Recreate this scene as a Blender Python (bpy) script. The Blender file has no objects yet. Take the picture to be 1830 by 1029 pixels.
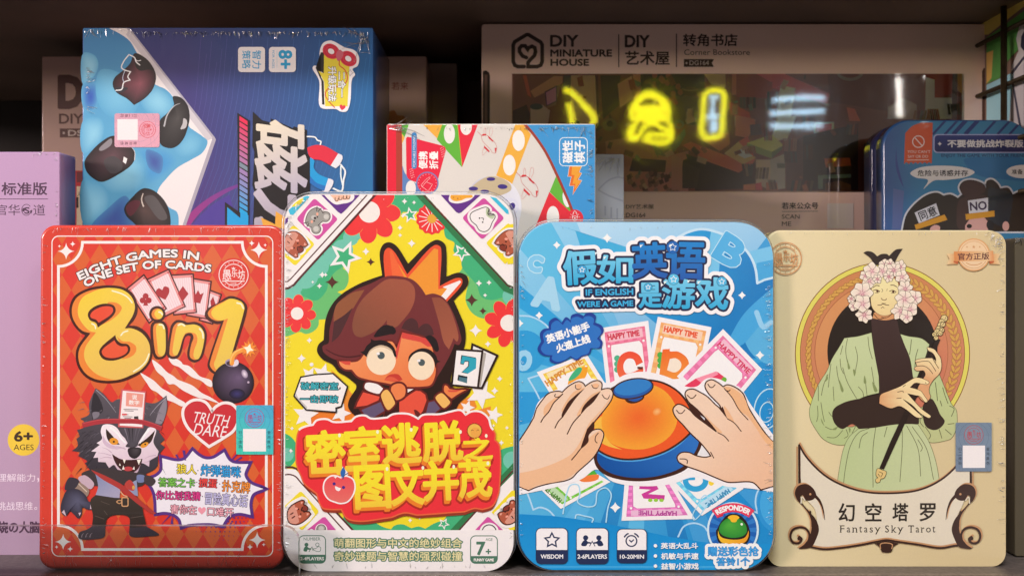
import bpy, math, random
import numpy as np
from math import sin, cos, pi, radians, sqrt, atan2, hypot
from mathutils import Vector, Matrix
from mathutils.geometry import tessellate_polygon

random.seed(7)
S = bpy.context.scene
COL = S.collection

# ------------------------------------------------------------------ camera
PXK = 1.0 / 1800.0            # metres per photo pixel at one metre distance
CAMD, CAMZ = 0.45, 0.126      # camera distance to the front row, height over the shelf
CX, CY = 915.0, 514.5
cam_d = bpy.data.cameras.new('camera')
cam = bpy.data.objects.new('camera', cam_d)
COL.objects.link(cam)
cam.location = (0, -CAMD, CAMZ)
cam.rotation_euler = (pi / 2, 0, 0)
cam_d.sensor_width = 36.0
cam_d.lens = 36.0 / (1830 * PXK)
cam_d.clip_start = 0.01
cam_d.clip_end = 50
cam_d.dof.use_dof = True
cam_d.dof.focus_distance = CAMD + 0.002
cam_d.dof.aperture_fstop = 16
S.camera = cam

# ------------------------------------------------------------------ world and lamps
W = bpy.data.worlds.new('World')
S.world = W
W.use_nodes = True
# unseen dim shop; warm and pale noise patches added as sheen on the fronts
_n, _l = W.node_tree.nodes, W.node_tree.links
_tc = _n.new('ShaderNodeTexCoord'); _mp = _n.new('ShaderNodeMapping'); _mp.inputs['Scale'].default_value = (1.0, 1.0, 0.55); _mp.inputs['Location'].default_value = (0.35, 0.2, 0.1)
_nz = _n.new('ShaderNodeTexNoise'); _nz.inputs['Scale'].default_value = 4.2; _nz.inputs['Detail'].default_value = 2.5
_rp = _n.new('ShaderNodeValToRGB')
for _p, _c in ((0.44, (0.13, 0.105, 0.10, 1)), (0.56, (0.42, 0.33, 0.30, 1)), (0.64, (1.2, 1.05, 1.0, 1)), (0.74, (2.4, 2.2, 2.2, 1))):
    _e = _rp.color_ramp.elements.new(_p); _e.color = _c
_rp.color_ramp.elements.remove(_rp.color_ramp.elements[-1]); _rp.color_ramp.elements.remove(_rp.color_ramp.elements[0])
_l.new(_tc.outputs['Generated'], _mp.inputs['Vector']); _l.new(_mp.outputs[0], _nz.inputs['Vector']); _l.new(_nz.outputs['Fac'], _rp.inputs['Fac'])
_l.new(_rp.outputs['Color'], W.node_tree.nodes['Background'].inputs['Color'])
W.node_tree.nodes['Background'].inputs['Strength'].default_value = 0.55

def area(name, loc, target, sx, sy, power, col):
    d = bpy.data.lights.new(name, 'AREA')
    d.shape = 'RECTANGLE'; d.size = sx; d.size_y = sy; d.energy = power; d.color = col
    o = bpy.data.objects.new(name, d); COL.objects.link(o)
    o.location = loc
    o.rotation_euler = (Vector(target) - Vector(loc)).to_track_quat('-Z', 'Y').to_euler()
    return o
area('ceiling_lamp', (-0.3, -1.55, 2.22), (0, 0.0, 0.1), 0.9, 0.26, 62, (0.965, 0.985, 1.0))
area('ceiling_lamp', (1.1, -1.7, 1.5), (0, 0.05, 0.1), 0.35, 0.35, 8, (1.0, 0.92, 0.88))
area('side_fill', (-2.3, -1.55, 0.66), (0.1, 0.1, 0.2), 0.5, 0.4, 50, (1.0, 0.82, 0.79))  # added low fill from the left, brightens the back row and side poster

S.view_settings.view_transform = 'Standard'
S.view_settings.look = 'None'
S.view_settings.exposure = -0.04
S.view_settings.gamma = 1.0
S.view_settings.use_curve_mapping = False
S.cycles.max_bounces = 8
S.cycles.transparent_max_bounces = 24
S.cycles.caustics_reflective = False
S.cycles.caustics_refractive = False
S.cycles.use_denoising = True

# ------------------------------------------------------------------ colour and materials
def lin(c):
    return tuple((x / 12.92) if x <= 0.04045 else ((x + 0.055) / 1.055) ** 2.4 for x in c)
def rgb(h, k=1.08):
    """hex colour as the photograph shows it under the shop light -> base colour"""
    if not isinstance(h, str): return h
    c = lin([int(h[i:i + 2], 16) / 255 for i in (0, 2, 4)])
    return tuple(min(0.86, x * k) for x in c)

def node_mat(name):
    m = bpy.data.materials.new(name); m.use_nodes = True
    nt = m.node_tree
    return m, nt, nt.nodes, nt.links, nt.nodes['Principled BSDF']

def print_mat(name, rough=0.45, coat=0.5, coat_rough=0.06, bump=0.1, bscale=55, aniso=(1, 1, 1), spec=0.35, grain=0.05):
    """printed card or tin under clear shrink film: colours come from the print itself"""
    m, nt, N, L, b = node_mat(name)
    at = N.new('ShaderNodeAttribute'); at.attribute_name = 'ink'
    tc = N.new('ShaderNodeTexCoord')
    gn = N.new('ShaderNodeTexNoise'); gn.inputs['Scale'].default_value = 1500; gn.inputs['Detail'].default_value = 2
    L.new(tc.outputs['Object'], gn.inputs['Vector'])
    mr = N.new('ShaderNodeMapRange'); mr.inputs['To Min'].default_value = 1 - grain; mr.inputs['To Max'].default_value = 1 + grain
    L.new(gn.outputs['Fac'], mr.inputs['Value'])
    vm = N.new('ShaderNodeVectorMath'); vm.operation = 'SCALE'
    L.new(at.outputs['Color'], vm.inputs[0]); L.new(mr.outputs[0], vm.inputs['Scale'])
    L.new(vm.outputs[0], b.inputs['Base Color'])
    b.inputs['Roughness'].default_value = rough
    b.inputs['Specular IOR Level'].default_value = spec
    b.inputs['Coat Weight'].default_value = coat
    b.inputs['Coat Roughness'].default_value = coat_rough
    if bump:
        mp = N.new('ShaderNodeMapping'); mp.inputs['Scale'].default_value = aniso
        L.new(tc.outputs['Object'], mp.inputs['Vector'])
        n1 = N.new('ShaderNodeTexNoise'); n1.inputs['Scale'].default_value = bscale; n1.inputs['Detail'].default_value = 4
        n1.inputs['Distortion'].default_value = 1.2
        L.new(mp.outputs[0], n1.inputs['Vector'])
        bp = N.new('ShaderNodeBump'); bp.inputs['Strength'].default_value = bump; bp.inputs['Distance'].default_value = 0.002
        L.new(n1.outputs['Fac'], bp.inputs['Height'])
        L.new(bp.outputs[0], b.inputs['Coat Normal'])
    return m

def plain_mat(name, col, rough=0.5, metal=0.0, coat=0.0, noise=0.12, nscale=60, bump=0.0, spec=0.5):
    m, nt, N, L, b = node_mat(name)
    tc = N.new('ShaderNodeTexCoord')
    n = N.new('ShaderNodeTexNoise'); n.inputs['Scale'].default_value = nscale; n.inputs['Detail'].default_value = 6
    L.new(tc.outputs['Object'], n.inputs['Vector'])
    r = N.new('ShaderNodeValToRGB')
    r.color_ramp.elements[0].position = 0.3; r.color_ramp.elements[1].position = 0.7
    r.color_ramp.elements[0].color = tuple(c * (1 - noise) for c in col) + (1,)
    r.color_ramp.elements[1].color = tuple(min(1, c * (1 + noise)) for c in col) + (1,)
    L.new(n.outputs['Fac'], r.inputs['Fac']); L.new(r.outputs['Color'], b.inputs['Base Color'])
    b.inputs['Roughness'].default_value = rough; b.inputs['Metallic'].default_value = metal
    b.inputs['Coat Weight'].default_value = coat; b.inputs['Coat Roughness'].default_value = 0.08
    b.inputs['Specular IOR Level'].default_value = spec
    if bump:
        bp = N.new('ShaderNodeBump'); bp.inputs['Strength'].default_value = bump; bp.inputs['Distance'].default_value = 0.001
        L.new(n.outputs['Fac'], bp.inputs['Height']); L.new(bp.outputs[0], b.inputs['Normal'])
    return m

def clear_mat(name, gloss=0.10, rough=0.04, tint=(0.97, 0.97, 0.97), ior=1.49, bump=0.0, bscale=200):
    """thin clear plastic: see-through with a fresnel reflection"""
    m, nt, N, L, b = node_mat(name)
    N.remove(b)
    t = N.new('ShaderNodeBsdfTransparent'); t.inputs[0].default_value = tint + (1,)
    g = N.new('ShaderNodeBsdfGlossy'); g.inputs['Roughness'].default_value = rough
    f = N.new('ShaderNodeFresnel'); f.inputs['IOR'].default_value = ior
    ad = N.new('ShaderNodeMath'); ad.operation = 'ADD'; ad.use_clamp = True; ad.inputs[1].default_value = gloss
    L.new(f.outputs[0], ad.inputs[0])
    mx = N.new('ShaderNodeMixShader')
    L.new(ad.outputs[0], mx.inputs[0]); L.new(t.outputs[0], mx.inputs[1]); L.new(g.outputs[0], mx.inputs[2])
    L.new(mx.outputs[0], N['Material Output'].inputs['Surface'])
    if bump:
        tc = N.new('ShaderNodeTexCoord')
        n1 = N.new('ShaderNodeTexNoise'); n1.inputs['Scale'].default_value = bscale; n1.inputs['Detail'].default_value = 3
        L.new(tc.outputs['Object'], n1.inputs['Vector'])
        bp = N.new('ShaderNodeBump'); bp.inputs['Strength'].default_value = bump; bp.inputs['Distance'].default_value = 0.002
        L.new(n1.outputs['Fac'], bp.inputs['Height'])
        L.new(bp.outputs[0], g.inputs['Normal']); L.new(bp.outputs[0], f.inputs['Normal'])
    return m

def emit_mat(name, col, strength):
    m, nt, N, L, b = node_mat(name)
    b.inputs['Base Color'].default_value = (0.1, 0.1, 0.1, 1)
    b.inputs['Emission Color'].default_value = col + (1,)
    b.inputs['Emission Strength'].default_value = strength
    return m

M_RIM = print_mat('glossy_tin_rim', 0.35, 1.0, 0.13, 0.1, 60)
M_TIN = print_mat('glossy_printed_tin', 0.34, 0.85, 0.05, 0.06, 40)
M_FILM = print_mat('printed_card_under_film', 0.42, 0.6, 0.06, 0.10, 30, (1, 1, 0.35))
M_CARD = print_mat('printed_card', 0.5, 0.25, 0.12, 0.1, 60)
M_DIM = print_mat('printed_card_with_smooth_film', 0.5, 1.0, 0.02, 0.006, 26)
M_EDGE = clear_mat('tight_film_edge', 0.06, 0.3)
M_SPARK = clear_mat('bright_film_crease', 0.30, 0.2)
M_CREASE = clear_mat('shrink_film_crease', 0.12, 0.28)
M_ACRYL = clear_mat('clear_acrylic', 0.012, 0.02, (0.985, 0.982, 0.985))
M_ACRYL_EDGE = clear_mat('acrylic_cut_edge', 0.24, 0.3, (0.74, 0.70, 0.70))
M_FOIL = None

# ------------------------------------------------------------------ objects
def prop(o, label=None, cat=None, group=None, kind=None):
    if label: o['label'] = label
    if cat: o['category'] = cat
    if group: o['group'] = group
    if kind: o['kind'] = kind
    return o

def empty(name, matrix, label, cat, group=None):
    o = bpy.data.objects.new(name, None); COL.objects.link(o)
    o.empty_display_size = 0.02
    o.matrix_world = matrix
    return prop(o, label, cat, group)

def mesh_obj(name, verts, faces, mats, parent=None, cols=None, midx=None, smooth=False):
    me = bpy.data.meshes.new(name)
    me.from_pydata(verts, [], faces)
    for m in (mats if isinstance(mats, (list, tuple)) else [mats]): me.materials.append(m)
    if midx: me.polygons.foreach_set('material_index', midx)
    if smooth: me.polygons.foreach_set('use_smooth', [True] * len(me.polygons))
    if cols is not None:
        a = me.color_attributes.new('ink', 'FLOAT_COLOR', 'CORNER')
        flat = []
        for f in me.polygons:
            for vi in f.vertices:
                c = cols[vi]; flat += [c[0], c[1], c[2], 1.0]
        a.data.foreach_set('color', flat)
    me.validate(clean_customdata=False); me.update()
    o = bpy.data.objects.new(name, me); COL.objects.link(o)
    if parent: o.parent = parent
    return o

# ------------------------------------------------------------------ outlines
def rrect(x0, y0, x1, y1, r, n=8):
    """rounded rectangle outline; r is one radius or four (tl, tr, br, bl)"""
    if not isinstance(r, (list, tuple)): r = (r,) * 4
    out = []
    for (cx, cy, rr, a0) in ((x0, y0, r[0], pi), (x1, y0, r[1], 1.5 * pi), (x1, y1, r[2], 0), (x0, y1, r[3], 0.5 * pi)):
        sx = cx + (rr if cx == x0 else -rr); sy = cy + (rr if cy == y0 else -rr)
        for i in range(n + 1):
            a = a0 + 0.5 * pi * i / n
            out.append((sx + rr * cos(a), sy + rr * sin(a)))
    return out
def ell(cx, cy, rx, ry=None, n=40, rot=0, a0=0, a1=2 * pi):
    ry = rx if ry is None else ry
    full = abs(a1 - a0) > 6.28
    m = n if full else n + 1
    out = []
    for i in range(m):
        a = a0 + (a1 - a0) * i / n
        x, y = rx * cos(a), ry * sin(a)
        out.append((cx + x * cos(rot) - y * sin(rot), cy + x * sin(rot) + y * cos(rot)))
    return out
def crv(pts, closed=True, n=6):
    """smooth curve through points (Catmull-Rom); a point given as (x, y, 1) stays a sharp corner"""
    P = [(p[0], p[1]) for p in pts]; sh = [len(p) > 2 for p in pts]; m = len(P); out = []
    rng = range(m) if closed else range(m - 1)
    for i in rng:
        p1, p2 = P[i], P[(i + 1) % m]
        p0 = P[i - 1] if (closed or i > 0) else p1
        p3 = P[(i + 2) % m] if (closed or i + 2 < m) else p2
        if sh[i]: p0 = p1
        if sh[(i + 1) % m]: p3 = p2
        d = lambda a, b: max(1e-6, hypot(a[0] - b[0], a[1] - b[1])) ** 0.5
        d1, d2, d3 = d(p0, p1), d(p1, p2), d(p2, p3)
        for k in range(n):
            t = k / n
            q = []
            for c in (0, 1):
                t1 = 0.0 if p0 == p1 else ((p1[c] - p0[c]) / d1 - (p2[c] - p0[c]) / (d1 + d2) + (p2[c] - p1[c]) / d2) * d2
                t2 = 0.0 if p3 == p2 else ((p2[c] - p1[c]) / d2 - (p3[c] - p1[c]) / (d2 + d3) + (p3[c] - p2[c]) / d3) * d2
                if p0 == p1: t1 = (p2[c] - p1[c]) * 0.8
                if p3 == p2: t2 = (p2[c] - p1[c]) * 0.8
                a, b = p1[c], p2[c]
                q.append((2 * t ** 3 - 3 * t * t + 1) * a + (t ** 3 - 2 * t * t + t) * t1 + (-2 * t ** 3 + 3 * t * t) * b + (t ** 3 - t * t) * t2)
            out.append(tuple(q))
    if not closed: out.append(P[-1])
    return out
def star(cx, cy, r, k=0.42, n=5, rot=-pi / 2):
    return [(cx + (r if i % 2 == 0 else r * k) * cos(rot + pi * i / n), cy + (r if i % 2 == 0 else r * k) * sin(rot + pi * i / n)) for i in range(2 * n)]
def spark(cx, cy, r, ry=None, k=0.22):
    """four-pointed sparkle with hollow sides"""
    ry = ry or r; out = []
    tips = [(0, -ry), (r, 0), (0, ry), (-r, 0)]
    for i in range(4):
        a, b = tips[i], tips[(i + 1) % 4]
        m = ((a[0] + b[0]) * k, (a[1] + b[1]) * k)
        for j in range(6):
            t = j / 6
            out.append((cx + (1 - t) ** 2 * a[0] + 2 * t * (1 - t) * m[0] + t * t * b[0], cy + (1 - t) ** 2 * a[1] + 2 * t * (1 - t) * m[1] + t * t * b[1]))
    return out
def rot_pts(pts, cx, cy, a):
    c, s = cos(a), sin(a)
    return [(cx + (x - cx) * c - (y - cy) * s, cy + (x - cx) * s + (y - cy) * c) for x, y in pts]

# ------------------------------------------------------------------ lettering
_glyph_store = {}
def glyphs(body, spacing=1.0):
    """flat mesh of a line of text: vertices scaled so that its bounding box is 0..1 with y downwards"""
    key = (body, spacing)
    if key in _glyph_store: return _glyph_store[key]
    cu = bpy.data.curves.new('text', 'FONT')
    cu.body = body; cu.size = 1.0; cu.resolution_u = 3; cu.fill_mode = 'FRONT'
    cu.space_character = spacing
    ob = bpy.data.objects.new('text', cu); COL.objects.link(ob)
    bpy.context.view_layer.update()
    dg = bpy.context.evaluated_depsgraph_get()
    me = bpy.data.meshes.new_from_object(ob.evaluated_get(dg), depsgraph=dg)
    V = [(v.co.x, -v.co.y) for v in me.vertices]
    F = [tuple(p.vertices) for p in me.polygons]
    bpy.data.objects.remove(ob); bpy.data.curves.remove(cu); bpy.data.meshes.remove(me)
    if not V: V = [(0, 0), (1, 0), (1, 1)]
    x0 = min(v[0] for v in V); x1 = max(v[0] for v in V); y0 = min(v[1] for v in V); y1 = max(v[1] for v in V)
    w, h = max(1e-6, x1 - x0), max(1e-6, y1 - y0)
    U = [((v[0] - x0) / w, (v[1] - y0) / h) for v in V]
    _glyph_store[key] = (U, F)
    return _glyph_store[key]

def swell(P, T, r, h):
    """outline of a flat glyph swollen by r: returns points and polygons that do not overlap (marching squares on the distance)"""
    A = np.array(P, float)
    x0, y0 = A.min(0) - r - 2 * h; x1, y1 = A.max(0) + r + 2 * h
    nx, ny = int((x1 - x0) / h) + 2, int((y1 - y0) / h) + 2
    D = np.full((ny, nx), 1e3)
    gx = x0 + np.arange(nx) * h; gy = y0 + np.arange(ny) * h
    cnt = {}
    for f in T:
        for i in range(len(f)):
            e = (f[i], f[(i + 1) % len(f)]); k = (min(e), max(e)); cnt[k] = cnt.get(k, 0) + 1
    IN = np.zeros((ny, nx), bool)
    def win(ax, bx, ay, by, m):
        return (max(0, int((min(ax, bx) - m - x0) / h)), min(nx, int((max(ax, bx) + m - x0) / h) + 2), max(0, int((min(ay, by) - m - y0) / h)), min(ny, int((max(ay, by) + m - y0) / h) + 2))
    for f in T:
        q = A[list(f)]
        for i in range(1, len(f) - 1):
            a, b, c = q[0], q[i], q[i + 1]
            i0, i1, j0, j1 = win(min(a[0], b[0], c[0]), max(a[0], b[0], c[0]), min(a[1], b[1], c[1]), max(a[1], b[1], c[1]), 0)
            X, Y = np.meshgrid(gx[i0:i1], gy[j0:j1])
            s1 = (b[0] - a[0]) * (Y - a[1]) - (b[1] - a[1]) * (X - a[0]); s2 = (c[0] - b[0]) * (Y - b[1]) - (c[1] - b[1]) * (X - b[0]); s3 = (a[0] - c[0]) * (Y - c[1]) - (a[1] - c[1]) * (X - c[0])
            IN[j0:j1, i0:i1] |= ((s1 >= 0) & (s2 >= 0) & (s3 >= 0)) | ((s1 <= 0) & (s2 <= 0) & (s3 <= 0))
    for (k, n) in cnt.items():
        if n != 1: continue
        a, b = A[k[0]], A[k[1]]
        i0, i1, j0, j1 = win(a[0], b[0], a[1], b[1], r + 2 * h)
        X, Y = np.meshgrid(gx[i0:i1], gy[j0:j1])
        d = b - a; l2 = max(1e-12, d @ d)
        t = np.clip(((X - a[0]) * d[0] + (Y - a[1]) * d[1]) / l2, 0, 1)
        e = np.hypot(X - a[0] - t * d[0], Y - a[1] - t * d[1])
        D[j0:j1, i0:i1] = np.minimum(D[j0:j1, i0:i1], e)
    D = np.where(IN, -np.minimum(D, 3 * h), D) - r
    D = np.clip(D, -4 * h, 4 * h)
    S_ = D < 0
    full = S_[:-1, :-1] & S_[1:, :-1] & S_[:-1, 1:] & S_[1:, 1:]
    some = (S_[:-1, :-1] | S_[1:, :-1] | S_[:-1, 1:] | S_[1:, 1:]) & ~full
    V, F = [], []
    for j in range(ny - 1):
        row = np.flatnonzero(np.diff(np.concatenate(([0], full[j].astype(np.int8), [0]))))
        for a, b in zip(row[::2], row[1::2]):
            k = len(V); V += [(gx[a], gy[j]), (gx[a], gy[j + 1]), (gx[b], gy[j + 1]), (gx[b], gy[j])]; F.append((k, k + 1, k + 2, k + 3))
    for j, i in zip(*np.nonzero(some)):
        c = [(gx[i], gy[j], D[j, i]), (gx[i], gy[j + 1], D[j + 1, i]), (gx[i + 1], gy[j + 1], D[j + 1, i + 1]), (gx[i + 1], gy[j], D[j, i + 1])]
        q = []
        for m in range(4):
            p, n = c[m], c[(m + 1) % 4]
            if p[2] < 0: q.append((p[0], p[1]))
            if (p[2] < 0) != (n[2] < 0):
                t = p[2] / (p[2] - n[2]); q.append((p[0] + (n[0] - p[0]) * t, p[1] + (n[1] - p[1]) * t))
        if len(q) > 2:
            k = len(V); V += q; F.append(tuple(range(k, k + len(q))))
    return V, F

# ------------------------------------------------------------------ a flat face that carries print
LZ = 1.3e-6
class Face:
    """the front plane of a box: it stands on the shelf at depth y and leans back; photo pixels are
    carried to the plane through the camera that took the photograph"""
    def __init__(self, y, lean=0.0, zbase=0.0, xc=0.0, yaw=0.0):
        self.M = Matrix.Translation((xc, y, zbase)) @ Matrix.Rotation(yaw, 4, 'Z') @ Matrix.Rotation(-radians(lean), 4, 'X')
        self.I = self.M.inverted()
        self.o = self.M @ Vector((0, 0, 0)); self.n = (self.M.to_3x3() @ Vector((0, -1, 0))).normalized()
        self.lift = 4e-5
        self.zx, self.zy, self.zs = 0, 0, 1
        self.V, self.F, self.C = [], [], []
        self.clip = None
    def loc(self, px, py):
        d = Vector(((px - CX) * PXK, 1.0, -(py - CY) * PXK))
        c = cam.location
        t = (self.o - c).dot(self.n) / d.dot(self.n)
        p = self.I @ (c + d * t)
        return p.x, p.z
    def zoom(self, x=0, y=0, s=1): self.zx, self.zy, self.zs = x, y, s; return self
    def _px(self, p): return (self.zx + p[0] * self.zs, self.zy + p[1] * self.zs)
    def up(self, k=1): self.lift += LZ * k
    def _add(self, pts, tris, col, dz=0):
        """pts in current zoom pixels; col a colour, or a function of photo pixels"""
        b = len(self.V)
        for p in pts:
            q = self._px(p); x, z = self.loc(*q)
            self.V.append((x, -(self.lift + dz), z))
            self.C.append(col(q) if callable(col) else col)
        if not self.clip:
            for t in tris:
                self.F.append(tuple(b + i for i in t))
            return
        for t in tris:
            f = tuple(b + i for i in t)
            ins = [all((e[2] * (self.V[i][0] - e[0]) + e[3] * (self.V[i][2] - e[1])) >= 0 for e in self.clip) for i in f]
            if all(ins): self.F.append(f); continue
            P = [(self.V[i][0], self.V[i][2], self.V[i][1]) + tuple(self.C[i]) for i in f]
            for (ex, ez, nx, nz) in self.clip:
                Q = []
                for k in range(len(P)):
                    p, q = P[k - 1], P[k]
                    dp = nx * (p[0] - ex) + nz * (p[1] - ez); dq = nx * (q[0] - ex) + nz * (q[1] - ez)
                    if (dp >= 0) != (dq >= 0):
                        u = dp / (dp - dq); Q.append(tuple(m + (w - m) * u for m, w in zip(p, q)))
                    if dq >= 0: Q.append(q)
                P = Q
                if len(P) < 3: break
            if len(P) >= 3:
                o = len(self.V)
                for p in P: self.V.append((p[0], p[2], p[1])); self.C.append(p[3:6])
                self.F.append(tuple(range(o, o + len(P))))
    def clip_to(self, pts):
        """keep what follows inside a convex outline given in photo pixels"""
        if not pts: self.clip = None; return
        Q = [self.loc(*p) for p in pts]; n = len(Q)
        A = sum(Q[i][0] * Q[(i + 1) % n][1] - Q[(i + 1) % n][0] * Q[i][1] for i in range(n))
        if A < 0: Q.reverse()
        self.clip = []
        for i in range(n):
            a, b = Q[i], Q[(i + 1) % n]
            if hypot(b[0] - a[0], b[1] - a[1]) > 1e-7: self.clip.append((a[0], a[1], -(b[1] - a[1]), b[0] - a[0]))
    def poly(self, pts, col, up=1):
        self.up(up)
        col = self._c(col)
        pts = [(p[0], p[1]) for p in pts]
        tr = tessellate_polygon([[Vector((p[0], p[1], 0)) for p in pts]])
        fixed = []
        for t in tr:
            a, b, c = (pts[i] for i in t)
            cr = (b[0] - a[0]) * (c[1] - a[1]) - (b[1] - a[1]) * (c[0] - a[0])
            if abs(cr) < 1e-9: continue
            fixed.append(tuple(t) if cr < 0 else (t[0], t[2], t[1]))
        self._add(pts, fixed, col)
    def _c(self, col):
        return rgb(col) if isinstance(col, str) else col
    def grad(self, c0, c1, p0, p1, zoomed=True):
        """linear print gradient between two points"""
        a, b = rgb(c0), rgb(c1)
        if zoomed: p0, p1 = self._px(p0), self._px(p1)
        dx, dy = p1[0] - p0[0], p1[1] - p0[1]; L2 = dx * dx + dy * dy
        def f(q):
            t = min(1, max(0, ((q[0] - p0[0]) * dx + (q[1] - p0[1]) * dy) / L2))
            return tuple(u + (v - u) * t for u, v in zip(a, b))
        return f
    def mesh(self, pts, col, nu=14, nv=14):
        """subdivided quad (tl, tr, br, bl) so that a print gradient with several stops shows"""
        self.up()
        P = []; T = []
        for j in range(nv + 1):
            for i in range(nu + 1):
                u, v = i / nu, j / nv
                P.append(tuple((1 - v) * ((1 - u) * pts[0][c] + u * pts[1][c]) + v * ((1 - u) * pts[3][c] + u * pts[2][c]) for c in (0, 1)))
        for j in range(nv):
            for i in range(nu):
                a = j * (nu + 1) + i
                T.append((a, a + nu + 1, a + nu + 2, a + 1))
        self._add(P, T, col)
    def radial(self, pts, c_in, c_out, centre=None, rings=5, off=(0, 0), power=1.0):
        """print with a soft radial change of colour; the outline must be star-shaped round its centre"""
        self.up()
        a, b = rgb(c_in), rgb(c_out)
        cx = centre[0] if centre else sum(p[0] for p in pts) / len(pts)
        cy = centre[1] if centre else sum(p[1] for p in pts) / len(pts)
        n = len(pts)
        area = sum(pts[i][0] * pts[(i + 1) % n][1] - pts[(i + 1) % n][0] * pts[i][1] for i in range(n))
        base = len(self.V)
        def put(p, c):
            q = self._px(p); x, z = self.loc(*q); self.V.append((x, -self.lift, z)); self.C.append(c)
        put((cx + off[0], cy + off[1]), a)
        for r in range(1, rings + 1):
            t = r / rings
            c = tuple(u + (v - u) * t ** power for u, v in zip(a, b))
            for p in pts:
                put((cx + off[0] * (1 - t) + (p[0] - cx) * t, cy + off[1] * (1 - t) + (p[1] - cy) * t), c)
        def tri(*ix):
            self.F.append(ix if area < 0 else ix[::-1])
        for i in range(n):
            j = (i + 1) % n
            tri(base, base + 1 + i, base + 1 + j)
            for r in range(rings - 1):
                o = base + 1 + r * n
                tri(o + i, o + n + i, o + n + j, o + j)
    def line(self, pts, w, col, closed=False, cap=True, up=1, taper=None):
        """a drawn stroke of width w; taper = (start, end) width factors"""
        self.up(up)
        col = self._c(col)
        P = []
        for p in pts:
            if not P or hypot(p[0] - P[-1][0], p[1] - P[-1][1]) > 1e-4: P.append((p[0], p[1]))
        if closed and hypot(P[0][0] - P[-1][0], P[0][1] - P[-1][1]) < 1e-4: P.pop()
        n = len(P)
        if n < 2: return
        Lf, Rt = [], []
        for i in range(n):
            a = P[i - 1] if (closed or i > 0) else None
            b = P[(i + 1) % n] if (closed or i < n - 1) else None
            c = P[i]
            d1 = None if a is None else ((c[0] - a[0]), (c[1] - a[1]))
            d2 = None if b is None else ((b[0] - c[0]), (b[1] - c[1]))
            nm = lambda v: (v[0] / max(1e-9, hypot(*v)), v[1] / max(1e-9, hypot(*v)))
            d1 = nm(d1) if d1 else nm(d2); d2 = nm(d2) if d2 else d1
            t = (d1[0] + d2[0], d1[1] + d2[1])
            if hypot(*t) < 0.2: t = d2
            t = nm(t)
            k = 1 / max(0.5, t[0] * d2[0] + t[1] * d2[1])
            ww = w * 0.5
            if taper:
                u = i / (n - 1) if not closed else 0
                ww *= taper[0] + (taper[1] - taper[0]) * u
            nx, ny = -t[1] * k * ww, t[0] * k * ww
            Lf.append((c[0] + nx, c[1] + ny)); Rt.append((c[0] - nx, c[1] - ny))
        pts2 = Lf + Rt; T = []
        for i in range(n if closed else n - 1):
            j = (i + 1) % n
            T.append((i, j, n + j, n + i))
        self._add(pts2, T, col)
        if cap and not closed and not taper:
            for c, d in ((P[0], (P[0][0] - P[1][0], P[0][1] - P[1][1])), (P[-1], (P[-1][0] - P[-2][0], P[-1][1] - P[-2][1]))):
                a = atan2(d[1], d[0])
                e = [(c[0] + w / 2 * cos(a + t), c[1] + w / 2 * sin(a + t)) for t in [(-0.5 + i / 6) * pi for i in range(7)]]
                # the order keeps the front of the cap towards the viewer
                self._add(e, [tuple(range(6, -1, -1))], col)
    def shape(self, pts, fill, out=None, w=0):
        """filled outline with a stroke round it, half outside"""
        if out and w: self.line(pts, w, out, closed=True)
        self.poly(pts, fill)
    def text(self, body, box, col, bold=0.012, rot=0.0, outline=None, warp=None, spacing=1.0, shear=0.0, dirs=12):
        """box = (x0, y0, x1, y1) that the line fills before it is turned by rot about its centre;
        outline = [(width, colour), ...] from the outermost in; warp(u, v) may place it instead"""
        U, F = glyphs(body, spacing)
        x0, y0, x1, y1 = box if box else (0, 0, 1, 1)
        cx, cy = (x0 + x1) / 2, (y0 + y1) / 2
        P = []
        for u, v in U:
            if warp: P.append(warp(u, v)); continue
            x, y = x0 + u * (x1 - x0) + shear * (0.5 - v) * (y1 - y0), y0 + v * (y1 - y0)
            if rot:
                dx, dy = x - cx, y - cy
                x, y = cx + dx * cos(rot) - dy * sin(rot), cy + dx * sin(rot) + dy * cos(rot)
            P.append((x, y))
        T = []
        for f in F:
            a, b, c = P[f[0]], P[f[1]], P[f[2]]
            cr = (b[0] - a[0]) * (c[1] - a[1]) - (b[1] - a[1]) * (c[0] - a[0])
            T.append(f if cr < 0 else tuple(reversed(f)))
        if warp:
            a, b = warp(0.5, 0), warp(0.5, 1); hh = hypot(a[0] - b[0], a[1] - b[1])
        else: hh = y1 - y0
        for (w, oc) in (outline or []):
            self.up()
            V, G = swell(P, T, w, (0.34 if w * self.zs < 3 else 0.5) / self.zs)
            self._add(V, G, self._c(oc))
        self.up(1.2)
        if bold * hh * self.zs > 0.12: P, T = swell(P, T, bold * hh, 0.3 / self.zs)
        self._add(P, T, self._c(col))
    def flush(self, name, mat, parent, label=None):
        """everything drawn since the last flush becomes one part"""
        if not self.V: return None
        o = mesh_obj(name, self.V, self.F, mat, parent, self.C)
        self.V, self.F, self.C = [], [], []
        self.up(2)
        if label: o['label'] = label
        return o

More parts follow.
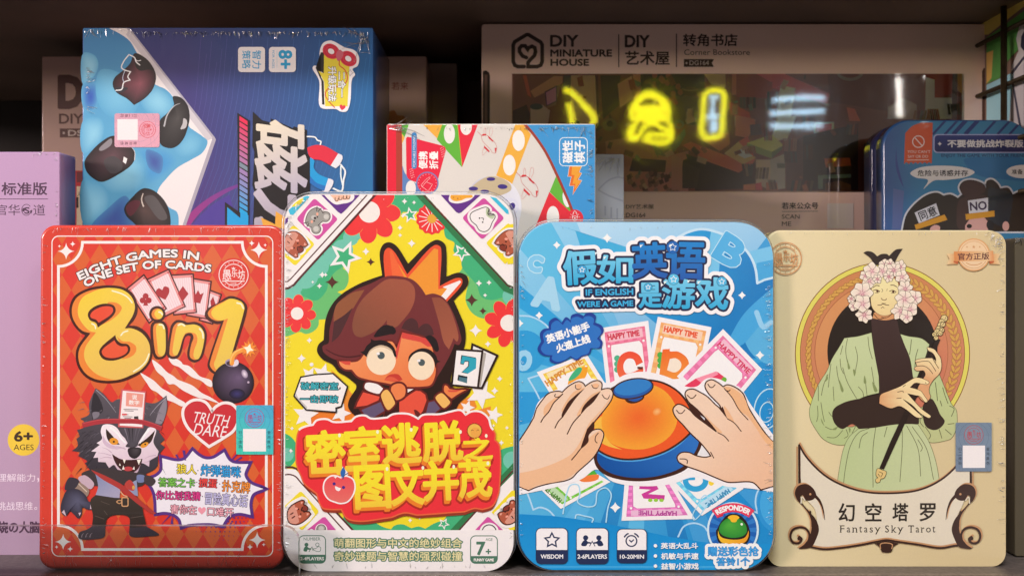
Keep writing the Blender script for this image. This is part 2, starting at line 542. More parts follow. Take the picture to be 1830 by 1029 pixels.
def along(pts, h, n=10):
    """warp for a line of text that follows a curve; h is the letter height"""
    c = crv(pts, closed=False, n=n)
    L = [0]
    for a, b in zip(c, c[1:]): L.append(L[-1] + hypot(b[0] - a[0], b[1] - a[1]))
    def f(u, v):
        s = u * L[-1]; i = 0
        while i < len(c) - 2 and L[i + 1] < s: i += 1
        t = (s - L[i]) / max(1e-9, L[i + 1] - L[i])
        x = c[i][0] + (c[i + 1][0] - c[i][0]) * t; y = c[i][1] + (c[i + 1][1] - c[i][1]) * t
        def tang(k):
            a, b = c[max(0, k - 1)], c[min(len(c) - 1, k + 1)]
            l = hypot(b[0] - a[0], b[1] - a[1]); return ((b[0] - a[0]) / l, (b[1] - a[1]) / l)
        t0, t1 = tang(i), tang(i + 1)
        tx, ty = t0[0] + (t1[0] - t0[0]) * t, t0[1] + (t1[1] - t0[1]) * t
        return (x - ty * (v - 0.5) * h, y + tx * (v - 0.5) * h)
    return f

def up90(x, y0, y1, w, flip=False):
    """warp for a line of text that runs vertically (turned a quarter turn); reads upwards unless flip"""
    if flip: return lambda u, v: (x + w * (1 - v), y0 + (y1 - y0) * u)
    return lambda u, v: (x + w * v, y1 - (y1 - y0) * u)

# ------------------------------------------------------------------ box bodies
def box_body(name, face, outline, depth, mat, parent, edge=0.0, seg=5, front=None, side=None, lidline=None, taper=0.0):
    """extrude a local outline (x, z) backwards with a rounded front edge; colours front / side"""
    n = len(outline)
    cx = sum(p[0] for p in outline) / n; cz = sum(p[1] for p in outline) / n
    area = sum(outline[i][0] * outline[(i + 1) % n][1] - outline[(i + 1) % n][0] * outline[i][1] for i in range(n))
    if area < 0: outline = outline[::-1]
    # inward normals
    nr = []
    for i in range(n):
        a, b = outline[i - 1], outline[(i + 1) % n]
        t = (b[0] - a[0], b[1] - a[1]); l = hypot(*t) or 1
        nr.append((-t[1] / l, t[0] / l))
    rings = []
    if edge:
        for k in range(seg + 1):
            a = 0.5 * pi * k / seg
            rings.append((edge * (1 - sin(a)), edge * (1 - cos(a))))
    else:
        rings.append((0, 0))
    for q in (lidline or []): rings += q
    rings.append((taper, depth))
    V, F, C = [], [], []
    for (ins, y) in rings:
        for (p, m) in zip(outline, nr):
            V.append((p[0] + m[0] * ins, y, p[1] + m[1] * ins))
            fc = front(*p) if callable(front) else rgb(front)
            C.append(fc if y <= edge * 1.001 else rgb(side or front))
    R = len(rings)
    F.append(tuple(range(n)))
    for r in range(R - 1):
        for i in range(n):
            j = (i + 1) % n
            F.append((r * n + i, (r + 1) * n + i, (r + 1) * n + j, r * n + j))
    F.append(tuple((R - 1) * n + i for i in reversed(range(n))))
    # faces as listed look outwards for a counter-clockwise outline seen from the front
    o = mesh_obj(name, V, F, mat, parent, C)
    for p in o.data.polygons: p.use_smooth = edge > 0 and len(p.vertices) == 4
    return o

def local_outline(face, pts): return [face.loc(*p) for p in pts]

def creases(face, parent, pts, n, length=(4, 14), height=0.00022, jitter=3.0, spread=0.5, width=0.8, name='film_crease', into=None, mat=None):
    """small tent-shaped creases of the shrink film that start on the edge line pts and run inwards"""
    V, F = [], []
    seg = [hypot(pts[i + 1][0] - pts[i][0], pts[i + 1][1] - pts[i][1]) for i in range(len(pts) - 1)]
    tot = sum(seg)
    for k in range(n):
        d = random.random() * tot; i = 0
        while d > seg[i] and i < len(seg) - 1: d -= seg[i]; i += 1
        t = d / seg[i]
        x = pts[i][0] + (pts[i + 1][0] - pts[i][0]) * t; y = pts[i][1] + (pts[i + 1][1] - pts[i][1]) * t
        tx, ty = (pts[i + 1][0] - pts[i][0]) / seg[i], (pts[i + 1][1] - pts[i][1]) / seg[i]
        nx, ny = -ty, tx
        if into and (into[0] - x) * nx + (into[1] - y) * ny < 0: nx, ny = -nx, -ny
        a = random.gauss(0, spread)
        dx, dy = nx * cos(a) - ny * sin(a), nx * sin(a) + ny * cos(a)
        L = random.uniform(*length) * random.uniform(0.4, 1)
        o = random.random() * jitter
        x0, y0 = x + nx * o, y + ny * o
        bend = random.gauss(0, 0.25) * L
        w = width * random.uniform(0.5, 1.5)
        px, py = -dy, dx
        h = height * random.uniform(0.4, 1.3)
        b = len(V)
        st = [(0, 0.15), (0.35, random.uniform(0.4, 1.5)), (0.7, random.uniform(0.2, 1.2)), (1.0, 0.1)]
        for (s, g) in st:
            qx = x0 + dx * L * s + px * bend * s * s; qy = y0 + dy * L * s + py * bend * s * s
            gw = 0.3 + 0.7 * min(1, g)
            for (e, hh) in ((-w * gw, 0), (0, h * g), (w * gw, 0)):
                lx, lz = face.loc(qx + px * e, qy + py * e)
                V.append((lx, -(face.lift + 3e-5 + hh), lz))
        for r in range(3):
            q = b + r * 3
            F += [(q, q + 3, q + 4, q + 1), (q + 1, q + 4, q + 5, q + 2)]
    return mesh_obj(name, V, F, mat or M_CREASE, parent, smooth=False)

def seal(P, cx, cy, r, col, lw=None, rot=0.0, big='愚乐坊', small='GAME', dots=True):
    """round maker's seal: two rings, dots, crown, three characters"""
    lw = lw or r * 0.042
    P.line(ell(cx, cy, r, n=48), lw * 1.4, col, closed=True)
    T = lambda pts: rot_pts(pts, cx, cy, rot)
    for a0, a1 in ((-2.55, -0.6), (0.6, 2.55)):
        P.line(ell(cx, cy, r * 0.73, n=18, a0=a0 + rot, a1=a1 + rot), lw * 1.3, col, cap=False, up=0.2)
    if dots:
        for a in (-2.3, -1.95, -1.57, -1.2, -0.85, 0.85, 1.2, 1.57, 1.95, 2.3):
            P.poly(ell(cx + r * 0.86 * cos(a + rot), cy + r * 0.86 * sin(a + rot), r * 0.035, n=6), col, up=0.1)
    def warp(x0, y0, x1, y1):
        def f(u, v):
            x, y = x0 + (x1 - x0) * u, y0 + (y1 - y0) * v
            return (cx + r * (x * cos(rot) - y * sin(rot)), cy + r * (x * sin(rot) + y * cos(rot)))
        return f
    P.text(big[0], None, col, 0.012, warp=warp(-0.76, -0.34, -0.16, 0.36))
    P.text(big[1], None, col, 0.012, warp=warp(-0.14, -0.34, 0.28, 0.16))
    P.text(big[2], None, col, 0.012, warp=warp(0.3, -0.34, 0.78, 0.34))
    P.poly(T([(cx + r * x, cy + r * y) for x, y in ((-0.78, 0.40), (0.76, 0.40), (0.76, 0.47), (-0.78, 0.47))]), col, up=0.2)
    P.poly(T([(cx + r * x, cy + r * y) for x, y in ((-0.10, -0.36), (-0.14, -0.52), (-0.06, -0.45), (0.0, -0.55), (0.06, -0.45), (0.12, -0.52), (0.09, -0.36))]), col, up=0.2)
    P.text(small, None, col, 0.01, warp=warp(-0.2, 0.53, 0.2, 0.66))

# ================================================================== the shelf
M_SHELF = plain_mat('brown_shelf_laminate', (0.095, 0.075, 0.068), 0.42, 0.0, 0.0, 0.35, 420, 0.15)
M_LIP = plain_mat('brown_shelf_edge', (0.16, 0.125, 0.11), 0.38, 0.35, 0.0, 0.3, 600, 0.2)
M_DARK = plain_mat('dark_shelf_back', (0.022, 0.016, 0.012), 0.7, 0, 0, 0.3, 14)
M_UNDER = plain_mat('brown_shelf_underside', (0.17, 0.12, 0.09), 0.55, 0, 0, 0.3, 9)

def boxmesh(x0, x1, y0, y1, z0, z1, bev=0.0):
    if not bev:
        V = [(x, y, z) for z in (z0, z1) for y in (y0, y1) for x in (x0, x1)]
        return V, [(0, 2, 3, 1), (4, 5, 7, 6), (0, 1, 5, 4), (2, 6, 7, 3), (0, 4, 6, 2), (1, 3, 7, 5)]
    import bmesh
    bm = bmesh.new(); bmesh.ops.create_cube(bm, size=1.0)
    for v in bm.verts: v.co = Vector(((x0 + x1) / 2 + v.co.x * (x1 - x0), (y0 + y1) / 2 + v.co.y * (y1 - y0), (z0 + z1) / 2 + v.co.z * (z1 - z0)))
    bmesh.ops.bevel(bm, geom=bm.edges[:], offset=bev, segments=3, affect='EDGES', profile=0.5)
    bm.verts.index_update()
    r = [tuple(v.co) for v in bm.verts], [tuple(v.index for v in f.verts) for f in bm.faces]
    bm.free(); return r

V, F = boxmesh(-0.62, 0.62, -0.006, 0.40, -0.018, 0.0)
shelf = mesh_obj('shelf', V, F, M_SHELF); prop(shelf, kind='structure')
V, F = boxmesh(-0.62, 0.62, -0.0105, -0.0062, -0.024, 0.0006, 0.0005)
mesh_obj('shelf_edge', V, F, M_LIP, shelf)
V, F = boxmesh(-0.62, 0.62, 0.006, 0.40, CAMZ + 0.158, CAMZ + 0.176, 0.001)
prop(mesh_obj('upper_shelf', V, F, M_UNDER), kind='structure')
V, F = boxmesh(-0.62, 0.62, 0.402, 0.412, -0.05, 0.5)
prop(mesh_obj('back_panel', V, F, M_DARK), kind='structure')

# ------------------------------------------------------------------ right side: wire grid in front of a colourful poster
SX = 0.2745
def side_loc(px, py, x=SX):
    """point where the sight line of a photo pixel meets the side plane at x"""
    d = x / ((px - CX) * PXK)
    return (x, -CAMD + d, CAMZ - (py - CY) * PXK * d)
def side_poly(me_v, me_f, me_c, pts, col, lift):
    b = len(me_v)
    pts = [side_loc(*p, x=SX + 0.007 - lift) for p in pts]
    for p in pts: me_v.append(p); me_c.append(rgb(col, 1.7))
    me_f.append(tuple(range(b, b + len(pts))))
PO = empty('poster_board', Matrix.Identity(4), 'colourful cartoon poster board on the side wall behind a dark wire grid', 'poster')
V, F = boxmesh(SX + 0.0072, SX + 0.012, 0.062, 0.36, 0.0, CAMZ + 0.157)
mesh_obj('board', V, F, M_CARD, PO, [rgb('8A7060')] * len(V))
PV, PF, PC = [], [], []
for i, (pts, c) in enumerate([
    ([(1700, -8), (1830, -8), (1830, 12), (1767, 62), (1700, 70)], 'D8A850'),
    ([(1716, -8), (1736, -8), (1716, 34), (1700, 40)], 'B04A30'),
    ([(1763, 68), (1830, 20), (1830, 78), (1800, 110), (1786, 140), (1763, 150)], '4A8A40'),
    ([(1763, 95), (1775, 90), (1772, 140), (1763, 150)], 'C89A50'),
    ([(1830, 38), (1822, 46), (1816, 70), (1820, 92), (1808, 118), (1806, 146), (1830, 128)], 'B4B2AE'),
    ([(1763, 152), (1830, 120), (1830, 250), (1763, 250)], '86B4BC'),
    ([(1812, 130), (1830, 112), (1830, 250), (1800, 250)], 'A8A4A4'),
    ([(1808, 148), (1811, 146), (1826, 230), (1822, 232)], '3A3A48'),
    ([(1806, 130), (1830, 100), (1830, 106), (1809, 134)], '3A3A48'),
    ([(1830, 56), (1825, 66), (1824, 84), (1830, 92)], '2E3040')]):
    side_poly(PV, PF, PC, pts, c, 0.0002 + i * 2e-5)
mesh_obj('cartoon_print', PV, PF, M_CARD, PO, PC)
M_WIRE = plain_mat('dark_bronze_wire', (0.075, 0.055, 0.03), 0.4, 0.7, 0, 0.3, 90)
def tube(pts, r, n=10):
    V, F = [], []
    for i, p in enumerate(pts):
        a = Vector(pts[max(0, i - 1)]); b = Vector(pts[min(len(pts) - 1, i + 1)])
        t = (b - a).normalized(); u = t.cross(Vector((0.3, 0.2, 1))).normalized()
        if u.length < 0.1: u = t.cross(Vector((1, 0, 0))).normalized()
        w = t.cross(u)
        for k in range(n):
            q = Vector(p) + r * (cos(2 * pi * k / n) * u + sin(2 * pi * k / n) * w); V.append(tuple(q))
    for i in range(len(pts) - 1):
        for k in range(n):
            F.append((i * n + k, i * n + (k + 1) % n, (i + 1) * n + (k + 1) % n, (i + 1) * n + k))
    F.append(tuple(range(n))[::-1]); F.append(tuple(range((len(pts) - 1) * n, len(pts) * n)))
    return V, F
GR = empty('wire_grid', Matrix.Identity(4), 'dark bronze wire grid panel hanging on the right side of the shelf', 'wire grid')
ax, ay, az = side_loc(1794, 130)
for k in range(0, 4):
    V, F = tube([(SX, ay + 0.075 * k, 0.005), (SX, ay + 0.075 * k, CAMZ + 0.157)], 0.0017)
    mesh_obj('upright_wire', V, F, M_WIRE, GR, smooth=True)
for q in (50, 147, 250, 345):
    z = side_loc(1800, q)[2]
    V, F = tube([(SX + 0.0026, 0.058, z), (SX + 0.0026, 0.35, z)], 0.0013)
    mesh_obj('cross_wire', V, F, M_WIRE, GR, smooth=True)

# ================================================================== red tin: eight card games
def tin(name, face, px, radius, depth, edge, front, side, label, group=None, side_mat=None, cat='game tin', film=0.0):
    x0, y0, x1, y1 = px
    root = empty(name, face.M.copy(), label, cat, group)
    a, b = face.loc(x0, y0), face.loc(x1, y1)
    z1 = 0.0004
    rr = radius * PXK * (CAMD + face.o.y)
    ol = [(p[0], p[1]) for p in rrect(a[0], z1, b[0], a[1], rr, 10)]
    ol = [(x, z) for x, z in ol]
    lid = [[(0.0, depth * 0.34), (0.0009, depth * 0.345), (0.0009, depth * 0.37), (0.0, depth * 0.375)]]
    box_body('body', face, ol, depth, M_RIM, root, edge, 6, front, side, lid)
    if film:
        ring = [(p[0], 0.0006, p[1]) for p in rrect(a[0] - film, z1 + 0.0004, b[0] + film, a[1] + film, rr + film, 10)]
        V, F = [], []; n = len(ring); m = 8; r = 0.0007
        for i in range(n):
            t = Vector(ring[(i + 1) % n]) - Vector(ring[i - 1]); t.normalize(); u = t.cross(Vector((0, 1, 0))).normalized()
            for k in range(m): V.append(tuple(Vector(ring[i]) + r * (cos(2 * pi * k / m) * u + sin(2 * pi * k / m) * Vector((0, 1, 0)))))
        for i in range(n):
            for k in range(m): F.append((i * m + k, i * m + (k + 1) % m, ((i + 1) % n) * m + (k + 1) % m, ((i + 1) % n) * m + k))
        mesh_obj('film_edge', V, F, M_EDGE, root, smooth=True)
    for o in root.children: o.matrix_parent_inverse = Matrix.Identity(4)
    return root, rrect(x0 + 2.6, y0 + 2.6, x1 - 2.6, y1 - 2.6, radius - 2, 10)

P = Face(0.0, 0.6)
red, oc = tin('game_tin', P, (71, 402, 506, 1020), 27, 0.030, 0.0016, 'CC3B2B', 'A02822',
              'red rounded card game tin with a big yellow 8in1 and a cartoon wolf')
P.zoom()
inner = rrect(93, 422, 487.5, 993, 12)
P.poly(inner, 'CE5E30')
P.clip_to(inner)
for j in range(-4, 9):
    for i in range(-3, 12):
        cx, cy = 127.6 + 33.6 * i, 599.9 + 54.4 * j
        P.poly([(cx, cy - 27.2), (cx + 16.8, cy), (cx, cy + 27.2), (cx - 16.8, cy)], P.grad('D03A2E', 'CA3326', (100, 430), (480, 980)), up=0.02)
P.clip_to(None)
P.flush('harlequin_print', M_TIN, red)
WH = 'F0DEDC'
P.line(inner, 1.8, WH, closed=True)
fl, fr, ft, fb, fn = 104.5, 476, 433, 981, 43
fp = []
for (cx, cy, a0) in ((fl, ft, 0.5 * pi), (fr, ft, pi), (fr, fb, 1.5 * pi), (fl, fb, 0)):
    fp += [(cx + fn * cos(a0 - 0.5 * pi * i / 10), cy + fn * sin(a0 - 0.5 * pi * i / 10)) for i in range(11)]
P.line(fp, 4.8, WH, closed=True)
for (cx, cy, r) in ((118.3, 449, 15), (130, 436, 5.3), (106.3, 440, 3), (462.6, 446.7, 15), (450, 434.6, 5.5), (474, 438, 3.3),
                    (113, 967.3, 14.5), (101.3, 976.5, 3.6), (125.6, 980, 5.4), (459.6, 964, 14.5), (446.8, 976.5, 5.6), (471.4, 972.3, 3.6)):
    P.poly(spark(cx, cy, r, k=0.12), WH)
P.flush('border_print', M_TIN, red)
DK = '35180F'
P.text('EIGHT GAMES IN', None, 'E6DEDC', 0.065, warp=along([(140, 494), (180, 476), (222, 462), (268, 454), (312, 453), (355, 458)], 13.5), outline=[(2.2, DK)])
P.text('ONE SET OF CARDS', None, 'E6DEDC', 0.065, warp=along([(151, 507), (185, 491), (228, 479), (272, 473), (320, 473.5), (377, 480)], 13.5), outline=[(2.2, DK)])
P.flush('slogan_lettering', M_TIN, red)
# maker's seal
P.poly(ell(417.5, 491, 30), 'CE372C')
seal(P, 417.5, 491, 26, 'EFD3D0')
P.flush('maker_seal', M_TIN, red)
# fan of cards
def club(cx, cy, r, c):
    for dx, dy in ((0, -0.55), (-0.5, 0.15), (0.5, 0.15)): P.poly(ell(cx + dx * r, cy + dy * r, r * 0.48, n=16), c, up=0.1)
    P.poly([(cx - 0.12 * r, cy), (cx + 0.12 * r, cy), (cx + 0.4 * r, cy + r), (cx - 0.4 * r, cy + r)], c, up=0.1)
def heart(cx, cy, r, rot=0):
    pts = crv([(0, -0.45, 1), (0.4, -0.85), (0.9, -0.55), (0.85, 0.05), (0, 0.95, 1), (-0.85, 0.05), (-0.9, -0.55), (-0.4, -0.85)])
    return rot_pts([(cx + x * r, cy + y * r) for x, y in pts], cx, cy, rot)
fan = [((229, 516), (257, 493), (296, 551), (267, 575)), ((265, 500), (301, 483), (330, 547), (292, 565)), ((306, 493), (344, 491), (350, 557), (312, 561)),
       ((344.5, 499), (376, 504), (368, 568), (335, 562)), ((375, 520), (394, 527), (379, 577), (358, 571))]
for q in fan[::-1]: P.line(list(q), 5.5, '4A1614', closed=True, up=0.2)
for k in (4, 3, 2, 1, 0):
    q = fan[k]
    P.line(list(q), 4.4, '4A1614', closed=True)
    P.poly(q, 'DE8C8A')
    c = (sum(p[0] for p in q) / 4, sum(p[1] for p in q) / 4)
    s = [(c[0] + (p[0] - c[0]) * 0.82, c[1] + (p[1] - c[1]) * 0.87) for p in q]
    P.line(s, 0.6, 'B04A4C', closed=True)
    P.poly(s, 'E6CDD0')
    for t in range(1, 8):
        u = t / 8
        a = (s[0][0] + (s[1][0] - s[0][0]) * u, s[0][1] + (s[1][1] - s[0][1]) * u); b = (s[3][0] + (s[2][0] - s[3][0]) * u, s[3][1] + (s[2][1] - s[3][1]) * u)
        P.line([a, b], 0.5, 'D2A2A8', cap=False, up=0.1)
    for p in q: P.poly(ell(c[0] + (p[0] - c[0]) * 0.9, c[1] + (p[1] - c[1]) * 0.9, 1.7, n=8), 'B84448', up=0.1)
SU = 'A42A30'
club(260.5, 535, 11, SU)
P.poly(heart(292, 524, 13, -0.3), SU); P.poly([(327, 511), (337, 525), (326, 539), (318, 524)], SU)
P.poly([(346, 521), (350, 526), (354, 518), (358, 526), (364, 523), (358, 542), (347, 540)], SU)
P.poly([(376, 538), (381, 530), (387, 548), (378, 552)], SU)
P.flush('playing_card_print', M_TIN, red)
# 8 in 1
YE, OR, BR = 'E0C040', 'DE8034', '40180F'
P.zoom(60, 540, .15551)
o8 = crv([(890, -195), (1040, -170), (1150, -90), (1195, 30), (1190, 130), (1150, 210), (1095, 268, 1), (1190, 275), (1290, 340), (1355, 450), (1370, 570), (1345, 680), (1250, 800), (1130, 870), (1000, 915), (850, 930), (700, 910), (590, 850), (510, 740), (485, 620), (505, 510), (595, 378, 1), (540, 350), (460, 260), (415, 150), (420, 30), (470, -70), (600, -150), (740, -185)])
P.poly(o8, BR)
P.poly(crv([(890, -165), (1030, -140), (1125, -65), (1165, 40), (1150, 130), (1050, 300, 1), (1130, 300), (1240, 350), (1320, 450), (1342, 560), (1320, 670), (1240, 770), (1110, 840), (990, 885), (850, 900), (710, 880), (610, 825), (540, 730), (515, 620), (535, 520), (655, 355, 1), (560, 325), (485, 245), (445, 150), (448, 40), (500, -55), (620, -125), (750, -155)]), OR)
P.poly(crv([(890, -165), (1030, -140), (1125, -65), (1165, 40), (1150, 130), (1050, 300, 1), (1130, 300), (1240, 350), (1320, 450), (1342, 560), (1320, 670), (1240, 770), (1110, 840), (960, 888), (840, 870), (720, 820), (620, 720), (582, 620), (600, 510), (720, 345, 1), (650, 330), (560, 240), (512, 140), (520, 30), (570, -60), (680, -120), (780, -155)]), P.grad('E2C23C', 'DCB45A', (700, -100), (1100, 850)))
P.poly(crv([(850, 5), (960, 8), (1015, 60), (990, 120), (900, 200), (760, 272, 1), (940, 110)]), OR)
P.poly(crv([(960, 390, 1), (1020, 445), (1110, 455), (1180, 510), (1170, 580), (1110, 630), (1010, 655, 1), (1105, 560), (1085, 480), (1000, 470)]), OR)
P.poly(crv([(625, 150), (640, 100), (720, 40), (830, 15), (920, 35), (945, 85), (920, 150), (740, 290, 1), (720, 240), (650, 205)]), BR)
P.poly(crv([(755, 580), (775, 520), (940, 375, 1), (960, 430), (1010, 470), (1080, 480), (1112, 520), (1100, 580), (1020, 640), (900, 670), (800, 650)]), BR)
P.poly(crv([(655, 145), (680, 105), (760, 60), (840, 45), (905, 60), (915, 95), (890, 140), (750, 235, 1), (720, 200), (660, 175)]), 'DA4A30')
P.poly(crv([(785, 575), (800, 535), (930, 435, 1), (960, 480), (1010, 505), (1070, 505), (1085, 540), (1070, 580), (990, 625), (890, 640), (815, 620)]), 'DA5232')
HL = 'F2E4C0'
for pts in ([(905, -132), (1020, -95), (1090, -50), (1133, 5)], [(672, 245), (705, 265), (714, 300)], [(1005, 380), (1035, 345), (1083, 328)], [(1328, 592), (1290, 680), (1220, 750), (1150, 795)]):
    P.line(crv(pts, False), 16, HL)
# the claw marks come before the letters that lie over them
P.zoom(280, 540, .15544)
for pts in ([(140, 640), (230, 650), (290, 690), (300, 710), (370, 730), (430, 780), (500, 850), (630, 900), (635, 970), (590, 960), (510, 900), (410, 860), (330, 800), (260, 745), (180, 710)],
            [(-50, 660), (40, 720), (120, 800), (200, 850), (240, 885), (330, 920), (420, 960), (520, 1040), (620, 1090), (720, 1160), (560, 1110), (500, 1100), (430, 1075), (300, 1010), (200, 940), (140, 940), (80, 860), (0, 790)],
            [(-185, 812), (-110, 850), (-30, 900), (60, 985), (140, 1030), (240, 1100), (330, 1160), (300, 1195), (200, 1150), (100, 1110), (0, 1030), (-60, 1000), (-110, 930)]):
    P.poly(crv(pts), 'E4DAD8')
def fat(outer, fill, yellow):
    P.poly(crv(outer), BR); P.poly(crv(fill), OR); P.poly(crv(yellow), P.grad('E2C23C', 'DCB84E', (300, 0), (300, 700)))
fat([(-85, 135), (-58, 68), (8, 42), (74, 68), (103, 135), (74, 202), (8, 225), (-58, 202)], [(-58, 135), (-38, 90), (8, 70), (54, 90), (76, 135), (54, 182), (8, 198), (-38, 182)], [(-25, 135), (-8, 95), (25, 78), (58, 92), (76, 135), (54, 182), (30, 192), (-5, 175)])
fat([(-70, 290), (-50, 235), (10, 210), (80, 220), (120, 270), (130, 400), (120, 590), (80, 640), (20, 655), (-20, 640), (-45, 580)], [(-38, 290), (-20, 250), (15, 240), (60, 245), (92, 280), (105, 420), (95, 585), (60, 622), (20, 625), (-5, 600), (-18, 560)], [(-5, 290), (10, 255), (30, 242), (60, 245), (92, 280), (105, 420), (95, 585), (65, 618), (45, 615), (20, 590), (10, 500)])
fat([(150, 350), (170, 260), (230, 205), (320, 215), (350, 230), (450, 225), (530, 265), (575, 350), (570, 450), (530, 620), (490, 670), (430, 690), (370, 660), (352, 590), (375, 470), (388, 390), (350, 385), (325, 410), (280, 580), (240, 640), (180, 652), (125, 620), (120, 560)],
    [(175, 360), (195, 280), (240, 235), (300, 240), (335, 260), (440, 255), (510, 290), (548, 360), (545, 450), (505, 610), (475, 650), (430, 660), (390, 635), (380, 590), (400, 480), (425, 400), (400, 355), (340, 360), (310, 400), (255, 570), (225, 610), (180, 620), (150, 600), (150, 540)],
    [(215, 360), (232, 290), (265, 240), (310, 245), (335, 260), (440, 255), (510, 290), (548, 360), (545, 450), (505, 610), (475, 652), (445, 650), (425, 620), (430, 560), (470, 430), (450, 365), (400, 348), (340, 352), (305, 400), (255, 570), (230, 608), (200, 605), (185, 570)])
fat([(555, 130), (590, 70), (700, 10), (830, -70), (920, -60), (1000, -15), (1040, 45), (1035, 120), (960, 380), (900, 580), (860, 760), (700, 830), (640, 810), (600, 770), (585, 720), (600, 650), (738, 246, 1), (690, 250), (620, 225), (565, 180)],
    [(590, 120), (640, 60), (760, -5), (840, -40), (920, -30), (985, 5), (1010, 60), (1000, 120), (870, 580), (830, 740), (690, 800), (640, 770), (612, 720), (625, 650), (775, 205, 1), (700, 215), (640, 195), (600, 160)],
    [(630, 110), (660, 65), (770, 0), (840, -40), (920, -30), (985, 5), (1010, 60), (1000, 120), (870, 580), (830, 740), (710, 790), (670, 750), (660, 700), (680, 650), (822, 185, 1), (740, 208), (670, 190), (635, 150)])
for pts in ([(28, 112), (50, 118), (66, 140)], [(32, 258), (70, 262), (86, 300)], [(250, 262), (290, 250), (322, 270)], [(495, 305), (525, 340), (536, 410)], [(925, 8), (970, 20), (998, 70)]):
    P.line(crv(pts, False), 18, HL)
P.flush('title_lettering', M_TIN, red)
# bomb
P.radial(ell(880, 922, 240, n=48), '6A5674', '1C141E', rings=7, off=(70, -60), power=0.8)
P.radial(ell(925, 1050, 90, 60), '3A3468', '1F1826', rings=4)
P.radial(ell(1012, 822, 34, 52, rot=-0.4), 'E8D8E4', '84708C', rings=4); P.poly(ell(1055, 918, 13), 'B8A4B8')
P.poly(ell(867, 695, 79, 46, rot=0.1), '9A8AA4'); P.poly(ell(850, 700, 48, 28), '3A2C3C'); P.poly(crv([(880, 735), (930, 720), (945, 680), (920, 655), (890, 690)]), 'D8CCD4')
P.line(crv([(866, 700), (872, 640), (905, 585), (960, 558), (1010, 540)], False), 52, 'E8953C')
P.line(crv([(850, 690), (858, 640), (895, 580), (950, 545), (1010, 528)], False), 16, 'EDB860')
P.poly(star(1060, 536, 100, 0.55, 11), 'E88A34'); P.poly(rot_pts(star(1058, 535, 62, 0.45, 4), 1058, 535, 0.3), 'F0EBC8')
P.flush('bomb_print', M_TIN, red)
# heart
P.zoom(280, 690, .15544)
hp = crv([(635, 310, 1), (560, 200), (480, 170), (400, 185), (330, 250), (320, 340), (370, 460), (480, 570), (605, 672, 1), (760, 580), (870, 500), (920, 400), (920, 290), (860, 220), (780, 205), (700, 240)])
P.line(hp, 66, 'E8DCDA', closed=True); P.poly(hp, 'C02E36')
P.text('TRUTH', (420, 312, 832, 438), 'F0DCDC', 0.0, 0.12, shear=0.2); P.text('DARE', (435, 440, 808, 572), 'F0DCDC', 0.0, 0.1, shear=0.2)
P.flush('heart_print', M_TIN, red)
# burst with the list of games
P.zoom()
bp = crv([(290, 818, 1), (317, 823.7), (331, 820.6), (344.5, 805, 1), (354.6, 814), (367, 819.8), (381, 819), (400.5, 807.4, 1), (409, 822), (420, 827.6), (444, 828.3, 1), (437, 848), (447, 863), (471, 872.7, 1), (452, 881), (446, 898), (448, 919, 1), (427, 915.3), (408.6, 920.8), (397.5, 937.3, 1), (380, 934), (362.6, 933.7), (337, 935.5), (326, 939, 1), (322, 926), (311, 917), (294.7, 913.5), (280.5, 915.3, 1), (279.5, 893), (276, 876), (264, 856.5, 1), (281, 850), (290, 840)])
PU = '54307A'
for k in range(11):
    for j in range(5):
        r = 1.9 - 0.16 * abs(k - 5) - 0.28 * j
        if r > 0.3: P.poly(ell(345 + k * 8.5 + (j % 2) * 4.2 + j * 3, 934 + j * 7.5, r, n=10), PU, up=0.05)
for k in range(7):
    for j in range(4):
        P.poly(ell(408 + k * 7 + (j % 2) * 3.5, 918 + j * 6.5, 1.9 - 0.22 * k, n=10), PU, up=0.05)
P.line(bp, 11, PU, closed=True); P.poly(bp, 'E4DEE6')
for t in ([(313.4, 812), (320, 823.7), (322, 822), (317, 811)], [(326, 804), (330, 822), (333, 822), (331, 804)], [(424, 809), (411, 823), (413, 824), (428, 808)], [(431, 815), (415, 826), (417, 827), (434, 817)], [(287, 938), (303, 919), (307, 919)], [(305, 935), (308, 919), (310, 936)]):
    P.poly(t, PU)
LK = '2A2030'
def gtext(s, box, c, rot=0.05, w=1.1): P.text(s, box, c, 0.015, rot, outline=[(w, LK)])
gtext('狼人', (316.5, 829, 351.5, 846), 'E6D03C'); gtext('炸弹猫咪', (359.5, 831, 430.5, 851), '2C98D6', 0.06)
gtext('答案之卡', (283.5, 853.5, 348.5, 869.5), '74BC4A', 0.03); gtext('掼蛋', (356, 854.5, 388, 870.5), 'DE4440', 0.05); gtext('扑克牌', (397.5, 859, 447, 879), 'E88A34', 0.08)
gtext('你比划我猜', (279, 877, 358.5, 892.5), 'D83A86', 0.03); gtext('冒险真心话', (367, 881, 442.5, 902.5), 'BCB6DC', 0.07)
gtext('害你在', (305.5, 901.5, 351.5, 917.5), 'E6A2B0', 0.05); gtext('口难开', (371, 906, 417, 922), 'E6A2B0', 0.05); P.poly(heart(361, 911.5, 7.5), 'E292A2')
for x, y in ((354, 840), (352, 861), (393, 864), (362, 886)): P.poly(ell(x, y, 1), LK)
P.flush('game_list_lettering', M_TIN, red)
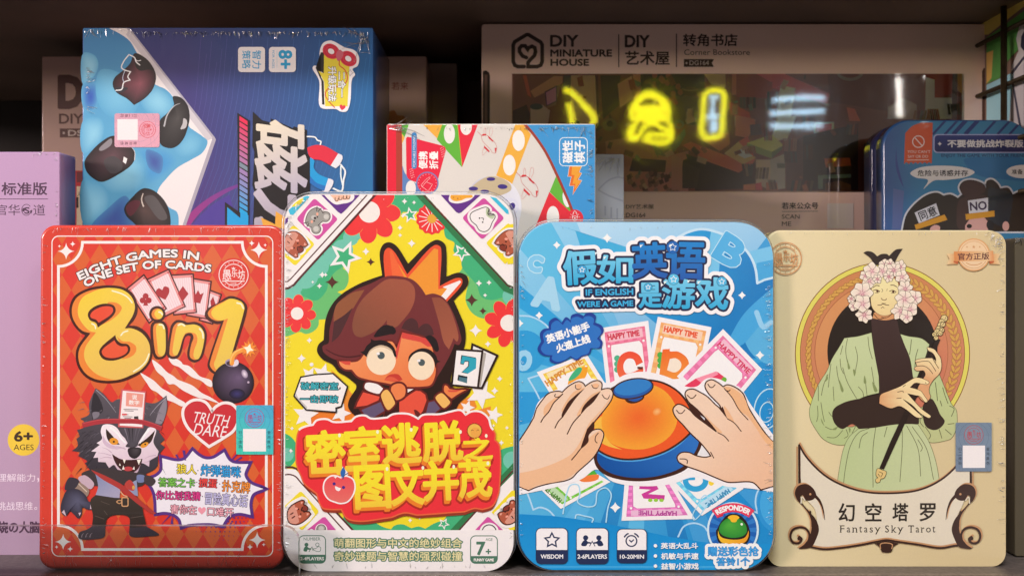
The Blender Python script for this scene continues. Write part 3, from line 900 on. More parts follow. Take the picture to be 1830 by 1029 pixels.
# wolf
P.zoom(60, 690, .15551)
FUR, FUD, FUL, WF = '4B464E', '2C282E', '77707A', 'E2D4DC'
P.poly(crv([(715, 20, 1), (800, 80), (900, 180), (960, 150), (1100, 140), (1280, 180), (1400, 190), (1530, 103, 1), (1540, 250), (1480, 440), (1445, 520, 1), (1510, 610, 1), (1455, 655, 1), (1512, 695, 1), (1435, 790, 1), (1420, 920), (1300, 1000), (1000, 1060), (700, 1000), (590, 880, 1), (620, 860), (520, 800, 1), (545, 755, 1), (440, 740, 1), (510, 680), (495, 600, 1), (530, 570), (500, 500, 1), (580, 470), (600, 420), (540, 370, 1), (640, 320), (640, 200)]), P.grad('544E56', '332E36', (900, 100), (800, 950)))
P.poly(crv([(680, 385, 1), (665, 250), (705, 70), (770, 160), (800, 280), (760, 320)]), FUD); P.poly(crv([(690, 380, 1), (680, 300), (760, 300), (745, 350)]), FUL)
P.line(crv([(722, 40), (830, 140), (950, 300)], False), 9, '9A949E', taper=(1, 0.4)); P.line(crv([(1340, 330), (1420, 230), (1525, 130)], False), 9, '9A949E', taper=(0.4, 1))
P.poly(crv([(1400, 420, 1), (1450, 260), (1520, 140), (1530, 260), (1470, 430)]), '857C86')
for i in range(26):
    x, y = random.uniform(560, 760), random.uniform(480, 940)
    P.line(crv([(x, y), (x - 40, y + 25), (x - 70, y + 70)], False), random.uniform(5, 14), random.choice([FUD, '5E5862', '3A353C']), taper=(1, 0.1), up=0.2)
for i in range(90):
    x, y = random.uniform(540, 1480), random.uniform(180, 960)
    if 780 < x < 1400 and y > 420: continue
    dx, dy = (x - 1080) / 500, (y - 420) / 500
    P.line(crv([(x, y), (x + dx * 30, y + dy * 20 + 12), (x + dx * 70, y + dy * 50 + 40)], False), random.uniform(5, 13), random.choice(['6E6872', '5A545C', '37323A', '2C282E', '8A828C'] if y < 500 else ['4A444C', '37323A', '252128']), taper=(1, 0.1), up=0.1)
P.poly([(1010, 30), (1295, 55), (1262, 482), (972, 465)], 'C65A5C'); P.poly([(1028, 50), (1280, 74), (1250, 465), (992, 448)], 'E8DCDC')
P.poly([(1068, 68), (1268, 88), (1252, 240), (1062, 225)], 'DE9486')
P.text('说', (1135, 95, 1192, 150), 'F4E6E2', 0.02, 0.06); P.text('数字', (1098, 160, 1218, 212), 'F4E6E2', 0.02, 0.06)
for y, w in ((262, 170), (278, 120), (320, 60), (345, 110), (362, 90)): P.line([(1030 + (y % 3) * 10, y), (1030 + w, y + 4)], 7, '4A3A40', up=0.2)
P.poly([(1155, 345), (1205, 340), (1210, 380), (1160, 380)], '3A3438'); P.poly(rrect(1018, 312, 1075, 332, 8), 'D0484A')
P.line(crv([(565, 445), (760, 405), (1000, 398), (1250, 410), (1475, 485)], False), 56, 'A4323A', cap=False)
P.line(crv([(565, 425), (760, 385), (1000, 378), (1250, 388), (1475, 462)], False), 8, 'BC4A4E', cap=False)
P.poly(crv([(800, 445), (890, 437), (960, 475), (1010, 550), (1085, 640), (1060, 690), (1190, 690), (1210, 640), (1290, 520), (1330, 470), (1410, 495), (1380, 640), (1440, 745, 1), (1425, 800, 1), (1335, 850, 1), (1330, 920, 1), (1240, 880), (1200, 980), (1110, 1025), (1000, 990), (930, 900), (870, 935, 1), (830, 870, 1), (745, 865, 1), (745, 815, 1), (690, 820, 1), (725, 750, 1), (665, 745, 1), (765, 670, 1), (728, 650, 1), (790, 600), (775, 520)]), P.grad('E8DCE2', 'CDB2C2', (900, 450), (1000, 1000)))
P.poly(crv([(1000, 470, 1), (1270, 478, 1), (1235, 560), (1190, 655), (1130, 700), (1085, 650), (1030, 545)]), FUR)
for x in (1050, 1095, 1140, 1185, 1225): P.line(crv([(x, 480), (x + (1135 - x) * 0.3, 560), (x + (1135 - x) * 0.5, 640)], False), 14, random.choice([FUL, FUD, '5E5862']), taper=(1, 0.1), up=0.3)
P.poly(crv([(835, 485, 1), (905, 560), (995, 668, 1), (890, 655), (842, 575)]), '33241F'); P.poly(ell(925, 630, 52, 40, rot=0.2), 'D8902E'); P.poly(ell(925, 634, 12), '2A1C14')
P.poly(crv([(1402, 500, 1), (1345, 645), (1240, 690), (1195, 672, 1), (1310, 590)]), '33241F'); P.poly(ell(1278, 672, 50, 26, rot=-0.5), 'D8902E'); P.poly(ell(1285, 663, 10), '2A1C14')
P.line(crv([(880, 470), (950, 520), (1020, 610), (1060, 650)], False), 30, 'F0E8EC', taper=(1, 0.5)); P.line(crv([(1330, 490), (1280, 560), (1225, 650)], False), 30, 'F0E8EC', taper=(1, 0.5))
P.poly(crv([(905, 775, 1), (1000, 830), (1100, 842), (1255, 830, 1), (1225, 930), (1170, 985), (1080, 985), (990, 940), (935, 860)]), '3A1E1E')
P.poly(ell(1090, 945, 55, 26), 'B43E42')
for t in ([(1028, 835), (1062, 840), (1046, 885)], [(1190, 842), (1240, 836), (1212, 900)], [(1020, 955), (1035, 905), (1050, 950)], [(1140, 950), (1160, 915), (1165, 955)], [(985, 905), (995, 880), (1005, 910)]): P.poly(t, 'EADFD4')
P.radial(crv([(1088, 715), (1160, 698), (1238, 712), (1230, 780), (1165, 830), (1105, 800)]), '4A4448', '1E181C', off=(20, -30))
P.poly(crv([(800, 560, 1), (850, 640), (960, 690), (1060, 700, 1), (960, 720), (860, 700), (800, 640)]), 'C8B0C2'); P.poly(crv([(930, 900, 1), (1000, 985), (1100, 1020), (1190, 985), (1235, 890, 1), (1190, 960), (1100, 1000), (1010, 965)]), 'BFA4B6')
for pts in ([(790, 700), (850, 720), (900, 760)], [(740, 760), (820, 770), (890, 790)], [(760, 830), (830, 810), (900, 820)], [(1280, 830), (1340, 800), (1410, 790)], [(1270, 870), (1320, 860), (1350, 840)], [(900, 690), (980, 690), (1060, 720)]):
    P.line(crv(pts, False), 8, 'B49AAC', taper=(0.3, 1))
P.zoom(60, 840, .18371)
P.poly(crv([(470, 30), (560, -10), (700, -20), (1000, 20), (1100, 40), (1080, 130), (1000, 160), (700, 110), (640, 150), (580, 140), (480, 60)]), '3A3234')
P.poly(crv([(600, 20, 1), (720, 60), (850, 150, 1), (838, 268, 1), (720, 262), (606, 238, 1), (630, 150)]), P.grad('7E86A8', 'A09AB4', (640, 60), (760, 260)))
P.poly(crv([(895, 150, 1), (1005, 90, 1), (1018, 250, 1), (940, 215)]), '8890AE'); P.poly(crv([(1010, 45), (1080, 50), (1075, 110), (1015, 112)]), '6E78A0')
P.poly(crv([(1080, 60), (1130, 50), (1190, 100), (1150, 150), (1090, 130)]), '40363A')
P.poly(crv([(436, 75), (500, 45), (592, 130), (560, 180), (500, 150)]), 'BCA2B0'); P.poly(crv([(430, 112), (545, 192), (512, 258), (404, 175)]), '8E786C')
P.line([(440, 128), (520, 205)], 8, 'D0BCA8'); P.poly(crv([(350, 68), (445, 98), (402, 176), (308, 186)]), '36303A')
P.radial(crv([(330, 190), (430, 180), (510, 240), (540, 300), (585, 310), (600, 372), (530, 380), (480, 360), (470, 430), (440, 465), (390, 420), (350, 390), (320, 440), (280, 420), (266, 360), (290, 260)]), '56566E', '2E2A38', off=(10, -50))
for t in ([(555, 330), (608, 378), (552, 372)], [(300, 380), (322, 445), (278, 405)], [(400, 400), (445, 470), (470, 405)], [(440, 410), (466, 408), (450, 440)]): P.poly(t, 'C4AEBA' if t[0][0] != 400 else '3A2E3C')
P.poly(crv([(606, 236, 1), (840, 266), (1000, 250), (1052, 330), (1075, 430), (1105, 545, 1), (935, 560, 1), (930, 455), (820, 430), (725, 460), (700, 545, 1), (570, 540, 1), (580, 440), (556, 290)]), P.grad('38302A', '2A2320', (800, 250), (800, 540)))
P.poly(crv([(450, 600), (520, 572), (570, 540, 1), (700, 545, 1), (692, 640), (620, 662), (440, 655)]), '35303A'); P.poly(crv([(935, 558, 1), (1105, 545, 1), (1225, 622), (1130, 637), (940, 632)]), '35303A')
for x in (470, 510, 550): P.line(crv([(x, 648), (x + 8, 620), (x + 24, 608)], False), 10, '8A7C86', taper=(1, 0.3))
P.poly(crv([(560, -10, 1), (700, 50), (800, 100), (870, 140), (960, 215), (1070, 315), (1195, 416, 1), (1160, 420), (1030, 335), (930, 255), (830, 175), (680, 90), (600, 30)]), 'A63632')
P.poly(crv([(890, 130), (940, 90), (990, 160), (975, 195), (905, 170)]), 'B03E38'); P.poly(ell(975, 165, 14, 20), 'C89A50')
P.line(rrect(862, 262, 922, 346, 14), 11, 'C8966A', closed=True); P.line(crv([(812, 300), (840, 288), (862, 300), (840, 320), (812, 305)]), 8, 'C8966A', closed=True); P.line(crv([(850, 205), (880, 240), (912, 250)], False), 10, 'D2A680')
for pts in ([(660, 300), (740, 330)], [(600, 440), (690, 470)], [(950, 460), (1070, 440)], [(690, 390), (720, 430)]): P.line(pts, 5, '5A4E48')
P.flush('wolf_print', M_TIN, red)
# security sticker
def sticker(P, parent, box, r, c0, c1, sc, patch, seal_at, left, right, tc, horizontal=False, wave='3A7A98'):
    x0, y0, x1, y1 = box
    P.lift += 1.3e-4
    P.mesh([(x0 + 2, y0 + 2), (x1 - 2, y0 + 2), (x1 - 2, y1 - 2), (x0 + 2, y1 - 2)], P.grad(c0, c1, (x1, y0), (x0, y1)), 4, 4)
    P.poly(rrect(x0, y0, x1, y1, r), P.grad(c0, c1, (x1, y0), (x0, y1)))
    cx, cy = (x0 + x1) / 2, (y0 + y1) / 2; w, h = x1 - x0, y1 - y0
    P.clip_to([P._px(p) for p in rrect(x0, y0, x1, y1, r)])
    for k in range(14): P.line([(x0, y0 + h * 0.02 + k * h * 0.02), (cx, y0 - h * 0.06 + k * h * 0.02), (x1, y0 + h * 0.02 + k * h * 0.02)], h * 0.003, wave, up=0.1)
    for k in range(5):
        P.line(ell(cx, y0 + h * 0.3, w * (0.28 + 0.13 * k), n=30), h * 0.005, wave, closed=True, up=0.1)
        P.line(ell(cx + w * 0.35 * (k - 2), y1 - h * 0.05 * k, w * 0.4, n=30), h * 0.004, wave, closed=True, up=0.1)
    P.clip_to(None)
    o = P.flush('security_sticker', M_TIN, parent)
    sx, sy, sr, srot = seal_at
    P.poly(ell(sx, sy, sr * 1.05), c0); seal(P, sx, sy, sr, sc, rot=srot)
    P.flush('maker_seal', M_TIN, o)
    P.poly([(patch[0], patch[1]), (patch[2], patch[1]), (patch[2], patch[3]), (patch[0], patch[3])], 'E6E0E0')
    P.flush('blank_patch', M_TIN, o)
    for (s, b) in ((left, 0), (right, 1)):
        for k, ch in enumerate(s):
            if not horizontal:
                xx = patch[0] - w * 0.12 if b == 0 else patch[2] + w * 0.035
                yy = patch[1] + h * 0.035 + k * h * 0.098
                P.text(ch, (xx, yy, xx + w * 0.085, yy + h * 0.068), tc, 0.015)
            else:
                yy = patch[1] - h * 0.15 if b == 0 else patch[3] + h * 0.05
                xx = patch[2] - w * 0.09 - k * w * 0.098
                P.text(ch, None, tc, 0.015, warp=(lambda xa, ya: (lambda u, v: (xa + w * 0.07 * (1 - v), ya + h * 0.09 * u)))(xx, yy))
    P.flush('sticker_lettering', M_TIN, o)
P.zoom(280, 690, .15544)
sticker(P, red, (918, 215, 1345, 780), 26, '4CA6D0', '3EC4A6', '9A4878', (997, 487, 1260, 745), (1128, 362, 107, 0), '扫二维码', '查询真伪', '24404A')
P.zoom()
creases(P, red, [(95, 406), (485, 406)], 46, (3, 15), into=(290, 700))
creases(P, red, [(75, 430), (75, 990)], 46, (4, 12), into=(290, 700), spread=0.2)
creases(P, red, [(504.5, 430), (504.5, 990)], 80, (4, 10), into=(290, 700), spread=0.15)
creases(P, red, [(80, 1012), (500, 1012)], 40, (6, 40), into=(290, 700), spread=0.2, width=0.5)

# ================================================================== yellow tin: escape room picture puzzles
P = Face(-0.001, 0.8)
def yrim(x, z):
    px, py = CX + x / (PXK * (CAMD - 0.001)), CY - (z - CAMZ) / (PXK * (CAMD - 0.001))
    if py < 520 and (px < 560 or px > 860): return rgb('E0DADA')
    if py < 400: return rgb('DF3638' if px < 705 else '3FA874') if 668 < px < 750 else rgb('E0DADA')
    if py > 835: return rgb('E2DCDC')
    if py < 600 and px > 800: return rgb('3FA874' if py < 550 else 'DF3638')
    if py > 795: return rgb('3FA874')
    return rgb('E2CE2C')
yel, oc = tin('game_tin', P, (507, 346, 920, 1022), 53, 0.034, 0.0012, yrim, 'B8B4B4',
              'white edged game tin with a wide-eyed cartoon child in a crown on yellow', film=0.0003)
P.zoom()
P.clip_to(oc)
P.poly([(500, 340), (925, 340), (925, 1026), (500, 1026)], P.grad('E4D02C', 'E0CC2A', (500, 400), (900, 900)))
# swirl and stars behind the bubble
P.zoom(500, 640, .15548)
P.poly(crv([(590, 130, 1), (700, 230), (770, 330), (850, 430, 1), (800, 520), (880, 665, 1), (700, 745), (340, 775, 1), (365, 640), (560, 560), (640, 400)]), P.grad('DE9A38', 'DC7028', (700, 150), (600, 750)))
P.zoom(700, 640, .15551)
P.poly(crv([(930, 425, 1), (980, 560, 1), (935, 600, 1), (860, 650), (720, 620, 1), (770, 510)]), 'DE8430'); P.poly(crv([(940, 605, 1), (1140, 550, 1), (1130, 720, 1), (1080, 680), (1000, 625)]), 'DE8430')
P.zoom()
G1, G2, G3 = '3FA874', '66B56C', '6CBAA4'
P.poly(crv([(690, 340, 1), (660, 352, 1), (510, 520, 1), (508, 600), (536, 593), (546.5, 596.5), (559, 592.6), (568.4, 583), (570, 571, 1), (585, 570, 1), (612, 527), (603.4, 522), (615.8, 516.5), (622.8, 502.4), (621, 486), (613.6, 480, 1), (614, 477), (631, 435), (643, 427), (645, 418), (720, 380)]), G2)
P.poly(crv([(668, 345, 1), (520, 510), (512, 540), (540, 530), (565, 537), (583, 520), (588, 500), (600, 485), (612, 476), (628, 436), (642, 424), (700, 380)]), G1)
for x, y, r in ((627, 425, 14), (612, 447, 19), (594, 458, 16), (566, 475, 22), (545, 492, 24), (527, 512, 14), (519, 530, 20), (641, 415, 12)): P.poly(ell(x, y, r), G3)
P.poly([(640, 346), (746, 346), (772, 378), (730, 379), (700, 379), (640, 372)], G1)
P.poly(crv([(760, 346, 1), (790, 390), (793, 409), (797, 425), (812, 434), (810.5, 449), (823, 461, 1), (826, 478), (820, 488, 1), (838, 496), (834, 519, 1), (832, 536), (841, 556), (854, 566), (869, 570, 1), (870, 574, 1), (925, 580, 1), (925, 400, 1)]), G2)
P.poly(crv([(760, 346, 1), (790, 390), (793, 409), (797, 425), (812, 434), (810.5, 449), (823, 461), (826, 478), (840, 495), (852, 510), (860, 530), (880, 536), (925, 520, 1), (925, 400, 1)]), G1)
P.poly(ell(914, 529, 16), G3)
P.poly(ell(498, 806, 34), G1); P.poly(ell(513, 812, 12), G3)
P.poly(crv([(614, 950, 1), (616, 918), (640, 912), (669, 932), (685, 941), (699, 945, 1), (704, 939), (719, 936), (735, 943, 1), (748, 940), (760, 944, 1), (777, 934), (793, 929, 1), (804, 916), (822, 910), (846, 909), (860, 960, 1)]), G1)
P.poly(crv([(890, 813), (896, 803), (925, 795, 1), (925, 900, 1), (880, 900, 1)]), G1); P.poly(ell(915, 822, 16), G3)
# flowers
RD = 'DF3638'
def flower(cx, cy, r0, n, d, pr, pt, a0=0, core='E4DCD6', edge='E8C458'):
    for k in range(n):
        a = a0 + 2 * pi * k / n
        P.line(ell(cx + d * cos(a), cy + d * sin(a), pr, pt, 26, a), 0.7, edge, closed=True, up=0.3); P.poly(ell(cx + d * cos(a), cy + d * sin(a), pr, pt, 26, a), RD, up=0.3)
    P.poly(ell(cx, cy, d * 0.9), RD); P.poly(ell(cx, cy, r0), core)
flower(660, 379, 19, 8, 36, 20, 15.5, 0.05); flower(531, 560, 11.2, 8, 22, 12, 9.5, 0.1); flower(909, 577, 14.8, 8, 28, 16, 11.5, 0.25)
cx, cy = 771.8, 391
P.poly(crv([(cx + (27.5 + (1.2 if i % 2 else -1.2)) * cos(2 * pi * i / 28), cy + (27.5 + (1.2 if i % 2 else -1.2)) * sin(2 * pi * i / 28)) for i in range(28)], n=3), RD)
for k in range(14):
    a = 2 * pi * k / 14 + 0.2; P.line([(cx + 9 * cos(a), cy + 9 * sin(a)), (cx + 23 * cos(a), cy + 23 * sin(a))], 1.5, 'EEDAD6')
P.poly(ell(cx, cy, 8), 'DAA03A')
WT = 'E6E0DE'
def ostar(cx, cy, r, w, rot, c=G1): P.poly(star(cx, cy, r, 0.45, 5, rot), WT); P.poly(star(cx, cy, r * 0.62, 0.45, 5, rot), c)
ostar(616, 459, 31, 5, -0.1 - pi / 2 + 0.5); ostar(733, 384.5, 15, 3, -0.5); ostar(825, 451, 17, 3, 0.3); ostar(793, 935, 11, 2.4, 0.2)
for x, y, r in ((654, 449.5, 7), (576, 491, 6), (582, 491, 4), (571, 511, 5), (559, 504, 3), (723, 360, 5.5), (740, 362, 4), (715, 420.5, 4), (735.7, 435, 7.5), (720, 386, 4), (715, 407, 5), (553, 608, 5.5), (539, 640, 8), (557, 651, 3.4), (522, 765, 4), (850, 590.5, 11.5), (872, 614.5, 6), (893, 676.5, 5.5), (884, 698, 7), (906, 764, 4), (896, 790.5, 5), (896, 791, 4), (520, 805, 4.5), (856, 506, 6), (874, 505, 5), (867, 527.5, 4), (733, 929, 4), (750, 925, 3), (882, 760, 3)):
    P.poly(spark(x, y, r, k=0.2) if r != 3.4 else ell(x, y, 3.4), WT, up=0.3)
for x, y, r in ((662.5, 468, 7.5), (593.5, 504, 12), (843, 536, 11.5), (863, 555.5, 7)): P.poly(spark(x, y, r, k=0.18), '55302A')
for x, y, r, a in ((546, 741, 24, 0.15), (609, 738, 19, 0.3), (577, 668, 20, 0.3), (553, 670, 16, 0.5), (859, 704, 27, 0.5), (835, 728, 14, 0.3), (883, 741, 16, 0.3)):
    P.poly(star(x, y, r, 0.45, 5, a - pi / 2), WT)
# white corners with animal tiles
BN = '55282A'
P.poly([(500, 340), (669, 340), (665, 352), (535, 498), (522, 514), (500, 518)], WT)
P.line([(672, 347), (535, 497.5), (525, 509), (515, 515), (500, 516.5)], 3.6, BN); P.line([(657, 347.5), (520, 498), (514, 503), (500, 504)], 2.2, BN)
P.poly([(752, 340), (900, 499), (908, 508), (925, 515), (925, 340)], WT)
P.poly([(735, 340), (752, 340), (898, 500), (906, 510), (925, 518), (925, 530), (900, 520), (884, 502)], '2F7448'); P.line([(750, 340), (758, 350), (898, 500), (907, 510), (925, 517)], 2.6, BN)
P.poly([(500, 836), (528, 838), (570, 880), (632, 948), (500, 948)], WT)
P.line(crv([(500, 835), (522, 834, 1), (533, 839), (567, 878), (632, 948)], False), 3.4, BN); P.line(crv([(500, 850), (515, 847), (527, 850), (540, 864), (616, 948)], False), 2.4, BN)
P.poly([(925, 838), (818, 948), (925, 948)], WT); P.poly([(925, 815), (916, 828), (803, 948), (818, 948), (925, 838)], '2F7448'); P.line([(925, 831), (819, 948)], 2.8, BN)
P.flush('background_print', M_TIN, yel)
def tile(pts, col, rr=3.0):
    """rounded square turned on its corner"""
    q = []
    for i in range(4):
        a, b, c = pts[i - 1], pts[i], pts[(i + 1) % 4]
        u = (a[0] - b[0], a[1] - b[1]); l = hypot(*u) or 1; w = (c[0] - b[0], c[1] - b[1]); m = hypot(*w) or 1
        s, e = (b[0] + u[0] / l * rr, b[1] + u[1] / l * rr), (b[0] + w[0] / m * rr, b[1] + w[1] / m * rr)
        q += [((1 - t) ** 2 * s[0] + 2 * t * (1 - t) * b[0] + t * t * e[0], (1 - t) ** 2 * s[1] + 2 * t * (1 - t) * b[1] + t * t * e[1]) for t in (0, .25, .5, .75, 1)]
    P.poly(q, col)
def boar(flip=False, tr=lambda p: p):
    T = lambda L: [tr(p) for p in L]
    o = [(60, 560), (100, 490), (180, 478), (240, 510), (300, 580), (322, 625, 1), (300, 645), (265, 645), (270, 690), (240, 715), (208, 722), (205, 765), (180, 772, 1), (120, 730), (70, 680), (50, 620)]
    P.poly(T(crv(o)), WT); P.line(T(crv(o)), 60, WT, closed=True); P.line(T(crv(o)), 17, '3A1A16', closed=True); P.poly(T(crv(o)), 'A8553E')
    P.poly(T(crv([(60, 560), (100, 490), (180, 480, 1), (215, 512, 1), (150, 640), (100, 712, 1), (62, 660), (50, 620)])), 'CE8E7C')
    P.poly(T(crv([(205, 690), (230, 640), (262, 650), (272, 690), (240, 716), (212, 718)])), '7E3428'); P.line(T(crv([(205, 690), (205, 655), (235, 650), (240, 640), (262, 655)], False)), 10, '3A1A16')
    for x, y in ((208, 610), (165, 662)): P.poly(T(ell(x, y, 10, n=12)), '3A1A16')
    for x, y in ((205, 578), (140, 665)): P.poly(T(ell(x, y, 18, 14, n=14)), 'E49A88')
    for a, b in (((118, 545), (142, 570)), ((90, 588), (112, 608))): P.line(T([a, b]), 10, '5A2A22')
    P.poly(T([(285, 600), (310, 630), (275, 635)]), 'E0A08C'); P.poly(T([(180, 725), (200, 755), (170, 755)]), 'E0A08C')
def mouse(tr=lambda p: p):
    T = lambda L: [tr(p) for p in L]
    o = [(303, 380), (310, 310), (350, 240), (420, 205), (470, 225), (495, 268, 1), (520, 250), (570, 270), (575, 320), (545, 355), (490, 355, 1), (440, 400, 1), (470, 440), (450, 485), (410, 495), (375, 470), (372, 425, 1), (325, 405)]
    P.line(T(crv(o)), 52, WT, closed=True); P.line(T(crv(o)), 15, '33282A', closed=True); P.poly(T(crv(o)), '98948E')
    P.poly(T(ell(535, 305, 30)), 'C2BEB8'); P.poly(T(ell(418, 445, 32)), 'C2BEB8'); P.poly(T(ell(390, 312, 30, 24)), 'BCB8B2')
    for x, y, r in ((405, 320, 14), (433, 308, 9), (397, 353, 9)): P.poly(T(ell(x, y, r, n=14)), '33282A')
    for x, y in ((432, 275), (370, 362)): P.poly(T(ell(x, y, 14, 18, n=14)), 'E8A48C')
    for a, b in (((430, 188), (425, 240)), ((478, 208), (440, 245)), ((278, 378), (330, 368)), ((312, 420), (335, 385))): P.line(T([a, b]), 8, '33282A')
MG, YL, PP, CYN = 'C64E98', 'E4D030', '5E2F82', '3FB4D2'
P.zoom(500, 340, .15548)
tile([(398, 90), (672, 332), (440, 578), (190, 330)], MG, 35); mouse()
P.flush('animal_tile_print', M_TIN, yel)
tile([(160, 395), (405, 620), (178, 872), (-80, 640)], YL, 35); boar()
P.flush('animal_tile_print', M_TIN, yel)
P.poly([(462, 40), (915, 40), (915, 62), (740, 245), (705, 272), (670, 250)], PP)
P.line(crv([(540, 50), (600, 110), (650, 140), (720, 130), (780, 120), (830, 90), (830, 40)], False), 50, WT); P.poly(crv([(570, 40, 1), (620, 100), (650, 135), (700, 115), (740, 112), (800, 105), (820, 40, 1)]), 'E8B49A')
for x, y in ((655, 105), (700, 92), (750, 85), (790, 80)): P.line(crv([(x - 18, y - 20), (x - 15, y + 15), (x + 12, y + 15), (x + 18, y - 10)], False), 7, '3A1A16')
P.flush('animal_tile_print', M_TIN, yel)
P.poly([(100, 230), (300, 60), (345, 75), (155, 285), (120, 280)], CYN); P.flush('animal_tile_print', M_TIN, yel)
P.poly(crv([(140, 190), (210, 120), (270, 95), (260, 140), (180, 185)]), YL); P.flush('animal_tile_print', M_TIN, yel); P.poly([(45, 340), (100, 310), (95, 360), (50, 410)], PP); P.flush('animal_tile_print', M_TIN, yel)
P.zoom(700, 340, .15551)
P.poly([(550, 40), (1040, 40), (800, 255), (770, 266), (740, 250)], PP)
P.line(crv([(690, 60), (680, 110), (740, 130), (830, 115), (900, 85), (930, 55)], False), 46, WT); P.poly(crv([(690, 30, 1), (675, 90), (720, 125), (800, 118), (850, 95), (930, 80), (920, 40, 1)]), 'E4A036')
for x, y in ((710, 85), (760, 100)): P.poly(ell(x, y, 9), 'C87828')
P.flush('animal_tile_print', M_TIN, yel)
tile([(1058, 82), (1296, 320), (1040, 570), (808, 318)], MG, 35)
th = crv([(920, 265), (1000, 225), (1085, 200), (1118, 225), (1110, 275), (1170, 280), (1185, 305), (1150, 370), (1120, 440), (1070, 472), (1010, 455), (975, 400), (920, 350), (905, 300)])
P.line(th, 70, WT, closed=True); P.line(th, 18, '1E1A1C', closed=True); P.poly(th, WT); P.poly(crv([(1090, 205), (1118, 225), (1108, 290, 1), (1180, 290), (1160, 330), (1090, 290)]), 'B4C0A0')
P.line(crv([(1118, 225), (1105, 270), (1120, 288), (1170, 284)], False), 10, '1E1A1C'); P.poly(ell(1010, 322, 9), '1E1A1C'); P.poly(ell(1046, 368, 9), '1E1A1C'); P.line(crv([(1030, 318), (1055, 325), (1052, 345)], False), 8, '1E1A1C')
P.flush('animal_tile_print', M_TIN, yel)
P.poly([(1130, 75), (1200, 90), (1340, 230), (1345, 275), (1320, 270)], CYN)
P.flush('animal_tile_print', M_TIN, yel)
tile([(1350, 370), (1420, 600), (1310, 860), (1080, 605)], YL, 35); P.poly([(1310, 400), (1450, 380), (1450, 840), (1330, 850)], YL)
boar(tr=lambda p: (1520 - (p[0] - 50) * 1.12 - 30, 462 + (p[1] - 478) * 0.98))
P.flush('animal_tile_print', M_TIN, yel)
P.zoom(500, 790, .23231)
tile([(162, 370), (305, 530), (170, 678), (20, 505)], YL, 22)
boar(tr=lambda p: (150 + (p[1] - 620) * 0.66 * 0.25 + (p[0] - 185) * 0.62, 540 - (p[1] - 620) * 0.62 + (p[0] - 185) * 0.1))
P.flush('animal_tile_print', M_TIN, yel)
P.clip_to([(500, 780), (920, 780), (920, 946), (500, 946)])
P.poly([(330, 575), (350, 572), (440, 680), (200, 680)], MG)
P.poly(ell(320, 668, 46), WT); P.line(ell(320, 665, 34), 7, '33282A', closed=True); P.poly(ell(320, 665, 33), '98948E'); P.poly(ell(320, 662, 21), 'C2BEB8'); P.poly(ell(245, 680, 16), WT)
P.flush('animal_tile_print', M_TIN, yel)
P.zoom(700, 790, .23232)
P.poly([(735, 572), (750, 574), (865, 680), (634, 680)], MG); P.poly(ell(750, 690, 75), WT); P.line(ell(750, 686, 54), 8, '1E1A1C', closed=True)
P.flush('animal_tile_print', M_TIN, yel)
P.poly([(925, 368), (960, 368), (960, 690), (915, 676), (768, 535)], YL)
boar(tr=lambda p: (905 + (p[1] - 620) * 0.16 + (185 - p[0]) * 0.62, 540 - (p[1] - 620) * 0.62 + (p[0] - 185) * 0.1))
P.clip_to(oc)
P.flush('animal_tile_print', M_TIN, yel)
# the child: black silhouette, crown, hair, face
P.zoom()
K = '2A1A16'
P.poly(crv([(683, 492, 1), (679, 450), (686, 436), (697, 433), (709, 440), (729.5, 471, 1), (768, 434), (782, 428.5), (795, 436), (798, 450), (798, 494, 1), (820, 487), (834, 493), (837, 507), (811, 537, 1), (822.8, 563), (830.6, 583), (832.5, 605), (829, 622), (812, 650), (808, 690), (843, 694, 1), (837, 705), (820, 721), (812, 740, 1), (640, 748, 1), (622.8, 728), (624, 714), (637, 692), (636, 686, 1), (619.7, 673), (605.7, 665), (594, 651), (577, 642), (567, 628), (569, 616), (578.5, 607, 1), (582, 571), (591.7, 547), (608.8, 527), (640, 508), (662, 499)]), K)
CO, CR = 'DC5030', 'E08E32'
P.poly(crv([(689.5, 510, 1), (687, 450), (694, 443), (703, 448), (728, 490, 1), (777, 438), (787, 441), (789, 452), (786, 511, 1), (815, 497), (825, 498), (826, 507), (798, 540, 1), (740, 540, 1)]), CO)
P.poly([(696.5, 449), (728.5, 497), (776, 444), (783, 446), (783.5, 517), (802, 512), (808, 520), (790, 545), (740, 520), (704, 520)], CR)
P.poly([(696.5, 449), (700, 447), (734, 520), (704, 520)], 'E26438'); P.poly([(791, 513), (822, 501), (824, 504), (796, 536), (788, 530), (799, 516)], WT)
H0, H1, H2 = '6C2E30', '8F4A39', '4A2A2C'
P.poly(crv([(690, 494), (661.7, 507), (632, 519.5), (603, 543), (593.5, 571), (589, 590), (587, 613), (577, 618), (578, 628), (588, 637), (602, 643), (625, 646), (645, 640, 1), (700, 680, 1), (770, 690, 1), (786, 666), (798, 646), (807, 628), (812.5, 614, 1), (820, 616), (824.5, 608), (821, 590), (809, 557), (793, 532), (774.6, 524.5), (761, 527, 1), (751, 512), (736, 499), (708, 493)]), H0)
P.zoom(500, 490, .15548)
P.poly(crv([(660, 340), (760, 260), (840, 210), (975, 178, 1), (850, 385, 1), (740, 470), (620, 545, 1), (625, 440)]), '8A5236'); P.poly(crv([(625, 545, 1), (740, 470), (838, 385, 1), (760, 560), (680, 710), (598, 782, 1)]), H2)
P.poly(crv([(1230, 60), (1100, 150), (950, 290), (870, 430), (835, 600), (860, 690), (920, 722), (1050, 680), (1180, 590), (1232, 525, 1), (1240, 590), (1330, 610), (1405, 540), (1500, 420), (1552, 290), (1545, 150), (1470, 75), (1350, 55)]), P.grad('7E4A38', '98523E', (900, 600), (1300, 100)))
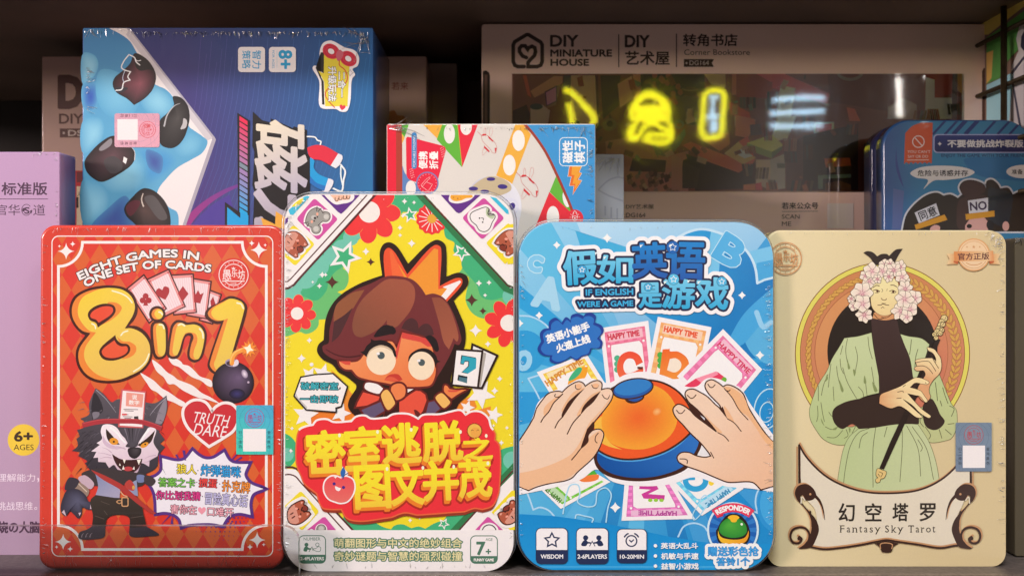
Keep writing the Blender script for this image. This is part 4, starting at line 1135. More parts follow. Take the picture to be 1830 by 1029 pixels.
P.line(crv([(530, 860), (640, 920), (780, 950), (950, 930)], False), 22, '4A1E20', taper=(0.5, 1))
P.zoom(700, 490, .15551)
P.poly(crv([(110, 620, 1), (160, 535), (230, 502), (290, 540), (310, 620, 1), (360, 575), (420, 570), (468, 625), (485, 690, 1), (390, 725), (250, 670)]), H2)
P.poly(crv([(460, 268, 1), (560, 272), (640, 340), (720, 520), (768, 725), (750, 772), (712, 732, 1), (690, 790), (658, 862, 1), (600, 780), (545, 560)]), P.grad('8A4A38', '9A5640', (500, 300), (700, 800)))
P.flush('hair_and_crown_print', M_TIN, yel)
# face
P.zoom()
SK = 'DE7C4A'
fc = crv([(606, 645, 1), (640, 645), (660, 622), (700, 610), (709, 623, 1), (719, 594, 1), (760, 605), (772, 619, 1), (778, 645), (778, 670), (770, 687), (757, 690), (720, 690), (690, 684), (655, 677), (640, 672), (629, 660, 1), (617, 659), (609, 653)])
P.line(fc, 7, '6A2623', closed=True); P.poly(fc, P.grad('E28A56', 'DC7444', (680, 610), (720, 690)))
P.poly([(719, 593.5), (761, 604), (772.5, 619), (764, 619), (752, 611), (718, 604)], 'CC463E'); P.poly([(606, 645), (627, 645), (626, 652), (617, 651)], 'CC4A3C'); P.poly([(709, 622), (719, 594), (717, 606), (710, 640), (703, 640)], 'CC463E')
P.zoom(500, 490, .15548)
P.poly(crv([(925, 888, 1), (965, 880), (1000, 820), (1048, 775), (1045, 738, 1), (1085, 758), (1170, 755), (1260, 785), (1320, 850), (1345, 950, 1), (1270, 860), (1165, 820), (1060, 860), (1000, 950, 1)]), '241B1C')
P.poly(ell(1166, 985, 169, 170), 'E8D2B6'); P.poly(crv([(1000, 985), (1030, 880), (1165, 812), (1300, 880), (1335, 985), (1290, 890), (1165, 835), (1040, 890)]), 'C4AC90')
P.poly(ell(1166, 932, 42), '4A5659'); P.poly(ell(1132, 910, 20, 15), WT)
P.poly(crv([(1082, 705, 1), (1120, 650), (1180, 595), (1235, 580), (1300, 605), (1338, 660, 1), (1300, 680), (1180, 708), (1090, 720)]), '241B1D')
P.zoom(700, 490, .15551)
P.poly(crv([(188, 1005, 1), (205, 930), (290, 865), (370, 848), (450, 872), (510, 935), (530, 985), (562, 1000, 1), (520, 1020), (505, 1080, 1), (470, 960), (370, 895), (270, 930)]), '241B1C')
P.poly(ell(342, 1050, 150, 163), 'E8D2B6'); P.poly(ell(345, 1012, 39), '4A5659'); P.poly(ell(312, 990, 20, 15), WT)
P.poly(crv([(383, 722, 1), (440, 698), (505, 740), (535, 810), (540, 875), (512, 888), (462, 830, 1), (430, 770)]), '241B1D'); P.poly(crv([(0, 590), (40, 625), (48, 665), (20, 690), (-10, 680)]), '241B1D')
P.poly(crv([(-20, 800, 1), (30, 845), (58, 940, 1), (40, 950), (10, 880)]), '241B1C')
P.zoom(700, 640, .15551)
P.poly(crv([(-85, 250, 1), (-40, 195), (20, 178), (80, 185), (126, 245, 1), (60, 265)]), 'BC3A30'); P.poly(crv([(-85, 250, 1), (-40, 215), (20, 215), (90, 262, 1)]), 'D2583E')
P.flush('face_print', M_TIN, yel)
# body and hands
OB = '62221F'
def part(pts, c, w=26): P.line(pts, w * 2, OB, closed=True); P.poly(pts, c)
P.zoom(700, 640, .15551)
part([(90, 640), (90, 505), (200, 420), (280, 370), (330, 375), (385, 415), (402, 480), (360, 600), (315, 660), (300, 650)], 'D8503C', 22)
P.poly([(180, 352), (252, 352), (182, 394)], WT); P.poly(crv([(255, 590, 1), (280, 590), (330, 640), (310, 690, 1), (270, 640)]), OB)
part([(425, 505), (490, 488), (558, 575), (480, 640), (395, 632)], '5E506C', 18)
part(crv([(602, 375), (612, 310), (635, 315), (665, 352, 1), (740, 362), (862, 358, 1), (780, 400), (690, 460, 1), (640, 420)]), 'DE7C46', 22); P.poly([(640, 365), (800, 362), (740, 385), (660, 385)], 'CC4A3C')
part(rrect(508, 425, 668, 540, 26), 'E2AE5E', 22) if False else part(crv([(505, 445), (560, 400), (585, 402), (670, 495), (672, 510), (610, 568), (590, 565), (510, 470)]), 'E2AE5E', 22)
P.zoom(500, 640, .15548)
part([(960, 388), (1150, 440), (1135, 480), (1000, 540), (880, 555), (895, 510)], 'D84F3C', 22); part([(940, 592), (1160, 500), (1205, 600), (1060, 690), (990, 665)], '5E506C', 22)
part([(1190, 690), (1215, 600), (1360, 480), (1400, 480), (1400, 690)], '3A1A18', 10); P.poly([(1375, 500), (1415, 470), (1415, 640), (1375, 645)], 'D84F3C')
part(crv([(975, 330), (990, 285), (1040, 278), (1130, 300), (1188, 345, 1), (1150, 402), (1050, 385), (985, 350)]), WT, 18)
part(crv([(1280, 380), (1290, 320), (1340, 292), (1400, 292), (1440, 330), (1440, 420), (1400, 460), (1345, 480, 1), (1300, 430)]), SK, 24)
part(crv([(1172, 405), (1200, 370), (1240, 362), (1325, 505), (1325, 520), (1260, 588), (1235, 585), (1165, 430)]), 'E2AE5E', 20)
P.flush('body_print', M_TIN, yel)
# question card
P.zoom()
part2 = lambda pts, c, w, oc2: (P.line(pts, w, oc2, closed=True), P.poly(pts, c))
part2([(846, 618), (886, 636), (860, 691), (852, 690), (840, 660)], 'DCD8D8', 8, K); P.poly([(862, 628), (869, 631), (859, 690), (853, 690)], 'A49C94')
part2([(816, 626), (860, 629), (852.5, 690.5), (809.5, 686)], WT, 7.5, K)
P.poly([(824.5, 634), (850.5, 638.5), (849.7, 657), (836, 667.5), (824.5, 665), (836.5, 653.5), (837, 646), (831, 646), (828.5, 651.5), (822.5, 650)], '1E2A30'); P.poly([(826.5, 635.5), (851.5, 640), (850.7, 658), (836.5, 667), (826, 664), (838, 654), (838.5, 645), (831, 644), (828.5, 650), (823.5, 648.5)], '2F9CB0')
P.poly([(819, 669), (835.5, 672.5), (834.5, 684.5), (817.5, 679)], '1E2A30'); P.poly([(821, 673), (835, 675.5), (834.5, 684), (819.5, 680)], '48707C')
P.flush('question_card_print', M_TIN, yel)
# speech bubble
P.zoom(500, 640, .15548)
bb = [(250, 222), (400, 195), (610, 182), (770, 325), (702, 545), (640, 562), (642, 608), (310, 582), (175, 430)]
P.line(bb, 34, '1E1718', closed=True); P.poly(bb, WT); P.poly([(175, 430), (190, 400), (205, 440), (320, 560), (310, 582)], 'BEB8B6')
for s, b in (('破解密室', (245, 275, 672, 360)), ('一击即破', (238, 425, 672, 508))): P.text(s, b, '3FAAB6', 0.02, 0.01, outline=[(9, '1E2428')])
P.poly([(688, 330), (705, 330), (695, 362), (684, 358)], '1E2428')
P.flush('speech_bubble_print', M_TIN, yel)
# title on its red board
P.zoom()
tb = crv([(532, 830), (531, 795), (536, 769), (546.6, 763), (560.6, 760, 1), (567, 752), (584, 750), (596, 755), (629, 753.5, 1), (637, 745.5), (652, 743.4), (663, 748.8), (692.8, 747, 1), (703.7, 741), (731, 741), (748, 749.5, 1), (756, 742.6), (787, 741), (806, 736.4), (823, 734), (832, 742.6, 1), (843, 736.4), (858.6, 737), (871, 747), (876, 763), (883.5, 774), (883, 786, 1), (890, 793), (893, 813), (892, 860), (889, 883), (879, 902), (862, 908, 1), (848, 906), (830, 912, 1), (800, 914), (776, 916, 1), (746, 918, 1), (723, 914), (700, 922, 1), (686, 924), (644, 929), (621, 924), (611, 908, 1), (590, 908), (577, 905), (567, 880, 1), (545, 862), (540, 850)])
P.poly([(x + 0.5, y + 7) for x, y in tb], '8C3422'); P.line(tb, 5, 'D8603A', closed=True); P.line([p for p in tb if p[1] < 770], 7, WT, cap=False); P.poly(tb, 'DC3038')
T1 = [('密', (548, 770, 616, 846)), ('室', (618, 763, 682, 838)), ('逃', (685, 757, 751, 826)), ('脱', (757, 753, 825, 822)), ('之', (827, 778, 879, 820)),
      ('图', (636, 832, 696, 906)), ('文', (700, 828, 756, 900)), ('并', (758, 823, 818, 892)), ('茂', (821, 820, 877, 886))]
for s, b in T1:
    P.text(s, (b[0] - 3, b[1] + 5, b[2] - 3, b[3] + 7), 'A42A20', 0.05, -0.05, outline=[(5.5, 'A42A20')], dirs=10)
for s, b in T1:
    for k in (3, 2, 1): P.text(s, (b[0] - k, b[1] + 2.0 * k, b[2] - k, b[3] + 2.0 * k), 'DE7A28', 0.036, -0.05)
for s, b in T1: P.text(s, b, P.grad('E6D42E', 'E2B83C', (700, b[1] + 30), (700, b[3] + 6)), 0.034, -0.05)
for x, y in ((607, 777), (675, 771), (735, 767), (823, 771), (869, 778), (692, 837), (756, 835), (811, 833), (872, 827)): P.poly(ell(x, y, 2.4, 3.4), 'F2EBC8')
P.poly(crv([(848 + (14.5 if i % 2 else 13) * cos(pi * i / 16), 769 + (14.5 if i % 2 else 13) * sin(pi * i / 16)) for i in range(32)], n=2), '8E3A22'); P.poly(ell(848, 769, 12.2), 'E0AE4E'); P.poly(ell(850, 772, 9), 'DE9E48')
for x in (842, 852): P.line(crv([(x, 769), (x + 2, 767), (x + 4, 768.5)], False), 0.8, '6A4A22')
P.zoom(500, 790, .23231)
ap = crv([(345, 370), (352, 300), (395, 262), (440, 262), (470, 275, 1), (510, 262), (560, 285), (575, 340), (560, 400), (520, 450), (470, 462), (430, 452), (380, 430)])
P.line(ap, 22, WT, closed=True); P.line([(487, 262), (492, 215), (510, 240)], 34, WT); P.poly(ap, P.grad('DC4A52', 'D86A62', (460, 270), (460, 460)))
P.poly(crv([(480, 275, 1), (468, 230), (490, 185, 1), (508, 225)]), '2A62A8'); P.line(crv([(487, 280), (500, 250), (526, 236)], False), 7, '1E3A78')
for x, y in ((420, 316), (492, 344)): P.poly(ell(x, y, 12), '3A2A80')
P.poly(crv([(428, 335), (455, 345), (472, 352), (455, 372), (432, 360)]), WT); P.poly(spark(430, 264, 14), 'F2D8D0')
P.flush('title_lettering', M_TIN, yel)
# foot strip
P.zoom()
P.poly([(500, 946), (925, 946), (925, 1026), (500, 1026)], 'E4DEDE')
for s, b in (('萌翻图形与中文的绝妙组合', (598, 961, 825.5, 977)), ('奇妙谜题与智慧的强烈碰撞', (598, 984.5, 825.5, 1000.5))): P.text(s, b, 'DACE9C', 0.015, outline=[(2.2, '4E7660')])
P.flush('foot_lettering', M_TIN, yel)
GN = '47705C'
P.zoom(500, 790, .23231)
P.line(rrect(149, 714, 354, 925, 38), 7, GN, closed=True); P.poly([(149, 860)] + [p for p in rrect(149, 714, 354, 925, 38) if p[1] > 860][::1] + [(354, 860)], GN) if False else P.poly([(149, 860), (354, 860)] + [p for p in rrect(149, 714, 354, 925, 38) if p[1] > 880], GN)
P.text('NUMBER', (186, 727, 314, 751), GN, 0.02); P.text('2-4PLAYERS', (161, 878, 341, 902), 'E6E0DC', 0.04)
P.poly(ell(207, 783, 15), GN); P.poly(crv([(185, 830), (195, 800), (212, 797), (225, 808), (245, 812), (238, 822), (215, 822), (210, 835)]), GN); P.line([(228, 836), (250, 800), (258, 828)], 5, GN)
P.line(ell(291, 783, 13), 4, GN, closed=True); P.line(crv([(312, 832), (316, 805), (298, 798), (280, 812), (258, 815), (275, 830), (300, 836)]), 4, GN, closed=True)
P.flush('icon_print', M_TIN, yel)
P.zoom(700, 790, .23232)
P.line(rrect(607, 715, 813, 926, 38), 7, GN, closed=True); P.poly([(607, 870), (813, 870)] + [p for p in rrect(607, 715, 813, 926, 38) if p[1] > 885], GN)
P.text('AGE', (723, 732, 776, 754), GN, 0.02); P.text('7', (656, 764, 716, 860), GN, 0.05); P.text('+', (726, 817, 762, 854), GN, 0.06); P.text('FUNNY GAME', (633, 889, 785, 910), 'E6E0DC', 0.05)
P.flush('icon_print', M_TIN, yel)
P.clip_to(None); P.zoom()
creases(P, yel, [(510, 400), (508.5, 985)], 110, (5, 14), into=(715, 700), spread=0.15, width=0.6)
creases(P, yel, [(570, 353), (860, 352)], 16, (2, 6), into=(715, 700), spread=0.3, height=0.0001)
creases(P, yel, [(509, 420), (513, 385), (530, 362), (550, 352)], 34, (6, 22), into=(715, 700), spread=0.6)
creases(P, yel, [(917, 420), (917, 980)], 40, (3, 8), into=(715, 700), spread=0.15)
creases(P, yel, [(560, 1016), (870, 1016)], 16, (4, 14), into=(715, 700), spread=0.3)

# ================================================================== blue tin: English word game with a bell
P = Face(-0.002, 1.5)
def brim(x, z):
    py = CY - (z - CAMZ) / (PXK * CAMD)
    a, b, t = (rgb('9CCAE6'), rgb('4AA6D4'), min(1, max(0, (py - 400) / 110))) if py < 700 else (rgb('4AA6D4'), rgb('1482C4'), min(1, (py - 700) / 220))
    return tuple(u + (v - u) * t for u, v in zip(a, b))
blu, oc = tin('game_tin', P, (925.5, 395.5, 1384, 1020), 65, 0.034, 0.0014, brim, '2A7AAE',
              'blue rounded game tin with two cartoon hands reaching for an orange bell', film=0.0003)
P.zoom(); P.clip_to(oc)
P.mesh([(920, 390), (1390, 390), (1390, 1025), (920, 1025)], P.grad('5CB4DA', '1A84C4', (930, 560), (1370, 720)), 6, 6)
LB = '8CC4E2'
cc = (1155, 700)
rays = [((984, 396), (1030, 396), LB), ((1030, 396), (1392, 396), 'AED0E6'), ((925, 440), (925, 506), '86C2E0'), ((925, 506), (925, 548), '2A98D0'), ((925, 600), (925, 640), '2E94CE'), ((1385, 560), (1385, 640), '2C94CC'), ((925, 700), (925, 760), '2890CC'),
        ((925, 820), (925, 860), '6CB0DA'), ((960, 1000), (1010, 1000), '5EAEDA'), ((1050, 1000), (1090, 1000), '1872B4'), ((1115, 1000), (1150, 1000), '5CB2DC'), ((1200, 1000), (1240, 1000), '1470B4'), ((1250, 1000), (1300, 1000), '3E92CC'), ((1385, 900), (1385, 950), '3A90CC'), ((1385, 780), (1385, 830), '2E90CC')]
for a, b, c in rays: P.poly([a, b, cc], P.grad(c, '3A9CD0', a, cc))
P.poly([(1000, 404), (1118, 441), (1160, 460), (1100, 480), (1040, 450), (1028, 412)], '3FA4D2')
# big ring on the right with its inner blues
ring = crv([(1212, 424), (1232, 414), (1256, 409.5), (1290, 418), (1320, 434), (1341, 458), (1350, 480), (1353.5, 506, 1)], False)
P.poly([(1150, 560), (1180, 460)] + ring + [(1362, 501), (1378, 496), (1392, 494), (1392, 640), (1250, 640)], P.grad('2C96D0', '0E74B6', (1200, 430), (1330, 520)))
P.poly([(1271, 412), (1310, 426), (1286, 470), (1284, 500), (1262, 500), (1266, 440)], '6EB8DE')
P.poly([(1340, 449), (1378, 440), (1390, 440), (1390, 468), (1351, 476)], '6EB6DC'); P.poly([(1352, 470), (1390, 462), (1390, 492), (1354, 502)], '3F9CD0')
P.line(ring, 4.4, 'BAD6EA'); P.line([(1353.5, 506), (1366, 500), (1390, 494)], 4, 'BAD6EA', cap=False)
P.poly(ell(1392, 590, 64), '52A6D4'); P.poly(crv([(1385, 510, 1), (1330, 560), (1300, 610, 1), (1322, 618), (1360, 580), (1390, 560, 1)]), '3E9CD2')
P.poly(ell(937, 628, 38), '2C94CC')
for q in ([(927, 564), (950, 566), (975, 580), (990, 600)], [(944, 676, 1), (975, 666), (1000, 655)], [(944, 676), (958, 700), (964, 712)], [(930, 858), (942, 880), (953, 910, 1), (965, 906), (980, 911), (990, 921)], [(1212, 958), (1222, 940), (1240, 934), (1258, 940), (1264, 948)], [(1398, 850), (1375, 862), (1356, 874), (1350, 896), (1354, 916, 1), (1335, 908)]):
    P.line(crv(q, False), 3, 'A6CCE6')
P.poly(crv([(1358, 880), (1372, 864), (1400, 852, 1), (1400, 960, 1), (1366, 940), (1354, 916)]), '2A8CCB'); P.poly(ell(1396, 900, 38, 46), '3F9ED6')
# ghost letters
GL = 'B2D6E8'
P.text('A', (957, 498, 1002, 548), '9CCAE2', 0.09, 0.2, outline=[(4, '9CCAE2')])
P.text('C', (946, 458, 968, 484), '7ABDE0', 0.06, 0.25, outline=[(4.4, GL), (2.6, '7ABDE0')]); P.text('B', (1283, 425, 1328, 472), '4CA4D6', 0.05, 0.55, outline=[(5, GL), (3.4, '4CA4D6')])
P.text('O', (924, 628, 948, 660), '92C6E2', 0.1, 0.2, outline=[(3, '92C6E2')]); P.line(crv([(1352, 558), (1364, 584), (1378, 576)], False), 9, '8CC2E2')
P.line(ell(1372, 730, 24, 36, rot=0.2), 2.2, GL, closed=True); P.line(ell(1370, 736, 12, 18, rot=0.2), 2, GL, closed=True)
P.flush('background_print', M_TIN, blu)
# lower wave
P.poly([(920, 918), (931, 918), (988, 921), (1025, 926), (1080, 934.6), (1119, 942), (1158, 950), (1200, 959), (1262, 968.6), (1392, 972), (1392, 1026), (920, 1026)], P.grad('0F82C4', '1B90D0', (1100, 940), (1100, 1018)))
P.line([(935, 1012), (1380, 1012)], 2.4, '3FA4DA', cap=False)
P.flush('wave_print', M_TIN, blu)
for x, y, r in ((995, 438, 7), (1085, 425.5, 8.5), (1326, 527.5, 7), (963.5, 563.5, 7), (929, 577.5, 7), (1358, 634.5, 8), (1099.5, 906, 9.5), (1371, 871.5, 8)):
    P.poly(spark(x, y, r, k=0.3), 'E6EEF2'); P.flush('sparkle_print', M_TIN, blu)
# letters on cards
def gamecard(q, border, text, trot, tbox, tcol):
    P.line(list(q), 9, 'E6E2E4', closed=True); P.line(list(q), 0.8, 'A4AAB8', closed=True) if False else None
    P.poly(q, 'E6E2E4')
    c = (sum(p[0] for p in q) / 4, sum(p[1] for p in q) / 4)
    s = lambda k: [(c[0] + (p[0] - c[0]) * k, c[1] + (p[1] - c[1]) * k) for p in q]
    P.poly(s(0.93), border)
    at = lambda u, v: tuple((1 - v) * ((1 - u) * q[0][i] + u * q[1][i]) + v * ((1 - u) * q[3][i] + u * q[2][i]) for i in (0, 1))
    for i in range(9):
        for j in range(12):
            if (i + j) % 2:
                u0, v0 = 0.04 + i * 0.102, 0.04 + j * 0.078
                P.poly([at(u0, v0), at(u0 + 0.102, v0), at(u0 + 0.102, v0 + 0.078), at(u0, v0 + 0.078)], tuple(min(0.86, x * 1.25 + 0.03) for x in rgb(border)), up=0.05)
    P.poly([at(0.13, 0.23), at(0.8, 0.23), at(0.88, 0.29), at(0.88, 0.95), at(0.12, 0.95), at(0.12, 0.29)], border, up=0.6); P.poly([at(0.16, 0.25), at(0.8, 0.25), at(0.86, 0.31), at(0.86, 0.97), at(0.14, 0.97), at(0.14, 0.31)], 'E8E4E4', up=0.6)
    P.poly([at(0.1, 0.06), at(0.9, 0.06), at(0.9, 0.2), at(0.1, 0.2)], tuple(min(0.86, x * 0.6 + 0.38) for x in rgb(border)))
    for u in (0.1, 0.9): P.poly(ell(*at(u, 0.26), 2.2), 'EFE6E4', up=0.1)
    P.text(text, tbox, tcol, 0.06, trot)
    return at
qy = ((966, 667), (1046, 637), (1082, 694), (1000, 722)); gamecard(qy, 'E2BC48', 'HAPPY TIME', -0.58, (970, 659, 1046, 670), 'CC8636')
P.poly(crv([(1017, 678), (1035, 668), (1040, 655, 1), (1051, 655, 1), (1047, 672), (1030, 690), (1014, 695, 1)]), 'E49A2C'); P.poly(crv([(1016, 680), (1022, 668), (1034, 656), (1040, 658), (1036, 668), (1024, 678)]), '3FA878')
P.flush('letter_card_print', M_TIN, blu)
qc = ((1077, 590), (1154.5, 578), (1167, 690), (1090, 704)); gamecard(qc, 'DA6E8C', 'HAPPY TIME', -0.145, (1086, 593.5, 1142.5, 603.5), 'C4384E')
for y in (640, 650, 660): P.poly(ell(1103, y, 5.5), '4AA882')
P.poly(crv([(1104, 668), (1103, 650), (1110, 634), (1126, 627.5), (1142, 634), (1149, 647, 1), (1137, 653, 1), (1132, 642), (1121, 641), (1114, 652), (1118, 666), (1130, 665), (1149, 655, 1), (1149, 664), (1128, 676), (1110, 676)]), P.grad('DE4A34', 'E06440', (1120, 628), (1120, 672)))
P.poly([(1139, 655), (1149, 655), (1148, 660), (1139, 659)], '5A2A22')
P.flush('letter_card_print', M_TIN, blu)
qd = ((1179, 571), (1266, 588), (1243, 700), (1156, 684)); gamecard(qd, 'E2A064', 'HAPPY TIME', 0.2, (1186.5, 588, 1246.5, 598), 'D8502E')
for y in (634, 643.5, 653): P.poly(ell(1180, y, 5.5), '4CA44A')
P.poly(crv([(1184, 624, 1), (1197, 623, 1), (1197, 627), (1212, 628), (1228, 640), (1231, 656), (1222, 672), (1205, 677), (1178, 670, 1)]), P.grad('E0622A', 'E28A3A', (1190, 625), (1200, 675))); P.poly(crv([(1197, 641, 1), (1208, 640), (1217, 648), (1216, 658), (1206, 665), (1192, 661, 1)]), 'EAD8C6')
P.flush('letter_card_print', M_TIN, blu)
qp = ((1292, 594), (1356, 660), (1290, 740), (1216, 672)); gamecard(qp, 'D8709C', 'HAPPY TIME', 0.76, (1274.5, 634.5, 1349.5, 643.5), 'C8305A')
P.poly([(1222, 690), (1243, 676), (1260, 682), (1282, 664), (1298, 676), (1270, 700), (1240, 712)], 'D6385A'); P.poly([(1243, 676), (1280, 663), (1284, 668), (1254, 684)], 'E88AA0'); P.poly(ell(1294, 678, 4.5), '6AA83A')
P.flush('letter_card_print', M_TIN, blu)
qg = ((1003, 903), (967, 868), (1045, 838), (1082, 860)); gamecard(qg, '6CB43C', 'HAPPY TIME', -2.4, (965, 877, 1007, 885), '4A7A34')
P.poly([(1031, 852), (1046, 841), (1062, 840), (1068, 848), (1040, 855)], '4AA838'); P.poly(crv([(1033, 854), (1050, 849), (1070, 848), (1068, 856), (1040, 860)]), 'E2783A')
P.flush('letter_card_print', M_TIN, blu)
qz = ((1234, 922), (1115.5, 925), (1121, 858), (1192, 853)); gamecard(qz, 'CE6EAE', 'HAPPY TIME', pi + 0.02, (1141, 912, 1209, 920), 'A83A8C')
P.poly([(1143, 866), (1173, 866), (1177, 873), (1158, 882), (1188, 884), (1187, 892), (1150, 890), (1146, 882), (1163, 874), (1142, 873)], 'C03A90')
for x in (1162, 1172, 1182): P.poly(ell(x, 893, 4, 3), '8CC03C')
P.flush('letter_card_print', M_TIN, blu)
qq = ((1321, 872), (1255, 915), (1196, 853), (1250, 820)); gamecard(qq, '6CBEE0', 'HAPPY TIME', pi - 0.58, (1258, 885, 1307, 893.5), '2E82B0')
P.line(ell(1243, 858, 18, 15), 10, '2E9ACC', closed=True); P.poly([(1214, 852), (1242, 851), (1242, 857), (1214, 858)], '2E9ACC'); P.poly([(1214, 852), (1218, 852), (1218, 859), (1214, 859)], '3A2A2A'); P.poly(ell(1271, 861, 5, 6), 'E8C83A')
P.flush('letter_card_print', M_TIN, blu)
# ghost letters over the lower cards
P.line(crv([(1006, 917), (1013, 880), (1020, 866), (1033, 866), (1036, 884), (1032, 896), (1046, 904), (1063, 902), (1068, 878), (1082, 871), (1092, 882), (1086, 908), (1083, 932)], False), 2.4, 'A4D0EA')
P.flush('ghost_letter_print', M_TIN, blu); P.line(crv([(1028, 925), (1030, 919), (1044, 921), (1060, 926), (1058, 932)], False), 2.4, 'A4D0EA'); P.flush('ghost_letter_print', M_TIN, blu); P.line(crv([(1253, 890), (1260, 884), (1266, 892), (1252, 918), (1240, 928), (1238, 918), (1250, 898)]), 2, 'A4D0EA')
P.flush('ghost_letter_print', M_TIN, blu)
# bell
DB = '3E2017'
P.poly(crv([(925, 800, 1), (952, 745), (962, 718), (985, 700), (1010, 690), (1035, 677), (1060, 676), (1086, 684), (1120, 668), (1155, 664), (1200, 676), (1225, 690), (1245, 690), (1262, 676), (1282, 676), (1300, 684), (1322, 692), (1340, 720), (1365, 755), (1392, 790, 1), (1392, 880, 1), (1340, 872), (1295, 868), (1240, 852), (1200, 864), (1150, 868), (1095, 860), (1066, 838), (1040, 855), (1000, 868), (925, 884, 1)]), 'E6E2E4')
P.flush('halo_print', M_TIN, blu)
bs = crv([(1062, 800, 1), (1061, 818), (1066, 834), (1082, 848), (1112, 857), (1150, 859), (1192, 852), (1228, 836), (1252, 800), (1254, 780), (1240, 762, 1)])
P.poly(bs, DB)
P.poly(crv([(1068, 808, 1), (1067, 820), (1073, 832), (1088, 843), (1115, 851), (1150, 853), (1190, 846), (1224, 830), (1246, 798), (1248, 782), (1236, 768, 1), (1190, 806), (1130, 818)]), P.grad('0E4C96', '2C6CB8', (1150, 850), (1240, 790)))
P.line(crv([(1070, 806), (1088, 816), (1115, 821), (1150, 819), (1190, 806), (1215, 790), (1236, 768)], False), 6, '4C9CD4', cap=False)
dm = crv([(1066, 800, 1), (1060, 775), (1064, 740), (1080, 708), (1104, 690), (1140, 681), (1180, 684), (1212, 702), (1232, 730), (1240, 757), (1230, 774), (1194, 801), (1150, 816), (1112, 818), (1085, 811)])
P.line(dm, 7, DB, closed=True); P.poly(dm, 'DE5626')
P.radial(crv([(1074, 765), (1078, 735), (1095, 706), (1125, 690), (1160, 686), (1190, 700), (1208, 728), (1208, 760), (1190, 785), (1155, 801), (1115, 800), (1088, 788)]), 'DE6228', 'E59A32', rings=6, power=1.3)
P.poly(crv([(1062, 757), (1064, 770), (1068, 785), (1085, 796), (1112, 803, 1), (1090, 790), (1076, 765), (1075, 742, 1)]), 'E4B044')
P.radial(ell(1174, 735, 8, 6.5, rot=-0.5), 'EBB070', 'E0843A', rings=3)
P.poly(crv([(1116, 712), (1120, 703, 1), (1152, 702, 1), (1150, 712), (1135, 720), (1122, 719)]), DB); P.poly(crv([(1119, 711), (1124, 704), (1149, 702), (1147, 711), (1134, 717)]), '24529E')
bt = ell(1131, 694, 35, 16, rot=-0.18); P.line(bt, 5, DB, closed=True); P.poly(bt, '24569E'); P.poly(ell(1131, 691.5, 33, 13.5, rot=-0.18), '2E78BC')
P.flush('bell_print', M_TIN, blu)
# left hand
SK1, SK2 = 'E0C2AA', 'DCA87E'
P.zoom(915, 680, .16518)
hl = crv([(60, 690, 1), (90, 640), (170, 520), (240, 400, 1), (270, 300, 1), (330, 215), (400, 140), (500, 118), (545, 130, 1), (620, 60), (720, 14), (765, 30), (790, 68, 1), (860, 20), (930, 4), (965, 30), (960, 105, 1), (1010, 90), (1060, 92), (1085, 130), (1075, 190), (1040, 250), (960, 350), (885, 440), (830, 520), (815, 600, 1), (850, 560), (890, 535), (950, 530), (985, 570), (965, 660), (930, 740), (870, 830), (700, 985), (650, 1040), (578, 1072), (420, 1100), (267, 1140), (178, 1178, 1), (60, 1130, 1)])
P.line(hl, 26, DB, closed=True); P.poly(hl, SK1)
P.poly(crv([(60, 1000, 1), (250, 960), (480, 880), (640, 790), (735, 660), (790, 540), (840, 450), (960, 320), (1050, 200), (1080, 150), (1070, 200), (1035, 250), (885, 440), (815, 600), (740, 720), (850, 600), (960, 540), (980, 580), (930, 730), (870, 825), (700, 980), (578, 1065), (267, 1132), (178, 1172), (60, 1130, 1)]), 'DFB08A')
for pts in ([(545, 140), (470, 210), (400, 330), (350, 380), (345, 300), (420, 215)], [(790, 75), (720, 130), (620, 210), (560, 340), (535, 330), (600, 200), (680, 110)], [(960, 110), (880, 200), (800, 260), (760, 350), (700, 380), (760, 260), (860, 150)]): P.poly(crv(pts), 'DFAE86')
P.poly(crv([(548, 400, 1), (535, 380), (600, 240), (680, 160), (788, 80, 1), (690, 190), (620, 290)]), DB); P.poly(crv([(740, 370, 1), (770, 280), (850, 190), (960, 112, 1), (880, 230), (800, 300)]), DB)
P.poly(crv([(812, 520, 1), (885, 440), (885, 520), (830, 590), (825, 660), (735, 745, 1), (770, 640)]), DB)
for pts in ([(548, 142), (500, 190), (450, 240), (400, 330), (340, 400), (312, 448)], [(545, 390), (500, 440), (465, 508)], [(740, 365), (660, 455), (597, 575)], [(740, 735), (690, 800), (645, 853)]): P.line(crv(pts, False), 12, DB)
for nail in ([(470, 145), (460, 165), (490, 178), (525, 165)], [(685, 45), (690, 80), (720, 92), (748, 70)], [(862, 45), (880, 75), (915, 80), (938, 50)], [(975, 150), (1000, 185), (1035, 195), (1055, 155)], [(932, 565), (905, 600), (900, 650), (920, 670)]): P.line(crv(nail, False), 9, DB)
P.poly(crv([(690, 48), (725, 32), (755, 55), (740, 80), (712, 88)]), 'E2AE86'); P.poly(crv([(868, 45), (905, 28), (938, 40), (925, 72), (890, 75)]), 'E2AE86'); P.poly(crv([(985, 150), (1015, 112), (1055, 125), (1050, 165), (1025, 188)]), 'E6C4AC')
P.flush('left_hand_print', M_TIN, blu)
